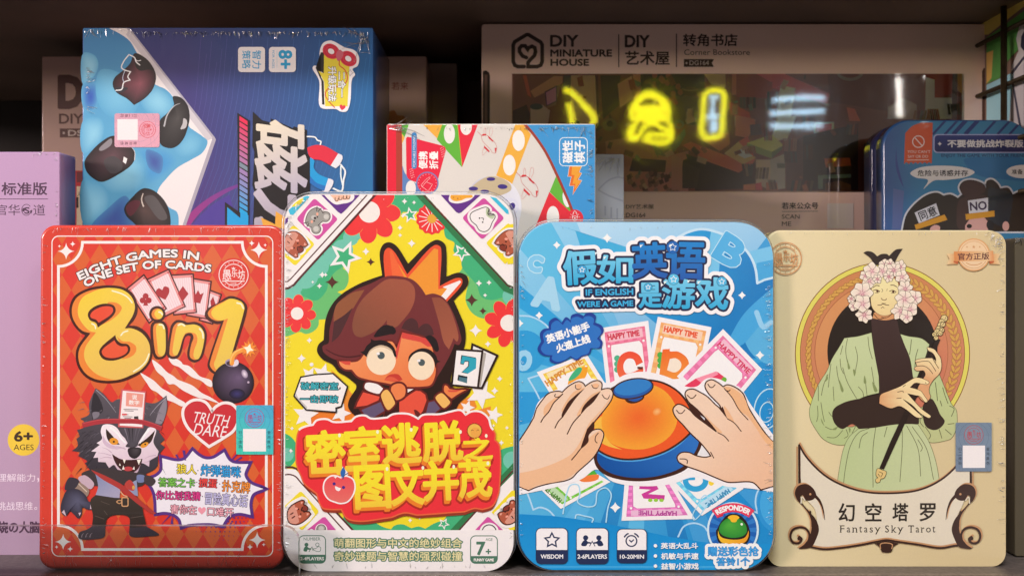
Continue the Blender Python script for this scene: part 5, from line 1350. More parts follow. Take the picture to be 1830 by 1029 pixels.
# right hand
P.zoom(1145, 680, .16524)
hr = crv([(1470, 700, 1), (1400, 640), (1330, 555), (1230, 410), (1150, 270), (1110, 160), (1080, 120), (990, 62), (930, 50), (890, 72, 1), (830, 25), (765, -5), (715, 15), (700, 60), (735, 130), (800, 200), (860, 265), (895, 360), (920, 400, 1), (860, 310), (800, 260), (720, 180), (640, 130), (560, 95), (500, 110), (485, 150), (520, 220), (600, 310), (700, 410), (800, 530), (820, 560, 1), (700, 470), (560, 350), (460, 275), (400, 260), (355, 305), (375, 375), (460, 470), (540, 560), (650, 665), (740, 775), (765, 815, 1), (700, 830), (600, 815), (520, 780), (440, 782), (400, 820), (410, 865), (470, 905), (650, 970), (850, 1055), (944, 1088), (1210, 1090), (1300, 1170, 1), (1470, 1120, 1)])
P.line(hr, 27, DB, closed=True); P.poly(hr, P.grad('E2C4AC', 'DFB292', (700, 500), (1200, 900)))
P.poly(crv([(1150, 380), (1240, 500), (1330, 640), (1440, 760, 1), (1470, 700, 1), (1330, 555), (1180, 330), (1110, 170), (980, 75), (900, 70), (960, 150), (1030, 250), (1080, 330)]), 'DFAC80')
P.poly(crv([(900, 270), (950, 330), (1010, 450), (950, 410), (920, 380)]), 'DFAE86'); P.poly(crv([(690, 360), (760, 440), (880, 560), (840, 560), (780, 500)]), 'DFAE86')
P.poly(crv([(520, 225, 1), (620, 310), (740, 440), (835, 560, 1), (700, 470), (560, 360), (520, 290)]), DB); P.poly(crv([(640, 370, 1), (690, 405), (690, 425)]), 'C8CCD4')
P.poly(crv([(885, 275, 1), (935, 410, 1), (870, 330), (815, 260), (860, 300)]), DB)
P.poly([(660, 705), (735, 795), (612, 795)], 'DCDADC')
for pts in ([(835, 560), (900, 595), (950, 650)], [(935, 408), (1010, 455), (1085, 545)], [(900, 80), (985, 180), (1060, 310), (1158, 420)], [(755, 770), (788, 832)], [(725, 35), (750, 70), (775, 70), (803, 42)], [(502, 155), (540, 188), (565, 185), (597, 152)], [(385, 318), (420, 352), (445, 348), (475, 315)], [(912, 98), (945, 112), (965, 100)], [(422, 842), (480, 845), (503, 860), (500, 892)]): P.line(crv(pts, False), 10, DB)
P.flush('right_hand_print', M_TIN, blu)
P.zoom()
# title
NV = '232648'
TT = [('假', (1008, 449, 1066, 507), 0, -0.06), ('如', (1068, 457, 1130, 506), 0, 0.0), ('英', (1130, 435, 1190, 496), 1, -0.04), ('语', (1192, 434, 1258, 498), 1, 0.02), ('是', (1142, 506, 1181, 549), 0, -0.02), ('游', (1184, 500, 1240, 550), 0, 0.02), ('戏', (1244, 497, 1300, 551), 0, 0.04)]
for w, c in ((12.5, 'E6E4E8'), (5.6, NV)):
    for s, b, k, r in TT: P.text(s, b, c, 0.0, r, outline=[(w, c)])
    for s, b in (('IF ENGLISH', (1047, 516.5, 1131, 527)), ('WERE A GAME', (1032, 538, 1131, 547.5))): P.text(s, b, c, 0.0, -0.02, outline=[(w * 0.8, c)])
for s, b, k, r in TT: P.text(s, b, P.grad(*(('6EC0E0', '2FA0CE') if not k else ('1E7CC2', '2456A4')), (1150, b[1]), (1150, b[3])), 0.034, r)
for s, b in (('IF ENGLISH', (1047, 516.5, 1131, 527)), ('WERE A GAME', (1032, 538, 1131, 547.5))): P.text(s, b, '38A4D4', 0.05, -0.02)
for x, y, r, c in ((1040, 482, 8, '3A9ACC'), (1202, 442, 11, '1E60AC'), (1203.5, 499, 9.5, '58B6DC'), (1289.5, 503, 8.5, '4AACD8'), (1158, 513, 7, '3FA4D2')):
    P.line(ell(x, y, r), 1.2, NV, closed=True); P.poly(ell(x, y, r), c); P.line(star(x, y, r * 0.62, 0.5), 1.0, 'E4EEF4', closed=True)
for x, y in ((1063, 451), (1078, 459), (1143, 438), (1196, 437), (1186, 503), (1228, 501), (1246, 503)): P.poly([(x, y), (x + 6, y - 1), (x + 1, y + 5)], 'DCEAF2')
P.flush('title_lettering', M_TIN, blu)
# cloud badge
P.zoom(915, 535, .15544)
cl = [(420, 330), (430, 250), (500, 208), (570, 265), (620, 202), (672, 238), (680, 185), (750, 160), (826, 190), (840, 165), (910, 152), (962, 190), (952, 262), (1030, 300), (1055, 360), (1000, 440), (1042, 490), (1020, 555), (915, 560), (890, 625), (805, 655), (740, 698), (668, 660), (600, 708), (500, 735), (432, 700), (440, 650), (350, 640), (292, 570), (335, 480), (320, 390), (360, 340)]
notch = {3, 5, 8, 12, 15, 18, 20, 22, 26, 29, 0}
P.poly(crv([p + ((1,) if i in notch else ()) for i, p in enumerate(cl)]), '203C8E')
P.poly(crv([(675 + (p[0] - 670) * 0.91, 450 + (p[1] - 440) * 0.90) + ((1,) if i in notch else ()) for i, p in enumerate(cl)]), '2C6CB8')
P.text('英语小能手', (385, 333, 897, 428), 'ECEEF2', 0.05, -0.31); P.text('火速上线', (500, 458, 900, 552), 'ECEEF2', 0.05, -0.31)
P.flush('cloud_badge_print', M_TIN, blu)
# icons
IC = '202C50'
P.zoom(915, 840, .18363)
def icon(x0, x1, y0, y1, s, b):
    o = rrect(x0, y0, x1, y1, 46); P.poly(rrect(x0 - 7, y0 - 7, x1 + 7, y1 + 7, 52), IC); P.poly([p for p in o if p[1] < 768] + [(x1, 770), (x0, 770)] if False else [(x0, 770)] + [p for p in o if p[1] < 700] + [(x1, 770)], 'E6E2E4'); P.text(s, b, 'E6E4EA', 0.035)
icon(238, 537, 562, 900, 'WISDOM', (280, 814, 496, 854)); st = star(388, 677, 72, 0.5); P.line(st, 15, IC, closed=True)
P.flush('icon_print', M_TIN, blu)
icon(630, 932, 562, 902, '2-6PLAYERS', (638, 814, 922, 854))
for m in (1, -1):
    X = lambda x: 780 + m * (x - 780)
    P.poly(ell(X(716), 652, 25), IC); P.poly(crv([(X(672), 722), (X(690), 685), (X(718), 672), (X(738), 690), (X(765), 696), (X(768), 708), (X(735), 710), (X(722), 730), (X(690), 733)]), IC)
P.line([(755, 732), (780, 686), (806, 732)], 8, IC)
P.flush('icon_print', M_TIN, blu)
icon(1025, 1306, 572, 893, '10-20MIN', (1050, 816, 1282, 854)); P.line(ell(1161, 683, 52), 13, IC, closed=True); P.line([(1143, 676), (1160, 692), (1182, 672)], 12, IC)
for a in (-2.3, -0.84): P.line(ell(1161, 683, 78, n=10, a0=a - 0.3, a1=a + 0.3), 15, IC)
P.flush('icon_print', M_TIN, blu)
P.zoom(1145, 840, .18369)
for s, b in (('英语大乱斗', (196, 702, 554, 758)), ('机敏与手速', (198, 800, 558, 860)), ('益智小游戏', (198, 898, 560, 958))): P.text(s, b, 'E8EAEE', 0.035)
for y in (729, 828, 926): P.poly(ell(142, y, 17), 'E8EAEE')
P.flush('slogan_lettering', M_TIN, blu)
# bell offer
P.poly(ell(895, 575, 252, 270), 'C6DCEE'); P.poly(ell(895, 575, 232, 250), '1C5AA8')
for k in range(16):
    a = 2 * pi * k / 16; P.poly([(895, 575), (895 + 228 * cos(a - 0.1), 575 + 246 * sin(a - 0.1)), (895 + 228 * cos(a + 0.1), 575 + 246 * sin(a + 0.1))], '2E74BE', up=0.1)
P.poly(crv([(730, 580, 1), (745, 560), (770, 510), (840, 430), (900, 418), (960, 430), (1030, 500), (1062, 590, 1), (1060, 650), (1020, 715), (890, 725), (770, 710), (735, 640)]), '231E1C')
P.poly(crv([(750, 580, 1), (775, 640), (890, 670), (1010, 650), (1048, 580, 1), (1045, 640), (1010, 695), (890, 712), (785, 695), (752, 640)]), P.grad('E8B82E', 'DE9428', (760, 600), (1000, 700)))
P.radial(crv([(760, 585), (775, 520), (830, 470), (900, 455), (970, 475), (1020, 530), (1030, 590), (1000, 630), (900, 652), (800, 630)]), '4CA43A', '2A8432', off=(-40, -30)); P.poly(ell(980, 520, 12), 'DCEAD4')
P.poly(crv([(845, 455), (870, 435), (930, 435), (958, 455), (935, 478), (925, 497), (880, 497), (870, 478)]), 'E8B02C')
rb = lambda a, r: (895 + r * 1.02 * cos(a), 640 + r * sin(a))
P.poly([(715, 420), (800, 400), (800, 440), (740, 462), (738, 440)], 'B82A40'); P.poly([(1078, 425), (1000, 400), (1000, 430), (1060, 455), (1052, 438)], 'B82A40')
P.poly([rb(-2.25 + 1.36 * i / 16, 325) for i in range(17)] + [rb(-0.89 - 1.36 * i / 16, 238) for i in range(17)], 'D83A58')
P.text('RESPONDER', None, 'F0E4E4', 0.07, warp=lambda u, v: rb(-2.17 + 1.2 * u, 305 - 48 * v))
P.flush('bell_offer_print', M_TIN, blu)
for s, b in (('赠送彩色抢', (652, 738, 1142, 828)), ('答铃1个', (737, 843, 1058, 922))): P.text(s, b, 'E8EEF4', 0, outline=[(34, 'E8EEF4')])
for s, b in (('赠送彩色抢', (652, 738, 1142, 828)), ('答铃1个', (737, 843, 1058, 922))): P.text(s, b, '3E9CDC', 0.02, outline=[(5, '2060A2')])
P.flush('bell_offer_lettering', M_TIN, blu)
P.clip_to(None); P.zoom()
creases(P, blu, [(1378, 470), (1381, 960)], 100, (6, 16), into=(1150, 700), spread=0.08, width=1.0, height=0.00014)
creases(P, blu, [(990, 404), (1320, 404)], 16, (2, 6), into=(1150, 700), spread=0.4, height=0.0001)
creases(P, blu, [(928, 460), (929, 540)], 16, (5, 16), into=(1150, 700), spread=0.5)
creases(P, blu, [(929, 560), (929, 960)], 24, (3, 8), into=(1150, 700), spread=0.4)

# ================================================================== cream tarot box
P = Face(0.006, 0.8)
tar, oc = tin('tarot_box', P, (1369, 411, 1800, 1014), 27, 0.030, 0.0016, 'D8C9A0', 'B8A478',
              'cream tarot box with a drawn woman in a pale green robe', cat='tarot box')
P.zoom()
P.clip_to(oc)
P.mesh([(1365, 405), (1805, 405), (1805, 1018), (1365, 1018)], lambda q: tuple(a + (b - a) * min(1, max(0, (q[0] - 1400) / 300)) for a, b in zip(rgb('D8C9A0'), rgb('CBB88E'))), 6, 6)
BL = '7A4A2C'
CXR, CYR = 1577, 632
P.poly(ell(CXR, CYR, 156.5, 163, 72), BL); P.poly(ell(CXR, CYR, 155, 161.5, 72), 'D2C85C'); P.poly(ell(CXR, CYR, 147.5, 154, 72), BL); P.poly(ell(CXR, CYR, 146.5, 153, 72), P.grad('BE7C4E', 'C07A60', (1577, 480), (1620, 780)))
P.line(ell(CXR - 2, CYR - 2, 119, 124, 72), 1.0, '9A5A38', closed=True); P.poly(ell(CXR - 2, CYR - 2, 118, 123, 72), P.grad('C88A58', 'C07058', (1480, 600), (1600, 760)))
P.poly(ell(CXR, 628, 98.5, 106, 60), '231A15')
P.flush('background_print', M_TIN, tar)
for side in (1, -1):
    for k in range(26):
        a = -pi / 2 + side * (0.32 + k * 0.082)
        if side * cos(a) < -0.2: continue
        x, y = CXR + 132.5 * cos(a), CYR + 138.5 * sin(a)
        tdir = a + side * pi / 2 + pi
        for e in (-0.55, 0.55):
            b = tdir + e * 1.0
            lx, ly = x + 4.5 * cos(b) + 3.2 * sin(e) * cos(a), y + 4.5 * sin(b) + 3.2 * sin(e) * sin(a)
            l = ell(lx, ly, 7.2, 2.7, 14, b); P.line(l, 1.1, '8A5A2A', closed=True, up=0.4); P.poly(l, 'C8984C', up=0.4)
    P.flush('laurel_print', M_TIN, tar)
# robe, sash and skirt
GNR, GLN, BKR = 'B8C494', '4A4A2C', '33241E'
P.zoom(1400, 560, .15552)
slv = crv([(700, 285, 1), (760, 276), (850, 265), (1010, 222, 1), (1030, 380), (1060, 540), (1100, 720), (1095, 910, 1), (950, 945), (850, 990), (800, 1029, 1), (700, 1090), (650, 1150), (650, 1230), (700, 1290), (800, 1300), (895, 1224, 1), (880, 1320), (800, 1390), (760, 1440), (710, 1500), (590, 1500), (460, 1440), (380, 1340), (310, 1210), (300, 1110), (320, 1029), (400, 820), (500, 660), (560, 520), (640, 390)])
P.line(slv, 9, GLN, closed=True); P.poly(slv, P.grad('BAC596', 'ACBA82', (600, 400), (500, 1400)))
P.zoom(1560, 560, .15552)
sl2 = crv([(295, 232, 1), (400, 262), (560, 290), (645, 355, 1), (600, 500, 1), (500, 740, 1), (460, 735, 1), (420, 500)])
P.line(sl2, 9, GLN, closed=True); P.poly(sl2, GNR)
sl3 = crv([(760, 700, 1), (800, 800), (860, 950), (900, 1040), (950, 1100), (965, 1200), (955, 1320), (900, 1430), (850, 1452), (700, 1480), (640, 1470), (560, 1380), (510, 1290), (500, 1140), (530, 1100, 1), (640, 1000), (640, 880), (640, 850)])
P.line(sl3, 9, GLN, closed=True); P.poly(sl3, P.grad('B2C088', 'B4B884', (800, 800), (700, 1450)))
P.zoom()
skirt = crv([(1535, 765, 1), (1518, 780), (1508, 800), (1500, 838), (1496, 866, 1), (1530, 876), (1584, 880), (1640, 874), (1678, 857, 1), (1672, 825), (1660, 790), (1640, 758, 1), (1600, 756)])
P.line(skirt, 1.4, GLN, closed=True); P.poly(skirt, P.grad('B0BE8A', 'BCC498', (1510, 780), (1650, 850)))
for pts in ([(1553, 765), (1535, 772), (1520, 795), (1510, 840), (1507, 868)], [(1565, 762), (1560, 800), (1560, 870)], [(1612, 760), (1612, 800), (1608, 860)], [(1620, 760), (1640, 800), (1645, 850)], [(1630, 762), (1655, 800), (1668, 856)], [(1585, 762), (1580, 780)], [(1535, 800), (1540, 780), (1550, 772)], [(1640, 785), (1648, 800), (1645, 806)]): P.line(crv(pts, False), 1.0, GLN, up=0.3)
P.zoom(1400, 560, .15552)
for pts in ([(735, 290), (715, 420), (735, 560), (760, 630)], [(825, 380), (850, 500), (830, 640), (815, 710)], [(610, 605), (620, 700), (650, 820), (680, 900)], [(680, 620), (730, 780), (800, 910), (850, 990)], [(1010, 615), (1030, 740), (1055, 900)], [(940, 760), (950, 860), (960, 945)], [(860, 840), (910, 900), (920, 960)], [(545, 580), (530, 700), (515, 845)], [(510, 700), (460, 820), (435, 940)], [(400, 830), (400, 1000)], [(570, 840), (580, 1000)], [(970, 270), (985, 400), (1020, 520)], [(680, 370), (655, 470)], [(650, 520), (660, 620), (690, 690)],
            [(390, 1060), (395, 1180), (380, 1240)], [(430, 1020), (450, 1150), (470, 1240)], [(520, 1130), (560, 1180), (640, 1200)], [(480, 1300), (560, 1330), (640, 1290)], [(500, 1420), (600, 1420), (680, 1340)], [(720, 1330), (740, 1400), (700, 1430)], [(830, 1290), (790, 1370)]): P.line(crv(pts, False), 6, GLN, up=0.3)
for pts in ([(735, 520), (745, 640), (765, 630), (745, 560)], [(800, 640), (815, 720), (830, 660)], [(640, 760), (670, 900), (690, 890), (660, 800)], [(930, 710), (925, 800), (950, 800)], [(1020, 780), (1050, 900), (1080, 890)], [(500, 700), (480, 780), (510, 750)], [(430, 1200), (470, 1290), (440, 1250)], [(620, 1300), (560, 1330), (600, 1335)], [(750, 1310), (760, 1370), (770, 1320)]): P.poly(crv(pts), '7E8A58', up=0.3)
P.zoom(1560, 560, .15552)
for pts in ([(440, 300), (430, 400), (420, 470)], [(515, 410), (490, 500), (480, 620)], [(715, 790), (730, 900), (740, 1000)], [(800, 850), (830, 950), (860, 1030)], [(770, 1000), (790, 1060)], [(880, 1060), (930, 1090), (900, 1180)], [(860, 1270), (930, 1260)], [(830, 1330), (900, 1390)], [(760, 1330), (790, 1430)], [(600, 1300), (660, 1400), (640, 1440)], [(560, 1130), (540, 1240), (580, 1300)]): P.line(crv(pts, False), 7, GLN, up=0.3)
P.flush('robe_print', M_TIN, tar)
P.zoom()
P.poly([(1556, 568), (1602, 566), (1607, 592), (1624, 636), (1632, 676), (1645, 690), (1630, 712), (1570, 716), (1571, 700), (1570, 672), (1564, 640), (1558, 592)], P.grad('3E2C2A', '33231F', (1560, 570), (1620, 700)))
P.poly(crv([(1487, 742), (1490, 730), (1510, 718), (1540, 711), (1571, 704, 1), (1573, 723, 1), (1608, 725), (1642, 728, 1), (1642, 757, 1), (1600, 758), (1560, 764), (1535, 766, 1), (1523, 757), (1505, 766), (1492, 757)]), BKR)
P.poly(crv([(1650, 722), (1664, 712), (1672, 722), (1680, 740), (1688, 752), (1680, 764), (1668, 768), (1655, 762), (1649, 745)]), BKR)
P.flush('sash_print', M_TIN, tar)
# face, neck and flowers
P.zoom(1480, 430, .14577)
P.poly(crv([(430, 150, 1), (470, 130), (540, 140), (600, 192, 1), (650, 165), (720, 165), (745, 187, 1), (830, 110), (912, 100, 1), (860, 180), (800, 300, 1), (560, 300, 1), (520, 220)]), '2E2320')
P.poly(crv([(560, 880, 1), (800, 860, 1), (830, 950, 1), (700, 975), (540, 950, 1)]), 'C88E60'); P.line(crv([(560, 900), (620, 960), (700, 940)], False), 8, '4A2A1C'); P.line(crv([(650, 940), (720, 940), (800, 880)], False), 8, '4A2A1C')
f = crv([(545, 520), (570, 460), (700, 440), (830, 480), (862, 560), (850, 700), (820, 840), (760, 900), (690, 918), (610, 895), (540, 820), (520, 690)]); P.line(f, 9, '5A3220', closed=True); P.poly(f, P.grad('E2D6A0', 'DEC48E', (680, 500), (720, 920)))
for pts, w in (([(548, 575), (590, 548), (625, 555)], 9), ([(765, 545), (800, 545), (838, 566)], 9), ([(550, 610), (590, 602), (630, 620)], 8), ([(750, 620), (790, 608), (830, 628)], 8), ([(575, 640), (605, 640), (630, 622)], 5), ([(770, 640), (800, 642), (825, 635)], 5), ([(655, 590), (668, 610), (655, 632)], 5), ([(722, 590), (716, 615)], 5), ([(648, 705), (662, 722), (680, 728), (705, 725), (712, 708)], 7), ([(607, 788), (640, 790), (672, 775), (700, 785), (740, 790)], 8), ([(655, 765), (680, 768), (705, 770)], 5), ([(648, 830), (665, 812), (685, 825)], 6)): P.line(crv(pts, False), w, '4A2A20')
P.poly(ell(600, 620, 14), '4A2A20'); P.poly(ell(795, 626, 14), '4A2A20')
P.flush('face_print', M_TIN, tar)
random.seed(11)
def blossom(cx, cy, r, a0=0.0):
    r *= 1.12
    m = random.choice((5, 6, 7))
    o = []
    for i in range(m):
        a = a0 + 2 * pi * i / m; b = a0 + 2 * pi * (i + 0.5) / m
        rr = r * random.uniform(0.88, 1.15)
        o += [(cx + rr * cos(a), cy + rr * sin(a)), (cx + r * 0.82 * cos(b), cy + r * 0.82 * sin(b), 1)]
    o = crv(o, n=4)
    P.line(o, 9, '4E2A26', closed=True); P.radial(o, 'D4A0A8', 'EADCC8', centre=(cx, cy), rings=4, off=(r * 0.1, r * 0.15), power=0.55)
    for i in range(m):
        b = a0 + 2 * pi * (i + 0.5) / m
        P.line(crv([(cx + r * 0.8 * cos(b), cy + r * 0.8 * sin(b)), (cx + r * 0.55 * cos(b + 0.12), cy + r * 0.55 * sin(b + 0.12)), (cx + r * 0.2 * cos(b), cy + r * 0.2 * sin(b))], False), 7, '5E3030', taper=(1, 0.4), up=0.3)
        P.line([(cx + r * 0.1 * cos(b + 0.3), cy + r * 0.1 * sin(b + 0.3)), (cx + r * 0.38 * cos(b + 0.35), cy + r * 0.38 * sin(b + 0.35))], 9, 'A8506C', taper=(1, 0.2), up=0.3)
for x, y, r in ((440, 905, 88), (310, 800, 60), (280, 710, 45), (500, 490, 80), (450, 430, 60), (690, 300, 70), (750, 290, 60), (930, 500, 65), (880, 320, 70), (660, 370, 78), (800, 360, 80), (740, 440, 60), (530, 370, 90), (900, 440, 75), (600, 470, 50), (940, 590, 85), (1060, 700, 85), (890, 860, 100), (1000, 840, 90), (960, 930, 75), (930, 710, 100), (410, 640, 118), (420, 770, 95)):
    blossom(x, y, r, random.random())
P.flush('flower_crown_print', M_TIN, tar)
# cane and hands
P.zoom()
P.poly([(1671, 606), (1680, 606), (1666, 640), (1631, 725), (1579, 838), (1571, 836), (1590, 790), (1622, 722), (1650, 660)], '281C17')
P.zoom(1560, 560, .15552)
for x, y, r in ((815, 55, 42), (785, 95, 34), (770, 135, 36), (800, 125, 30), (750, 175, 34), (790, 190, 28), (735, 215, 40), (770, 225, 30), (700, 240, 26), (720, 280, 28)):
    P.line(ell(x, y, r * 0.85, n=14), 12, '2E2014', closed=True, up=0.3); P.poly(ell(x, y, r * 0.85, n=14), 'D4BE84', up=0.3)
    for k in range(4): P.poly(ell(x + random.uniform(-.5, .5) * r, y + random.uniform(-.5, .5) * r, 5, n=6), '3A2818', up=0.1)
P.zoom(1390, 710, .15548)
o = crv([(1145, 815), (1190, 830), (1240, 850), (1215, 920), (1180, 930), (1165, 965), (1130, 970), (1125, 935), (1150, 920), (1128, 890)]); P.line(o, 10, '3A2818', closed=True); P.poly(o, 'D4B878'); P.line(crv([(1160, 850), (1200, 870), (1180, 910)], False), 6, '3A2818'); P.line(crv([(1150, 875), (1165, 900)], False), 6, '3A2818')
P.flush('cane_print', M_TIN, tar)
P.zoom(1560, 560, .15552)
FS = '3A1E14'
h2 = crv([(622, 390), (650, 395), (700, 412), (735, 455), (772, 515), (778, 640), (745, 705), (690, 760), (645, 840), (640, 900), (655, 960), (600, 1015), (530, 960), (510, 870), (560, 770), (600, 700), (580, 655), (500, 655), (472, 628), (500, 600), (488, 560), (485, 540), (560, 518), (680, 512, 1), (720, 545), (710, 490), (680, 450), (630, 420)])
P.line(h2, 10, FS, closed=True); P.poly(h2, P.grad('E4CE9C', 'D29C70', (700, 560), (640, 760)))
for pts in ([(490, 562), (570, 548), (640, 552), (680, 600), (718, 660)], [(500, 605), (570, 600), (620, 620), (660, 660), (682, 690)], [(680, 512), (720, 580), (750, 628)], [(680, 455), (715, 510), (718, 560)]): P.line(crv(pts, False), 7, FS)
h1 = crv([(70, 1030, 1), (85, 935), (180, 890), (300, 842), (380, 795), (440, 758), (480, 738), (560, 746), (640, 790), (620, 810), (560, 805), (480, 795), (420, 848, 1), (500, 870), (545, 890), (590, 950), (622, 1005), (600, 1018), (540, 950), (480, 935), (390, 915, 1), (450, 985), (560, 1100), (660, 1180), (640, 1195), (540, 1140), (450, 1050), (340, 980), (470, 1100), (560, 1190), (500, 1190), (380, 1100), (300, 1060), (200, 1085)])
P.line(h1, 10, FS, closed=True); P.poly(h1, P.grad('D09A6C', 'E4CE9C', (100, 1010), (330, 920)))
for pts in ([(340, 840), (370, 820)], [(280, 900), (340, 890), (345, 905)], [(270, 972), (320, 970)], [(598, 790), (606, 800)]): P.line(crv(pts, False), 7, FS)
P.flush('hands_print', M_TIN, tar)
# lower frame with the two cranes
P.zoom()
BK2, TN = '38221B', 'B98A62'
P.poly(crv([(1428, 795, 1), (1438, 815), (1470, 846), (1500, 864), (1540, 877), (1584, 880.5), (1640, 875), (1680, 857), (1712, 828), (1735, 795, 1), (1735, 860), (1720, 900), (1706, 935), (1715, 958), (1716, 972), (1690, 976), (1640, 972), (1584, 965), (1530, 972), (1470, 978), (1445, 972), (1458, 950), (1456, 910), (1440, 890), (1432, 865)]), 'D6CCB8')
top = crv([(1427, 793), (1440, 815), (1470, 846), (1500, 864), (1540, 877), (1584, 880.5), (1640, 875), (1680, 857), (1712, 828), (1738, 790)], False)
P.line([(x + 1.5, y - 3) for x, y in top], 3, TN, cap=False); P.line(top, 3.4, BK2, cap=False)
P.line([(1424, 797), (1424, 868)], 2.6, TN, cap=False); P.line([(1428, 795), (1428.5, 868)], 4, BK2, cap=False); P.line([(1738, 840), (1738, 866)], 2.6, TN, cap=False); P.line([(1734, 840), (1734, 866)], 4, BK2, cap=False)
bot = crv([(1440, 974), (1470, 980), (1500, 978), (1540, 972), (1565, 967), (1584, 964), (1604, 967), (1640, 972), (1680, 978), (1705, 974), (1730, 972)], False)
P.line([(x, y - 3) for x, y in bot], 3, TN, cap=False); P.line(bot, 3.6, BK2, cap=False)
P.poly(crv([(1562, 970, 1), (1584, 966), (1606, 970, 1), (1596, 976), (1592, 985), (1576, 985), (1572, 977)]), BK2); P.line(crv([(1573, 979), (1573, 971), (1584, 969), (1594, 972), (1593, 979)], False), 1.8, TN)
def crane(X):
    def L(pts, w, c, taper=None): P.line([(X(x), y) for x, y in crv(pts, False)], w, c, taper=taper)
    for dx, dy, c, g in ((-2.4, -2.4, TN, 1.0), (0, 0, BK2, 1.0)):
        q = lambda pts: [(x + dx, y + dy) for x, y in pts]
        P.poly([(X(x), y) for x, y in crv(q([(1425, 868), (1440, 864), (1453, 872), (1458, 884), (1452, 892), (1440, 893), (1434, 884), (1430, 886), (1432, 896), (1445, 912), (1458, 928), (1463, 945), (1458, 962), (1450, 976), (1440, 979), (1427, 979), (1436, 972), (1446, 958), (1450, 938), (1446, 920), (1436, 905), (1424, 892), (1420, 880)]))], c)
        L(q([(1455, 884), (1464, 894), (1470, 908), (1473.5, 928)]), 6, c, (1, 0.15))
        L(q([(1447, 912), (1450, 928), (1450, 940)]), 3.4, c, (1, 0.3))
        L(q([(1444, 968), (1446, 954), (1440, 944), (1428, 941), (1416, 946), (1412, 958), (1417, 968), (1427, 969), (1432, 962), (1428, 958)]), 4, c)
    P.poly(ell(X(1447.5), 882, 2), TN); P.line([(X(x), y) for x, y in crv([(1431, 898), (1433, 887), (1438, 893)], False)], 2, 'D6CCB8')
    P.poly(ell(X(1428), 961, 3.6), BK2)
crane(lambda x: x); P.flush('crane_frame_print', M_TIN, tar)
crane(lambda x: 3163 - x); P.flush('crane_frame_print', M_TIN, tar)
P.zoom(1370, 840, .25137)
for s, b in (('幻', (511, 233, 622, 357)), ('空', (700, 233, 812, 357)), ('塔', (894, 233, 1003, 357)), ('罗', (1086, 233, 1196, 357))): P.text(s, b, '2E2822', 0.02)
# lettering with small serifs
INK = '2E2822'
def serif(x0, x1, y): P.line([(x0, y), (x1, y)], 3.6, INK, cap=False, up=0.2)
for k, (ch, x0, x1) in enumerate((('F', 523, 550), ('a', 561, 583), ('n', 594, 622), ('t', 632, 650), ('a', 660, 682), ('s', 692, 712), ('y', 722, 754), ('S', 840, 865), ('k', 878, 905), ('y', 914, 946), ('T', 1006, 1042), ('a', 1052, 1074), ('r', 1086, 1106), ('o', 1115, 1145), ('t', 1154, 1172))):
    s0, s1, t0, t1 = ((523, 754, 519, 806), (840, 946, 838, 968), (1006, 1172, 1003, 1196))[0 if k < 7 else 1 if k < 10 else 2]
    cc0 = t0 + ((x0 + x1) / 2 - s0) / (s1 - s0) * (t1 - t0); hw = (x1 - x0) * 0.55
    x0, x1 = cc0 - hw, cc0 + hw
    up = ch in 'FST'; y0 = 388 if up or ch == 'k' else (394 if ch == 't' else 403); y1 = 452 if ch == 'y' else 438
    P.text(ch, (x0, y0, x1, y1), INK, 0.0)
    X0, X1 = x0, x1
    if ch == 'F': serif(X0 - 4, X0 + 10, 437); serif(X0 - 4, X0 + 3, 389.5); serif(X1 - 1.5, X1 + 1.5, 392)
    if ch == 'n': serif(X0 - 4, X0 + 9, 437); serif(X1 - 9, X1 + 4, 437); serif(X0 - 4, X0 + 2, 404)
    if ch == 'k': serif(X0 - 4, X0 + 9, 437); serif(X1 - 8, X1 + 4, 437); serif(X0 - 4, X0 + 2, 389); serif(X1 - 10, X1 + 2, 404)
    if ch == 'T': serif((X0 + X1) / 2 - 8, (X0 + X1) / 2 + 8, 437); P.line([(X0 + 1, 389), (X0 + 1, 399)], 3, INK, cap=False, up=0.2); P.line([(X1 - 1, 389), (X1 - 1, 399)], 3, INK, cap=False, up=0.2)
    if ch == 'r': serif(X0 - 4, X0 + 10, 437); serif(X0 - 4, X0 + 2, 404)
    if ch == 'y': serif(X0 - 4, X0 + 8, 404); serif(X1 - 8, X1 + 4, 404)
P.flush('title_lettering', M_TIN, tar)
# seal, badge and sticker
P.zoom(1365, 400, .16518)
seal(P, 232, 375, 172, 'C58A58'); P.flush('maker_seal', M_TIN, tar)
P.zoom(1595, 400, .16526)
P.poly(ell(873, 335, 176), 'D09A66'); P.poly(ell(873, 335, 163), 'DDBE98'); P.line(ell(873, 335, 146), 6, 'C89466', closed=True)
for x, r in ((800, 12), (873, 20), (938, 12)): P.poly(star(x, 250, r), 'C48E62')
P.line(crv([(790, 420), (830, 440), (873, 445), (920, 440), (960, 420)], False), 8, 'C48E62')
for m in (1, -1):
    X = lambda x: 873 + m * (x - 873)
    P.poly([(X(585), 325), (X(690), 325), (X(690), 435), (X(585), 438), (X(610), 382)], P.grad('C88A52', 'DCC092', (X(690), 380), (X(590), 380))); P.poly([(X(655), 400), (X(705), 400), (X(705), 436), (X(655), 418)], 'B05A34')
P.poly([(658, 300), (1082, 292), (1090, 402), (664, 405)], P.grad('C98048', 'DEC092', (670, 350), (760, 350))); P.poly([(980, 295), (1082, 292), (1090, 402), (985, 404)], P.grad('DEC092', 'CE8A58', (985, 350), (1080, 350)))
P.text('官方正版', (702, 316, 1038, 388), '5E3430', 0.025, -0.02)
P.flush('badge_print', M_TIN, tar)
P.zoom(1590, 710, .15544)
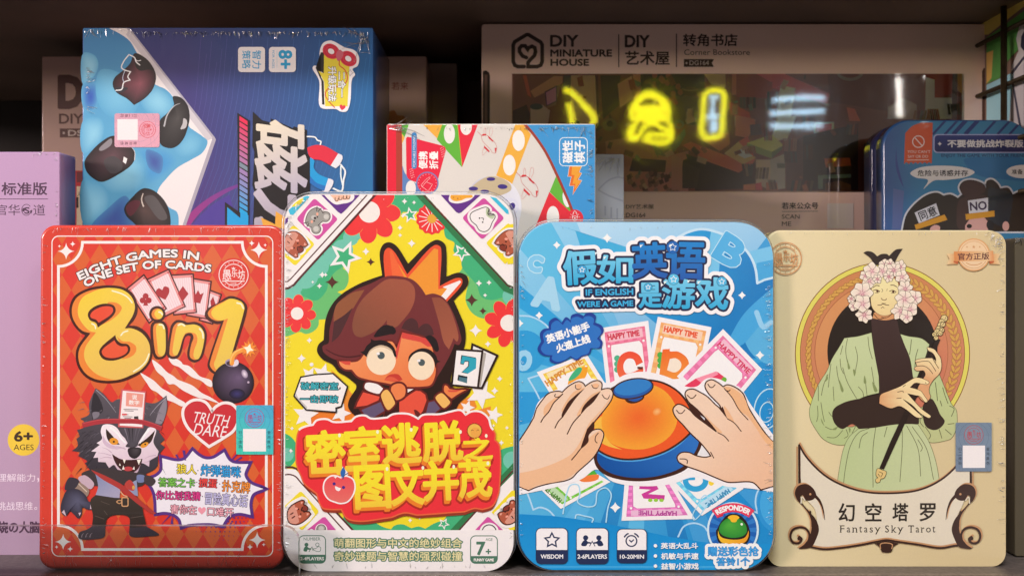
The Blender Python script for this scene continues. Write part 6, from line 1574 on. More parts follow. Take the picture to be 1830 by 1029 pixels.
sticker(P, tar, (750, 285, 1165, 845), 26, '76889A', '6C7C92', 'A8464E', (832, 548, 1088, 804), (959, 425, 107, 0), '扫二维码', '查询真伪', '2C323C', wave='4E627A')
P.zoom(); P.clip_to(None)
creases(P, tar, [(1795, 455), (1796, 980)], 70, (6, 16), into=(1580, 700), spread=0.15, width=0.9, height=0.00012)
creases(P, tar, [(1796, 450), (1790, 424), (1768, 413)], 26, (8, 34), into=(1640, 640), spread=0.3, width=0.7)
creases(P, tar, [(1385, 415), (1770, 415)], 24, (2, 7), into=(1580, 700), spread=0.3)

# ================================================================== second row
def carton(name, face, px, depth, front, side, label, mat, cat='game box', edge=0.0005, r=0.0012, group=None, z0=0.0003):
    """square-edged board box; px = (left, top, right) in photo pixels, it stands on the shelf"""
    root = empty(name, face.M.copy(), label, cat, group)
    a = face.loc(px[0], px[1]); b = face.loc(px[2], px[1])
    ol = rrect(a[0], z0, b[0], a[1], r, 4)
    box_body('carton', face, ol, depth, mat, root, edge, 3, front, side)
    return root

# ------------------------------------------------------------------ blue magnet game box, lying on its side so that its title reads downwards
P = Face(0.05, 0.3)
mag = carton('game_box', P, (147.5, 50, 667), 0.066, '3A66A8', '2C2038', 'tall blue and purple game box on its side with black pebbles and a horseshoe magnet', M_FILM)
P.clip_to([(149, 51), (666, 51), (666, 990), (149, 990)])
P.zoom()
def magbg(q):  # darker top is the upper shelf's shadow put into the print colour
    t = min(1, max(0, (q[0] - 330) / 330)); s = min(1, max(0, (q[1] - 60) / 300))
    a = tuple(u + (v - u) * s for u, v in zip(rgb('343A70'), rgb('4C2E74'))); b = tuple(u + (v - u) * s for u, v in zip(rgb('26588E'), rgb('266C9E')))
    return tuple(u + (v - u) * t for u, v in zip(a, b))
P.mesh([(149, 51), (666, 51), (666, 990), (149, 990)], magbg, 20, 40)
for k in range(34):
    x = 360 + k * 9.2
    P.line([(x, 60 + (k * 37) % 60), (x - 10, 180), (x - 34, 300), (x - 80, 420)], 0.7, tuple(min(.8, c * 1.35 + 0.01) for c in magbg((x, 200))), cap=False, up=0.1)
P.line(crv([(326, 410), (345, 385), (370, 362), (400, 343), (430, 330)], False), 12, P.grad('9A2E7C', '6A3A8C', (335, 400), (430, 330)), taper=(1.3, 0.4)); P.poly(crv([(330, 420, 1), (352, 392), (380, 366), (410, 348, 1), (430, 420, 1)]), '4C3A90')
P.poly([(232, 51), (384, 246), (386, 250), (328, 415), (149, 415), (149, 51)], 'A8A2AE'); P.poly([(226, 51), (377, 245), (379, 250), (322, 415), (149, 415), (149, 51)], 'E4DDDC'); P.poly([(231, 54), (380, 247), (370, 252), (225, 62)], 'C8C2C6')
wt = crv([(149, 51, 1), (195, 51, 1), (216, 62), (232, 74), (243, 92), (262, 128), (277, 151), (296, 160), (309, 174), (313, 190), (340, 229, 1), (362, 244), (371, 253), (362, 273), (343, 285), (317, 300), (297, 320), (284, 337), (281, 350), (303, 371), (317, 380), (319, 415, 1), (149, 415, 1)])
P.poly(wt, P.grad('3A7CB0', '5AA2C8', (180, 60), (220, 200)))
W1, W2, W3 = '88C4DC', '74B6D4', '40569C'
for q, c in (([(149, 95), (170, 100), (176, 118), (166, 140), (149, 152)], W1), ([(149, 150), (170, 146), (176, 180), (165, 200), (150, 195)], '3458AC'), ([(180, 125), (230, 140), (250, 180), (230, 210), (190, 205), (172, 170)], W2), ([(275, 152), (300, 168), (312, 190), (300, 210), (262, 200), (250, 175)], W1),
             ([(149, 215), (180, 212), (187, 235), (178, 258), (149, 275)], W1), ([(235, 270), (255, 290), (259, 320), (245, 340), (200, 345), (175, 325), (200, 300)], W1), ([(149, 320), (185, 332), (196, 355), (188, 380), (160, 402), (149, 400)], W1), ([(165, 400), (190, 375), (225, 350), (240, 390), (240, 415), (160, 415)], W3), ([(245, 265), (300, 268), (318, 290), (290, 320), (262, 330), (256, 290)], '3C8ECA'), ([(262, 268), (290, 280), (286, 310), (266, 300)], W3), ([(340, 235), (362, 248), (358, 268), (330, 282), (310, 270)], W2)):
    P.radial(crv(q), c, '5AA2C8' if c != W3 else '4A80B4', rings=4, power=1.6)
P.flush('background_print', M_FILM, mag)
def pebble(q, dark='262022', warm='5E363E', off=(0, 0)):
    P.radial(crv(q), warm, dark, rings=6, off=off, power=0.8)
P.zoom(140, 40, .1847)
pebble([(545, 302), (640, 340), (720, 430), (752, 530), (720, 650), (640, 740), (540, 802, 1), (470, 740), (370, 680), (333, 610), (350, 540), (430, 470), (500, 400)], '2C2426', '8A4E58', (60, 40))
P.poly(crv([(555, 306), (640, 345), (715, 430), (735, 470), (680, 460), (600, 470), (560, 440), (545, 380)]), '2E2A28'); P.poly(crv([(345, 640), (420, 625), (480, 640), (420, 680), (370, 675)]), '38343A')
P.line(crv([(365, 660), (420, 650), (440, 585), (500, 560, 1), (480, 530), (505, 480, 1), (440, 460), (418, 440), (440, 380), (490, 315, 1), (545, 345), (560, 385), (595, 415)], False), 11, 'E8ECF4'); P.line(crv([(545, 350), (570, 375), (605, 370)], False), 7, 'E8ECF4'); P.line(crv([(440, 580), (430, 540), (450, 470)], False), 6, 'C8D0E4')
P.flush('pebble_print', M_FILM, mag)
pebble([(915, 720), (990, 728), (1055, 800), (1078, 900), (1065, 1000), (1020, 1125), (960, 1195), (890, 1220), (800, 1185), (780, 1080), (790, 950), (850, 890), (925, 800)], '221E1E', '4A4644', (30, -40))
P.line(crv([(830, 1010), (860, 900), (930, 810), (985, 785)], False), 16, 'B0AEB0', taper=(1, 0.2)); P.poly(crv([(1020, 930), (1050, 950), (1040, 1020), (990, 1035), (1010, 980)]), 'B8B4B4')
P.flush('pebble_print', M_FILM, mag)
P.zoom(140, 220, .1847)
pebble([(60, 375), (130, 270), (240, 170), (330, 125), (420, 140), (500, 220), (548, 280), (545, 350), (510, 410), (400, 490), (230, 570), (150, 540), (80, 470)], '2A2424', '64484E', (20, -20))
P.poly(crv([(200, 255), (260, 190), (320, 150), (325, 200), (270, 250), (215, 270)]), '8A8488'); P.poly([(440, 325), (475, 345), (460, 398), (432, 375)], 'E8E2E0'); P.line(crv([(505, 225), (545, 275), (545, 360)], False), 8, 'D8D2D0', taper=(0.3, 1)); P.poly(crv([(250, 360), (340, 320), (420, 380), (420, 450), (330, 490), (270, 440)]), '4A4446')
P.flush('pebble_print', M_FILM, mag)
pebble([(620, 635), (700, 640), (800, 710), (870, 820), (892, 980), (860, 1040), (640, 1060), (540, 970), (460, 890), (445, 820), (520, 720)], '241F1F', '5A4440', (-30, 0))
P.line(crv([(628, 680), (612, 740), (632, 810)], False), 14, 'D4C4B8', taper=(0.6, 1)); P.poly(crv([(640, 720), (720, 700), (800, 790), (860, 920), (800, 940), (700, 830)]), '565050'); P.poly(crv([(460, 820), (530, 750), (600, 760), (560, 850), (500, 900)]), '5E2A34')
P.flush('pebble_print', M_FILM, mag)
P.zoom()
sticker(P, mag, (205, 203, 285.5, 263.5), 4, 'DC9CAC', 'D8A4B4', 'C8404A', (210, 213.5, 246.5, 250.5), (264, 232, 14.4, pi / 2), '扫二维码', '查询真伪', '6A3A48', horizontal=True, wave='8A7A98')
P.zoom(410, 40, .17491)
BLK = '2A9CCC'
for x0, x1 in ((405, 680), (90, 365)): P.poly(rrect(x0, 255, x1, 512, 36), 'E6E2E2')
P.text('8+', None, BLK, 0.05, warp=up90(508, 292, 474, 130, True)); P.line([(487, 292), (487, 472)], 3, '8AC0D8', cap=False); P.text('FOR AGES', None, BLK, 0.0, warp=up90(438, 292, 472, 24, True))
P.flush('age_badge_print', M_FILM, mag)
P.text('智力', None, BLK, 0.01, warp=up90(236, 292, 476, 90, True)); P.text('策略', None, BLK, 0.01, warp=up90(132, 292, 476, 86, True))
P.flush('strategy_lettering', M_FILM, mag)
bd = [(925, 290), (960, 215), (1040, 190), (1180, 260), (1280, 290), (1325, 360), (1310, 450), (1260, 480), (1285, 540), (1255, 580), (1235, 820), (1200, 910), (1140, 915), (1090, 890), (930, 870), (918, 600), (850, 470), (870, 445), (915, 455)]
P.poly(crv(bd), 'E6E2E4'); P.poly([(935, 310), (975, 310), (965, 525), (882, 470), (965, 610), (972, 845), (948, 842), (940, 600), (935, 520)], '2E2A2A'); P.poly([(968, 335), (1235, 330), (1208, 862), (980, 860), (968, 610), (910, 500), (965, 525)], 'DCCB3E')
for cx, cy, a in ((1040, 300, 0.55), (1215, 375, 0.6)):
    for k in range(4): P.line(ell(cx, cy, 84 - k * 14, 66 - k * 12, rot=a), 15, ('CC3446', 'B82A40')[k % 2], closed=True)
    P.poly(ell(cx, cy, 34, 26, rot=a), 'E6E2E4')
P.poly(crv([(1090, 330), (1120, 285), (1165, 310), (1150, 370), (1110, 400)]), 'C06070')
P.line(crv([(1125, 390), (1125, 440), (1180, 490), (1205, 560), (1190, 620), (1100, 660), (1010, 680), (980, 740), (1010, 800), (1075, 872)], False), 11, 'CC5236')
P.text('二合一', None, 'EDE9E4', 0.03, warp=up90(1112, 508, 768, 76, True), outline=[(6, '2E2624')]); P.text('升级玩法', None, 'EDE9E4', 0.03, warp=up90(1012, 458, 808, 82, True), outline=[(6, '2E2624')])
P.line(spark(1235, 520, 34, k=0.25), 3, '5A4A48', closed=True); P.poly(heart(1155, 872, 32, 0.2), 'D8384A')
P.flush('upgrade_badge_print', M_FILM, mag)
P.zoom(390, 200, .20408)
P.poly([(168, 10), (278, 80), (275, 870), (268, 1100), (60, 1100), (60, 790), (175, 870)], '221C20')
for k in range(17):
    y = 38 + k * 50; t = k / 16; c = tuple(a + (b - a) * t for a, b in zip(rgb('DC2A50'), rgb('20A0D8'))) if k != 8 else rgb('7A8A98')
    P.poly([(188, y), (258, y + 46), (258, y + 82), (188, y + 40)], c)
P.poly([(80, 835), (195, 930), (195, 880), (265, 905), (265, 1100), (80, 1100)], '1E9CD8')
P.flush('stripe_print', M_FILM, mag)
P.poly([(305, 0), (385, 75), (460, 95), (462, 60), (655, 145), (662, 130), (778, 160), (780, 365), (805, 372), (805, 760), (760, 820), (760, 1100), (300, 1100), (318, 700), (300, 640), (310, 520), (318, 350), (300, 300)], '1F1B1D')
P.text('磁', None, P.grad('E0D4BC', 'B4ACBA', (400, 100), (560, 690)), 0.03, warp=lambda u, v: (332 + 438 * (1 - v), 92 + 600 * u + 60 * (1 - v) - 30)); P.text('力', None, P.grad('BEB4C0', 'A098A6', (400, 690), (560, 1000)), 0.05, warp=lambda u, v: (332 + 438 * (1 - v), 690 + 420 * u + 60 * (1 - v)))
P.flush('title_lettering', M_FILM, mag)
P.poly([(375, 925), (500, 985), (505, 870), (600, 930), (600, 1100), (420, 1100)], 'E2A23E')
P.line(crv([(1075, 465), (1112, 520), (1098, 600), (1080, 695), (1010, 672)], False), 15, 'E4EEF6'); P.line(crv([(1075, 480), (1075, 560), (1090, 640)], False), 12, 'DCEAF4'); P.line(crv([(782, 218), (850, 225), (870, 250), (900, 262), (895, 290)], False), 12, 'E4EEF6')
P.poly(crv([(780, 315, 1), (850, 292), (930, 300), (1052, 366, 1), (985, 472, 1), (900, 425), (850, 418), (815, 410, 1), (790, 370)]), 'D42E42'); P.poly(crv([(1052, 366, 1), (1085, 382), (1090, 412, 1), (1062, 468), (1030, 496, 1), (985, 472, 1)]), 'DCDADF')
P.poly(crv([(805, 400, 1), (842, 425), (838, 490), (880, 545), (965, 582, 1), (930, 692, 1), (860, 665), (805, 625, 1)]), '2496D0'); P.poly(crv([(805, 560, 1), (860, 620), (945, 650, 1), (930, 692, 1), (860, 665), (805, 625, 1)]), '2A6EB4'); P.poly(crv([(965, 582, 1), (1008, 602), (1000, 650), (962, 708, 1), (905, 690, 1), (930, 692, 1)]), 'DCDADF')
P.flush('magnet_print', M_FILM, mag)
P.clip_to(None); P.zoom()
creases(P, mag, [(235, 56), (655, 56)], 150, (4, 14), into=(400, 300), spread=0.35, width=0.8, height=0.0004, mat=M_SPARK)
creases(P, mag, [(152, 52), (235, 52)], 16, (8, 24), into=(240, 300), spread=0.4)
creases(P, mag, [(640, 58), (661, 58), (661, 100)], 14, (14, 60), into=(600, 160), spread=0.25, height=0.0004, mat=M_SPARK)
creases(P, mag, [(154, 120), (154, 200)], 26, (4, 20), into=(400, 160), spread=0.4)

# ------------------------------------------------------------------ red and white folding chess box
P = Face(0.045, 0.3)
fol = carton('game_box', P, (691, 221.5, 1064), 0.042, 'DDD5CC', 'C8A8A0', 'red white and blue folding board game box with a spotted dice and little planes', M_FILM)
P.clip_to([(692, 223), (1063, 223), (1063, 990), (692, 990)])
P.zoom(680, 210, .14573)
P.poly([(80, 60), (2700, 60), (2700, 5400), (80, 5400)], 'D2CBC3')
P.poly([(80, 60), (190, 60), (195, 1500), (80, 1500)], 'DA2038'); P.poly([(190, 60), (265, 60), (272, 1500), (195, 1500)], 'A43A2E')
P.poly([(262, 75), (352, 75), (295, 245), (262, 200)], '5AA83A'); P.poly([(262, 200), (297, 250), (264, 325)], 'E0A23C'); P.poly(crv([(268, 590, 1), (300, 680), (380, 770), (480, 860), (520, 1500, 1), (268, 1500, 1)]), '5A7CB0'); P.poly(ell(372, 870, 62, 95), 'E0DAD4')
P.poly([(508, 75), (762, 75), (700, 265)], 'E2A440'); P.poly([(762, 75), (945, 75), (1000, 612), (690, 272)], '5EAA38'); P.poly([(945, 75), (1198, 75), (1005, 602)], 'D8283C'); P.line([(945, 75), (1002, 605)], 5, 'E0903A', cap=False)
P.poly(ell(845, 202, 68, 120), 'E0DCD4'); P.poly(ell(1050, 118, 70, 98), 'E0DCD4')
P.zoom(870, 210, .18459)
P.poly([(278, 60), (348, 60), (428, 165), (245, 645), (90, 562)], 'E2A63E'); P.poly(ell(307, 225, 60, 100), 'E6E0D8'); P.poly(ell(218, 462, 60, 100), 'E6E0D8')
P.poly([(672, 565), (830, 915), (800, 915), (608, 720)], '62AC3A'); P.poly([(605, 722), (810, 915), (860, 1600), (250, 1600)], 'D82C3A'); P.poly(ell(770, 790, 34, 80, rot=-0.2), 'E6E0D8'); P.poly(ell(640, 962, 60, 104), 'E6E0D8')
arc = crv([(360, 60), (440, 150), (560, 320), (680, 560), (760, 740), (825, 900), (900, 1200)], False)
P.poly(arc + [(1300, 1200), (1300, 60)], '3C8EC6'); P.line(arc, 26, '9A3A2E', cap=False); P.poly(ell(850, 975, 84), 'D82C3A')
P.line(crv([(826, 970), (838, 925), (852, 905), (868, 925), (880, 970)], False), 4, 'F0E0DC'); P.line(ell(852, 975, 22), 4, 'F0E0DC', closed=True); P.poly(ell(852, 975, 8), 'F0E0DC')
for a in range(6):
    b = -pi + a * pi / 5; P.line([(852 + 36 * cos(b), 965 + 36 * sin(b)), (852 + 50 * cos(b), 965 + 50 * sin(b))], 3, 'F0E0DC')
P.flush('background_print', M_FILM, fol)
P.zoom(680, 210, .14573)
tg = crv([(312, 260, 1), (330, 240), (360, 243, 1), (750, 345, 1), (790, 365), (800, 410, 1), (705, 760, 1), (690, 790, 1), (420, 790, 1), (340, 750), (318, 700, 1)], n=4); P.poly(tg, 'D8223E')
P.line([(413, 215), (413, 600)], 64, '3A7CB4'); P.text('PORTABLE FOLDING', None, 'E8E4E2', 0.02, warp=up90(398, 225, 605, 30))
P.text('便携', None, 'ECE8E2', 0.03, warp=up90(470, 420, 630, 104)); P.text('折叠', None, 'ECE8E2', 0.03, warp=up90(600, 420, 630, 104))
for i in range(5):
    for j in range(3): P.poly(ell(738 + j * 16 + i * 5, 380 + i * 26 - j * 8, 4, n=8), 'F0E0DC', up=0.05); P.poly(ell(360 + j * 16 + i * 5, 640 + i * 26 - j * 8, 4, n=8), 'F0E0DC', up=0.05)
P.poly(ell(575, 805, 138), '5A7CB0'); P.poly(ell(575, 805, 124), 'D8223E')
for k in range(18): P.poly(ell(575 + 108 * cos(k * pi / 9), 805 + 108 * sin(k * pi / 9), 4, n=8), 'F0D8D8', up=0.05)
P.line([(550, 770), (590, 735), (608, 730), (605, 748), (558, 795), (510, 850), (585, 905), (637, 822), (560, 790)], 3, 'F0E0DC'); P.line([(550, 770), (497, 830), (510, 850)], 3, 'F0E0DC')
P.flush('folding_badge_print', M_FILM, fol)
def plane(pts, cx, cy, s):
    T = lambda L: [(cx + x * s, cy + y * s) for x, y in L]
    for q in ([(0, 0), (20, -15), (55, -10), (95, 20), (150, 70), (180, 120), (185, 180), (165, 215), (130, 205), (110, 170), (50, 110), (10, 60)],): P.line(T(crv(q)), 3.4 * s, 'C8303A', closed=True)
    P.poly(T([(0, 0), (15, -22), (55, -22), (60, -5), (20, 2)]), 'C8303A'); P.poly(T([(70, -5), (105, 20), (150, 75), (130, 70), (90, 35)]), 'C8303A'); P.poly(T([(30, 120), (100, 190), (90, 205), (30, 150)]), 'C8303A')
    for q in ([(30, -22), (28, -60), (40, -95), (52, -60), (50, -20)], [(95, 0), (100, -70), (115, -100), (135, -90), (130, -30), (110, 10)], [(30, 140), (10, 200), (15, 240), (45, 210), (70, 180)]): P.line(T(crv(q, False)), 2.6 * s, 'D2706E')
    P.line(T([(-50, -50), (0, 0)]), 4 * s, 'C8303A'); P.poly(T([(160, 150), (185, 150), (165, 215)]), 'C8303A')
plane(None, 1240, 225, 1.0); P.flush('plane_print', M_FILM, fol)
P.zoom(870, 210, .18459)
P.poly(crv([(-230, 900), (-200, 760), (-110, 620), (20, 570), (150, 590), (250, 650), (310, 740), (336, 860), (320, 980), (260, 1150), (-150, 1150)]), P.grad('BDBAC4', 'DAD8DE', (-100, 900), (300, 800))); P.poly(crv([(-200, 770), (-110, 640), (20, 572), (150, 592), (230, 650), (235, 700), (150, 750), (0, 770), (-120, 800)]), 'BCAA8A')
P.poly(ell(210, 870, 100, 95), 'D2D0DC')
for x, y, a, b, r in ((40, 597, 42, 18, 0), (152, 670, 48, 23, 0.05), (-20, 720, 45, 20, 0), (-130, 690, 45, 20, 0), (243, 862, 30, 38, 0.5), (-60, 850, 40, 30, 0)): P.poly(ell(x, y, a, b, rot=r), '40307A')
P.flush('dice_print', M_FILM, fol)
plane(None, 330, 575, 0.9); P.flush('plane_print', M_FILM, fol)
P.line(rrect(704, 197, 973, 470, 44), 7, 'E0ECF2', closed=True); P.text('磁性', None, 'E8EEF0', 0.035, warp=up90(735, 226, 440, 96)); P.text('棋子', None, 'E8EEF0', 0.035, warp=up90(848, 226, 440, 100))
P.flush('magnetic_pieces_lettering', M_FILM, fol)
bo = [(800, 475), (918, 475), (892, 530), (918, 542), (882, 602), (918, 612), (832, 748), (845, 662), (800, 662), (820, 572), (785, 572)]; P.line(bo, 6, 'E0E4E0', closed=True); P.poly(bo, 'DC6A2C'); P.poly([(825, 475), (918, 475), (885, 530), (910, 545), (872, 605), (910, 618), (850, 700), (858, 645), (830, 640), (850, 560), (818, 555)], 'E49A34')
P.flush('bolt_print', M_FILM, fol)
P.clip_to(None); P.zoom()
creases(P, fol, [(700, 227), (1055, 227)], 60, (2, 7), into=(880, 400), spread=0.4, height=0.0005, mat=M_SPARK)
creases(P, fol, [(1061, 228), (1061, 390)], 36, (5, 16), into=(880, 330), spread=0.3, height=0.0004)
creases(P, fol, [(960, 226), (1050, 226)], 36, (6, 26), into=(980, 330), spread=0.7, height=0.0004)
creases(P, fol, [(694, 224), (694, 231)], 6, (40, 100), into=(800, 250), spread=0.1, height=0.0004, width=1.4, mat=M_SPARK)

# ------------------------------------------------------------------ lavender box at the left edge
P = Face(0.0265, 0.2)
pur = carton('game_box', P, (-150, 271.5, 107), 0.017, 'B48EB6', '8E6496', 'plain lavender game box with a yellow age circle at the left edge', M_CARD)
P.clip_to([(-149, 273), (106, 273), (106, 992), (-149, 992)])
P.mesh([(-149, 273), (106, 273), (106, 992), (-149, 992)], P.grad('B692B6', 'B094AE', (0, 300), (60, 950)), 4, 8)
P.flush('background_print', M_FILM, pur)
P.zoom(0, 250, .22346)
PB = '4A3048'
P.text('标准版', (14, 342, 376, 440), PB, 0.025); P.line([(-200, 473), (385, 473)], 5, PB, cap=False)
P.text('官', (-28, 518, 56, 602), PB, 0); P.text('华', (66, 516, 160, 604), PB, 0); P.text('道', (266, 516, 362, 604), PB, 0)
P.line(ell(212, 560, 38, 44, a0=0.6, a1=5.6), 5, PB); P.text('S', (196, 540, 236, 590), PB, 0.04); P.poly(crv([(180, 550), (200, 545), (196, 570), (182, 575)]), PB); P.poly(crv([(240, 570), (258, 560), (250, 590)]), PB)
P.flush('title_lettering', M_CARD, pur)
P.zoom(0, 480, .53333)
P.poly(ell(79, 573, 53), 'E2C23E'); P.text('6+', (49, 545, 109, 577), '3A2A1C', 0.06); P.text('AGES', (46, 588, 113, 607), '3A2A1C', 0.01); P.flush('age_badge_print', M_CARD, pur)
P.text('理解能力', (-9, 686, 118, 712), 'E8D8EA', 0); P.text(',', (126, 700, 131, 714), 'E8D8EA', 0.05); P.text('挑战思维', (-9, 780, 110, 808), 'E8D8EA', 0); P.line(ell(120, 802, 4), 2, 'E8D8EA', closed=True)
P.text('烧の大脑', (-6, 846, 132, 884), PB, 0.035); P.flush('slogan_lettering', M_CARD, pur)
P.clip_to(None); P.zoom()
creases(P, pur, [(60, 273), (106, 273)], 10, (4, 12), into=(50, 400), spread=0.6); creases(P, pur, [(104.5, 275), (104.5, 400)], 14, (3, 8), into=(50, 330), spread=0.4)

# ------------------------------------------------------------------ cream box glimpsed in the gap
P = Face(0.12)
crm = carton('game_box', P, (130.5, 305, 230), 0.03, 'B8322E', '7A2020', 'cream and red game box glimpsed in the narrow gap beside the lavender box', M_CARD)
P.clip_to([(131, 306), (228, 306), (228, 900), (131, 900)])
P.poly([(137, 307), (228, 307), (228, 900), (137, 900)], '6E222A'); P.poly([(137, 326), (228, 326), (228, 900), (137, 900)], 'B8262E'); P.poly([(137, 333), (228, 333), (228, 900), (137, 900)], 'D8C8A8')
P.flush('cover_print', M_CARD, crm)
P.text('EAY', None, '6A5A48', 0.0, warp=lambda u, v: (137 + 24 * (1 - u), 351 - 8 * v)); P.text('81', None, '2A1A1A', 0.05, warp=lambda u, v: (137 + 20 * (1 - u), 371 - 18 * v))
P.flush('cover_lettering', M_CARD, crm)

# ================================================================== back row
M_WHITE = M_DIM
HB = '3A2620'
P = Face(0.19)
dl = carton('miniature_kit_box', P, (75, 101, 762), 0.08, 'BE9E92', '8A7A72', 'white miniature house kit box with a big letter D behind the blue game box', M_DIM, 'kit box')
P.zoom()
P.text('D', (107, 138, 146, 191.5), '5A3A34', 0.075); P.poly([(103, 136.5), (114, 136.5), (114, 144), (103, 144)], '5A3A34'); P.poly([(103, 185.5), (114, 185.5), (114, 193), (103, 193)], '5A3A34')
P.text('DIY', (106, 204, 148, 221), '5A3A34', 0.03); P.text('ATELIER', (190, 136, 330, 193), '5A3A34', 0.03) if False else None
P.poly([(107, 230), (152, 230), (152, 246), (107, 246)], '5A3A34'); P.text('DS', (122, 233, 147, 243), 'CDBDB4', 0.03); P.poly(ell(114, 238, 2), 'CDBDB4')
P.flush('title_lettering', M_DIM, dl)
P.text('若来', (700, 147.5, 729.5, 161), '8A4A40', 0.01); P.poly(crv([(694, 216), (696, 200), (705, 198), (710, 206), (722, 208), (724, 220), (700, 224)]), 'A86A40'); P.flush('maker_lettering', M_DIM, dl)
P = Face(0.24)
carton('plain_box', P, (690, 113, 817), 0.05, '9A8478', '6A5A50', 'plain brownish box end behind the white kit box in the top middle', M_DIM, 'box')
P = Face(0.25, yaw=radians(-19.5), xc=-0.03)
carton('glossy_box', P, (822, 147, 905), 0.03, '3A2620', '2A1C18', 'dark glossy box end with bright lamp reflections beside the large kit box', M_DIM, 'box')
P = Face(0.088)
gry = carton('grey_box', P, (985, 275.5, 1115), 0.024, '9C9EA6', '84868C', 'grey film wrapped box with a faint house outline beside the folding game box', M_FILM, 'box')
P.zoom(900, 180, .21373)
for q in ([(790, 745), (880, 665), (960, 640), (1003, 650)], [(790, 745), (870, 790), (1000, 840)], [(850, 960), (850, 880)], [(900, 980), (900, 890)], [(950, 990), (950, 900)]): P.line(crv(q, False), 14, '8A8C94', cap=False)
P.flush('house_print', M_FILM, gry)
P.zoom()
creases(P, gry, [(1068, 280), (1110, 280)], 12, (10, 40), into=(1090, 340), spread=0.5, height=0.0006)

# ------------------------------------------------------------------ large miniature house kit box with its clear window
P = Face(0.15)
diy = carton('miniature_kit_box', P, (860.5, 43, 1765), 0.09, 'E4C4B6', 'B8A49C', 'large white miniature bookstore kit box with a clear window reflecting neon', M_DIM, 'kit box', r=0.002)  # pinkish base puts the shop's reddish light into the white card
P.zoom(850, 30, .17489)
K1 = '35231D'
P.line([(496, 512), (430, 512), (400, 497), (384, 460), (384, 290), (400, 258), (520, 186), (540, 186), (665, 262), (680, 290), (680, 460), (665, 498), (630, 512), (536, 512), (536, 470), (560, 440), (600, 400), (612, 360), (605, 320), (575, 305), (540, 320), (532, 335), (505, 300), (470, 300), (448, 325), (448, 360), (480, 405), (520, 420)], 38, K1)
P.flush('house_logo_print', M_DIM, diy)
P.text('DIY', (766, 194, 1044, 304), K1, 0.05); P.text('MINIATURE', (766, 340, 1390, 408), K1, 0.06); P.text('HOUSE', (768, 436, 1155, 502), K1, 0.06)
P.line([(1462, 182), (1462, 518)], 11, K1, cap=False)
P.zoom(1100, 30, .19443)
P.text('DIY', (90, 176, 308, 279), K1, 0.05); P.text('艺术屋', (90, 320, 494, 443), K1, 0.025); P.line([(560, 158), (560, 464)], 10, K1, cap=False)
P.text('转角书店', (623, 162, 1118, 272), K1, 0.025); P.text('Corner Bookstore', (631, 302, 1234, 354), K1, 0.005); P.poly([(628, 392), (905, 392), (885, 428), (905, 463), (628, 463)], K1); P.text('DG164', (680, 405, 858, 447), 'C8B4AC', 0.01); P.poly(ell(652, 428, 9), 'C8B4AC')
P.flush('title_lettering', M_DIM, diy)
P.zoom()
P.poly([(863, 128), (868, 126), (874, 130), (875.5, 136), (875.5, 470), (863, 470)], '2A1A16'); P.poly([(866, 134), (871, 134), (871, 470), (866, 470)], '6A4A40'); P.flush('side_slot', M_DIM, diy)
P.poly([(1755, 128), (1758, 122), (1764, 122), (1764, 470), (1755, 470)], '5A4038'); P.flush('side_slot', M_DIM, diy)
# scene behind the window: the printed bookstore
P.clip_to([(915, 132.5), (1719, 132.5), (1719, 342), (915, 342)])
P.poly([(915, 132), (1719, 132), (1719, 343), (915, 343)], rgb('5E3226', 2.6))
def patchwork(z, L):
    P.zoom(*z)
    for q, c in L: P.poly(q, rgb(c, 4.0))
patchwork((850, 30, .17489), [([(370, 600), (900, 600), (820, 900), (370, 1100)], '5A3A30'), ([(480, 600), (520, 600), (570, 830), (530, 800)], '9A4030'), ([(560, 760), (800, 610), (890, 610), (890, 680), (600, 830)], '8A5A44'), ([(900, 600), (980, 600), (970, 730), (890, 740)], '3A3430'), ([(975, 600), (1230, 600), (1260, 1100), (960, 1100)], '86644C'), ([(1220, 600), (1250, 600), (1260, 1000), (1240, 1000)], '3A1E18'), ([(1275, 600), (1480, 600), (1470, 900), (1300, 1050)], '2E2018'), ([(705, 768), (832, 702), (832, 868), (720, 920)], '3A2A30'), ([(718, 776), (822, 720), (822, 860), (730, 905)], '7A4A66'), ([(560, 930), (680, 900), (760, 960), (740, 1100), (560, 1100)], '7A685E'), ([(380, 960), (520, 900), (560, 1000), (540, 1100), (380, 1100)], '33241E')])
P.poly(ell(620, 920, 65, 32), '5A605A'); P.poly(ell(1560, 765, 40, 26), 'B0A498')
patchwork((1100, 30, .19443), [([(20, 620), (150, 545), (160, 760), (40, 840)], '9A5440'), ([(160, 530), (240, 530), (230, 700), (160, 760)], '7A4A34'), ([(230, 530), (820, 530), (820, 680), (500, 760), (230, 700)], '241A14'), ([(500, 720), (770, 740), (760, 1000), (500, 980)], '33221A'), ([(815, 530), (1018, 530), (1018, 660), (880, 625)], '9A6A48'), ([(1010, 530), (1080, 530), (1080, 760), (1010, 740)], '50281E'), ([(1070, 530), (1110, 530), (1110, 720), (1070, 720)], '7A4430'), ([(1110, 530), (1543, 530), (1543, 760), (1110, 740)], '5E2420'), ([(1290, 524), (1560, 524), (1560, 610), (1420, 600)], 'B83434'), ([(1095, 900), (1290, 950), (1240, 1029), (1095, 1010)], 'A05A44'), ([(1040, 780), (1230, 880), (1250, 960), (1060, 900)], '7A2A22')])
for x, y in ((360, 540), (420, 570), (485, 545), (475, 610), (435, 590), (575, 645), (530, 710), (595, 695)): P.poly(ell(x, y, 24, 28, n=16), 'AA5A46')
P.poly(ell(690, 690, 75, 45), '5A3A26'); P.line(ell(690, 660, 75, 20, a0=0, a1=pi), 7, '9A7048'); P.line(ell(585, 990, 36, 32), 12, '6E7064', closed=True)
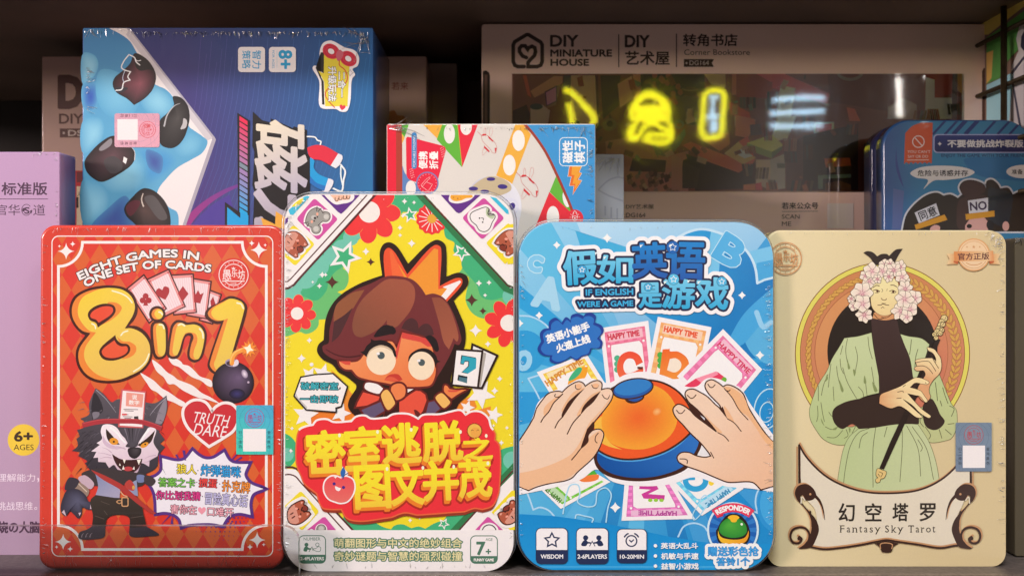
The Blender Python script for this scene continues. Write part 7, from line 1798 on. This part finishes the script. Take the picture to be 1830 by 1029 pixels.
patchwork((1380, 30, .2459), [([(0, 405), (60, 405), (420, 560), (400, 640), (0, 520)], 'A03030'), ([(400, 405), (900, 405), (900, 700), (420, 620)], '42201A'), ([(60, 500), (170, 520), (130, 760), (60, 900), (10, 900)], 'A87A5A'), ([(300, 770), (450, 765), (445, 855), (305, 850)], 'B08A78'), ([(318, 782), (432, 778), (430, 842), (320, 838)], '8A2A30'), ([(840, 660), (950, 590), (1050, 640), (1050, 745), (840, 745)], '6A5A50'), ([(1110, 405), (1330, 405), (1310, 560), (1180, 600), (1110, 745)], '5E2420'), ([(1115, 440), (1180, 460), (1180, 590), (1310, 590), (1300, 745), (1110, 745)], 'A0907E'), ([(1310, 405), (1345, 405), (1340, 745), (1300, 745)], '2A1C16'), ([(1345, 405), (1385, 405), (1385, 560), (1345, 540)], '7A5430'), ([(540, 660), (600, 670), (640, 760), (560, 760)], 'A03A24')])
P.line(ell(565, 395, 92, 62), 22, '8A7A70', closed=True)
patchwork((900, 180, .21373), [([(850, 340), (1100, 300), (1400, 420), (1400, 560), (1000, 560), (860, 500)], '6A4034'), ([(1000, 560), (1544, 420), (1544, 765), (1000, 765)], '70463C'), ([(1080, 480), (1360, 500), (1350, 600), (1050, 590)], '33241C'), ([(1500, 500), (1544, 480), (1544, 700), (1480, 660)], '241A16')])
for k in range(46):
    x, y = random.uniform(1020, 1480), random.uniform(600, 750); P.poly([(x, y), (x + 30, y - 18), (x + 44, y + 16), (x + 12, y + 32)], random.choice(['8A5A4C', '6A3E34', '9A6A58', '5A342C', 'A07A6A']), up=0.2)
P.poly(ell(885, 200, 60, 55), '8A6844'); P.poly(ell(888, 195, 26), '3A241A')
for k in range(5): P.line(crv([(1240 + k * 8, 370 + k * 18), (1340 + k * 6, 400 + k * 14), (1440 + k * 5, 330 + k * 12), (1510 + k * 2, 240 + k * 10)], False), 11, '6E745C')
for k in range(7): P.line([(1270 + k * 36, 395 - k * 22 + (20 if k < 3 else 0)), (1290 + k * 34, 470 - k * 24)], 9, '6E745C')
patchwork((1200, 200, .21378), [([(90, 280), (160, 250), (440, 360), (700, 395), (640, 500), (560, 510), (300, 420)], '8A4030'), ([(120, 350), (560, 510), (700, 420), (700, 640), (200, 660)], '241A16'), ([(95, 420), (240, 480), (210, 640), (90, 640)], '2A2018'), ([(0, 340), (90, 400), (90, 655), (0, 655)], '6E4A40'), ([(540, 30), (690, 60), (700, 100), (640, 220), (530, 200)], '8A4A3A'), ([(250, 230), (480, 170), (490, 270), (400, 330)], '7A4030'), ([(440, 350), (560, 250), (705, 385), (600, 440)], 'A46A44'), ([(520, 340), (590, 310), (680, 370), (610, 390)], 'B09484'), ([(560, 250), (640, 200), (690, 380)], '9A3628'), ([(655, 110), (740, 100), (760, 190), (660, 200)], '3A2A30'), ([(900, 40), (1040, 40), (960, 250), (840, 200)], 'B08068'), ([(630, 262), (840, 190), (938, 282), (838, 340)], '84823A'), ([(630, 262), (838, 335), (838, 392), (640, 320)], '56602C'), ([(838, 335), (938, 282), (935, 300), (838, 392)], '3A4420'), ([(705, 400), (830, 400), (830, 655), (705, 600)], '8A7262'), ([(825, 400), (950, 350), (950, 640), (825, 655)], '746E66'), ([(950, 300), (1100, 200), (1100, 655), (960, 655)], '3A221C'), ([(1100, 200), (1560, 100), (1560, 655), (1100, 655)], '201614'), ([(1275, 390), (1490, 385), (1500, 450), (1290, 465)], '7A3A22'), ([(1225, 530), (1500, 520), (1500, 550), (1265, 560), (1265, 645), (1225, 645)], '4A5A54'), ([(1285, 600), (1400, 575), (1500, 610), (1500, 655), (1285, 655)], '4A2E20'), ([(600, 610), (700, 600), (700, 655), (600, 655)], '8A4A30'), ([(700, 600), (750, 590), (760, 655), (705, 655)], 'A02C34'), ([(790, 590), (880, 590), (890, 655), (790, 655)], '6A3A28')])
P.zoom(); random.seed(5)
for k in range(26):
    x, y = random.uniform(1300, 1700), random.uniform(150, 330)
    n, w, hgt, sl = random.randint(3, 7), random.uniform(3, 6), random.uniform(14, 26), random.uniform(-0.3, 0.3)
    for j in range(n): P.poly([(x + j * w, y), (x + j * w + w * 0.85, y), (x + j * w + w * 0.85 + sl * hgt, y + hgt), (x + j * w + sl * hgt, y + hgt)], rgb(random.choice(['6A2A22', '8A4A30', '4A2A20', '5A4A38', '7A6450', '3A3A34', '90604A']), 1.5), up=0.2)
for k in range(60):
    x, y = random.uniform(920, 1500), random.uniform(138, 338); r = random.uniform(3, 10); a = random.random() * 3
    P.poly(rot_pts([(x - r, y - r * .5), (x + r, y - r * .6), (x + r, y + r * .5), (x - r * .8, y + r * .6)], x, y, a), rgb(random.choice(['6A3A2A', '9A5A40', '7A4A38', 'A88468', '503028', '5A5A48', '8A3A30']), 1.7), up=0.2)
P.clip_to(None)
P.flush('bookstore_print', M_CARD, diy)
P.zoom(900, 180, .21373)
P.text(':DIY艺术屋', (1010, 866, 1255, 905), K1, 0.01); P.text(':DG164', (1010, 938, 1185, 976), K1, 0.01); P.flush('code_lettering', M_DIM, diy)
P.zoom(1200, 200, .21378)
P.text('若来公众号', (922, 758, 1224, 812), K1, 0.02); P.line([(922, 834), (1224, 830)], 4, '6A5A54', cap=False); P.text('SCAN', (922, 858, 1070, 894), K1, 0.01); P.text('ME', (922, 917, 1000, 954), K1, 0.01)
P.flush('maker_lettering', M_DIM, diy)
P.poly([(1300, 765), (1520, 765), (1520, 975), (1300, 975)], 'DCD2CC'); P.flush('blank_patch', M_DIM, diy)
# the clear window itself, a little proud of the print
M_PANE = clear_mat('window_acetate', 0.045, 0.035, (0.93, 0.92, 0.91), 1.45, 0.012, 30)
a, b = P.loc(914.5, 132), P.loc(1719.5, 343)
NX = 40
V = []; F = []
for j in range(2):
    for i in range(NX + 1): V.append((a[0] + (b[0] - a[0]) * i / NX, -0.0008, a[1] + (b[1] - a[1]) * j))
for i in range(NX): F.append((i, i + NX + 1, i + NX + 2, i + 1))
mesh_obj('window_pane', V, F, M_PANE, diy)

# ------------------------------------------------------------------ blue forfeits tin at the right
P = Face(0.098, 0.5)
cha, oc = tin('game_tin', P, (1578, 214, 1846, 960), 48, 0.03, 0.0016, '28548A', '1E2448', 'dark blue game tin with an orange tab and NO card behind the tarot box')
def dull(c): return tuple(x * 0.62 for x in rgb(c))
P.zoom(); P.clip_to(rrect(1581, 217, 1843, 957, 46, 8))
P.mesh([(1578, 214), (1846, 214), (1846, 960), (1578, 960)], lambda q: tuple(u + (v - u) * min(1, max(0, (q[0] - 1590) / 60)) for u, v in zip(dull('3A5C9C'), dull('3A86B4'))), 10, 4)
P.zoom(1530, 200, .21383)
for x in (660, 760, 830, 930, 1080, 1200, 1300): P.line([(x + 90, 70), (x - 20, 190)], 34 if x % 20 else 20, dull('2A3C7C'), cap=False, up=0.3)
P.poly(crv([(335, 300, 1), (345, 420), (400, 640, 1), (360, 560), (330, 450)]), dull('3A4C94')); P.poly([(310, 640), (400, 660), (380, 980), (300, 980)], dull('5A6CA4')); P.poly(crv([(900, 400), (1100, 380), (1403, 400), (1460, 560), (1200, 560), (1000, 520)]), dull('2A74AC'))
P.flush('background_print', M_TIN, cha)
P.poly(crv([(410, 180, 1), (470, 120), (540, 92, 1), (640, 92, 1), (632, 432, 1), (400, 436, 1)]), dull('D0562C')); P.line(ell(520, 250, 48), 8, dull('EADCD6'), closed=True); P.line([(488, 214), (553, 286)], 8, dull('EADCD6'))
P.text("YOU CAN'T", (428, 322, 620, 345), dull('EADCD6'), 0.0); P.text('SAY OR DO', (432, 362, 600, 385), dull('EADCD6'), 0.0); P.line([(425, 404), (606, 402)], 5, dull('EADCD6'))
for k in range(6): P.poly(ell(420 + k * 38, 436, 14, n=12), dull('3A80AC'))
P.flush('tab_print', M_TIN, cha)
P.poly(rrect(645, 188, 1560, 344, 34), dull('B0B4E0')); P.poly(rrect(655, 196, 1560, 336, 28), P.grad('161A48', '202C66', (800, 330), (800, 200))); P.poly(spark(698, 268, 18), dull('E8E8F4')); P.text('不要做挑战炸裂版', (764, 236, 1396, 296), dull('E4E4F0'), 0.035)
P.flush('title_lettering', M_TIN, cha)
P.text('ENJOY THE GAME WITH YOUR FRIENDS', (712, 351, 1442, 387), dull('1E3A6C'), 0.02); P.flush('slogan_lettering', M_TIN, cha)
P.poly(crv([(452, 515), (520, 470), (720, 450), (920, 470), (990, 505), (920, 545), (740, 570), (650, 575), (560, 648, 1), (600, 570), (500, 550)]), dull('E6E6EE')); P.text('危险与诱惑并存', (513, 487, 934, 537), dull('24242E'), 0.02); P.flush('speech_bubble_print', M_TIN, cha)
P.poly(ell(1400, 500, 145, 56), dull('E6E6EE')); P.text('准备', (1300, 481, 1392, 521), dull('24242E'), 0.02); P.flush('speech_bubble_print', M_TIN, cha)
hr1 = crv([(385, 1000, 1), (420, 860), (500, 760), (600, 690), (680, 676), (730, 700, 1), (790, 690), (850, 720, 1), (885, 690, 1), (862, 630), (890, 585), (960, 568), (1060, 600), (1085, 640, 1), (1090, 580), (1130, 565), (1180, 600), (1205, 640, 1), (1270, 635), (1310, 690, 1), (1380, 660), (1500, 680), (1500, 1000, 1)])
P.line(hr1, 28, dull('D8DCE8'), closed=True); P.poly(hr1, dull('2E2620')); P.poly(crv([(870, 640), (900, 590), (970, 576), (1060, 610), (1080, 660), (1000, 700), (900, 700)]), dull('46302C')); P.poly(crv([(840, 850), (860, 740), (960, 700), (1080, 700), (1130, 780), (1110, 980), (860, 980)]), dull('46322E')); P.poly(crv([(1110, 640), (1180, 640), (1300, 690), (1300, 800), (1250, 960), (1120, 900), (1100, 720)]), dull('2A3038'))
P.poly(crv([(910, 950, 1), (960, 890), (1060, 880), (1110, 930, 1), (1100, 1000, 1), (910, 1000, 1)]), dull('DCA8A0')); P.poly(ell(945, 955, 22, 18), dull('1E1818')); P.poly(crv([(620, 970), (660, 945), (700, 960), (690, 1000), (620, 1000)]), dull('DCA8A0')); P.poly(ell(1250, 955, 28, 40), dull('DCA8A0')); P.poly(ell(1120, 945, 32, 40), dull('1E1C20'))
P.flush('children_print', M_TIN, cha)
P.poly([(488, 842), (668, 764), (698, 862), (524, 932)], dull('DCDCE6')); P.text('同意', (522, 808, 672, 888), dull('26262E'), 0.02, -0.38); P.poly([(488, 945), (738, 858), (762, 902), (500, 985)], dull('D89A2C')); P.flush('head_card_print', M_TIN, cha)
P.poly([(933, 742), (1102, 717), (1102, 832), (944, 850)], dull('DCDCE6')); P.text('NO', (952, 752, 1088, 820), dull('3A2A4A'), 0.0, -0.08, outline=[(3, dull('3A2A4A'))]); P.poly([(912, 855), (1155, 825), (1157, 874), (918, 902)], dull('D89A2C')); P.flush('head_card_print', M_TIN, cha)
P.clip_to(None); P.zoom()

# ------------------------------------------------------------------ cardboard box past the tarot box
P = Face(0.022)
brn = carton('cardboard_box', P, (1813.5, 425, 1898), 0.04, '5A5040', '4A4034', 'plain brown cardboard box at the right edge beside the tarot box', M_CARD, 'box')
creases(P, brn, [(1815, 426), (1830, 426)], 14, (6, 22), into=(1825, 460), spread=0.8, height=0.0008)

# ================================================================== clear acrylic lip in front of the left boxes
P = Face(-0.0145)
a = P.loc(-160, 939.5); b = P.loc(534, 1080)
ol = rrect(a[0], b[1], b[0], a[1], (0.0005, 0.0005, 0.0072, 0.0005), 8)
ac = empty('acrylic_guard', P.M.copy(), 'clear acrylic lip standing along the shelf edge before the red tin', 'shelf guard')
V = [(p[0], y, p[1]) for y in (0.0, 0.003) for p in ol]; n = len(ol)
mesh_obj('clear_panel', V, [tuple(range(n)), tuple(range(2 * n - 1, n - 1, -1))], M_ACRYL, ac)
mesh_obj('polished_edge', V, [(i, n + i, n + (i + 1) % n, (i + 1) % n) for i in range(n)], M_ACRYL_EDGE, ac)

# ================================================================== lit signs of the shop behind the photographer, seen as reflections in the window
NY = -1.0
def nl(px, py):
    d = 0.30 - NY + CAMD
    return ((px - CX) * PXK * d, NY, CAMZ - (py - CY) * PXK * d)
M_NEON = emit_mat('yellow_neon', (1.0, 0.92, 0.02), 16.0)
M_NEONB = emit_mat('pale_blue_neon', (0.55, 0.8, 1.0), 15.0)
M_TUBEW = emit_mat('white_tube', (1.0, 0.93, 0.86), 22.0)
def neon(name, pts, r, mat, parent, closed=False):
    c = crv(pts, closed, 5)
    if closed: c.append(c[0])
    V, F = tube([nl(*p) for p in c], r, 8)
    return mesh_obj(name, V, F, mat, parent, smooth=True)
ns = empty('neon_sign', Matrix.Translation((0, NY, 0)), 'yellow neon shop sign mirrored in the window of the large kit box', 'neon sign')
ns2 = []
def nchild(o): o.matrix_parent_inverse = ns.matrix_world.inverted(); return o
z = lambda x0, y0, s: (lambda L: [(x0 + x * s, y0 + y * s) for x, y in L])
zc, ze, zb, zf = z(1100, 30, .19443), z(900, 180, .21373), z(850, 30, .17489), z(1200, 200, .21378)
for L in (zc([(150, 960), (140, 860), (190, 760), (310, 695), (430, 760), (490, 860), (470, 960)]), zc([(180, 880), (210, 780), (310, 725), (420, 780), (450, 880)]), zc([(190, 850), (310, 835), (440, 855)]), zc([(180, 890), (310, 880), (450, 895)]), zc([(190, 930), (310, 925), (450, 935)]),
          ze([(1090, 140), (1220, 170), (1370, 140)]), ze([(1120, 180), (1040, 260), (1060, 330), (1130, 310), (1170, 230), (1250, 190), (1330, 230), (1400, 290), (1380, 340), (1250, 345), (1170, 320)]), ze([(1190, 290), (1280, 290), (1370, 290)]), ze([(1090, 220), (1070, 300), (1110, 300)]), ze([(1380, 170), (1400, 230), (1410, 320)])):
    nchild(neon('sign_tube', L, 0.0042, M_NEON, ns))
for L in (zb([(905, 745), (985, 780), (1060, 850), (1130, 930), (1195, 990)]), ze([(735, 110), (760, 140), (735, 200)]), zb([(950, 885), (965, 960), (975, 1020)]), ze([(560, 100), (580, 190)])):
    nchild(neon('sign_tube', L, 0.0046, M_NEON, ns))
nchild(neon('sign_tube', [(1257, 245), (1256, 200), (1259, 168), (1268, 163), (1286, 163), (1294, 170), (1292, 205), (1289, 240), (1280, 246)], 0.0046, M_NEON, ns, True))
for L in ([(1266, 175), (1284, 175)], [(1275, 175), (1273, 195), (1268, 210)], [(1262, 212), (1284, 208)], [(1273, 196), (1278, 215), (1270, 235)], [(1268, 222), (1282, 226), (1270, 238)]):
    nchild(neon('sign_letter', L, 0.0032, M_NEONB, ns))
lt = empty('light_fitting', Matrix.Translation((0.5, NY, 0.4)), 'three short pale blue light bars mirrored in the kit box window', 'light fitting')
for L in ([(1380, 181), (1392, 178), (1472, 175)], [(1376, 203), (1400, 202), (1471, 198)], [(1376, 226), (1400, 227), (1470, 224)]):
    o = neon('light_bar', L, 0.0045, M_NEONB, lt); o.matrix_parent_inverse = lt.matrix_world.inverted()
lw = empty('light_fitting', Matrix.Translation((0.6, NY, 0.5)), 'upright white light tube mirrored at the right of the kit box window', 'light fitting')
for L in ([(1606, 82), (1605, 131)], [(1606, 140), (1607, 208)], [(1648, 84), (1652, 110)], [(1653, 118), (1657, 138)]):
    o = neon('light_tube', L, 0.0048, M_TUBEW, lw); o.matrix_parent_inverse = lw.matrix_world.inverted()
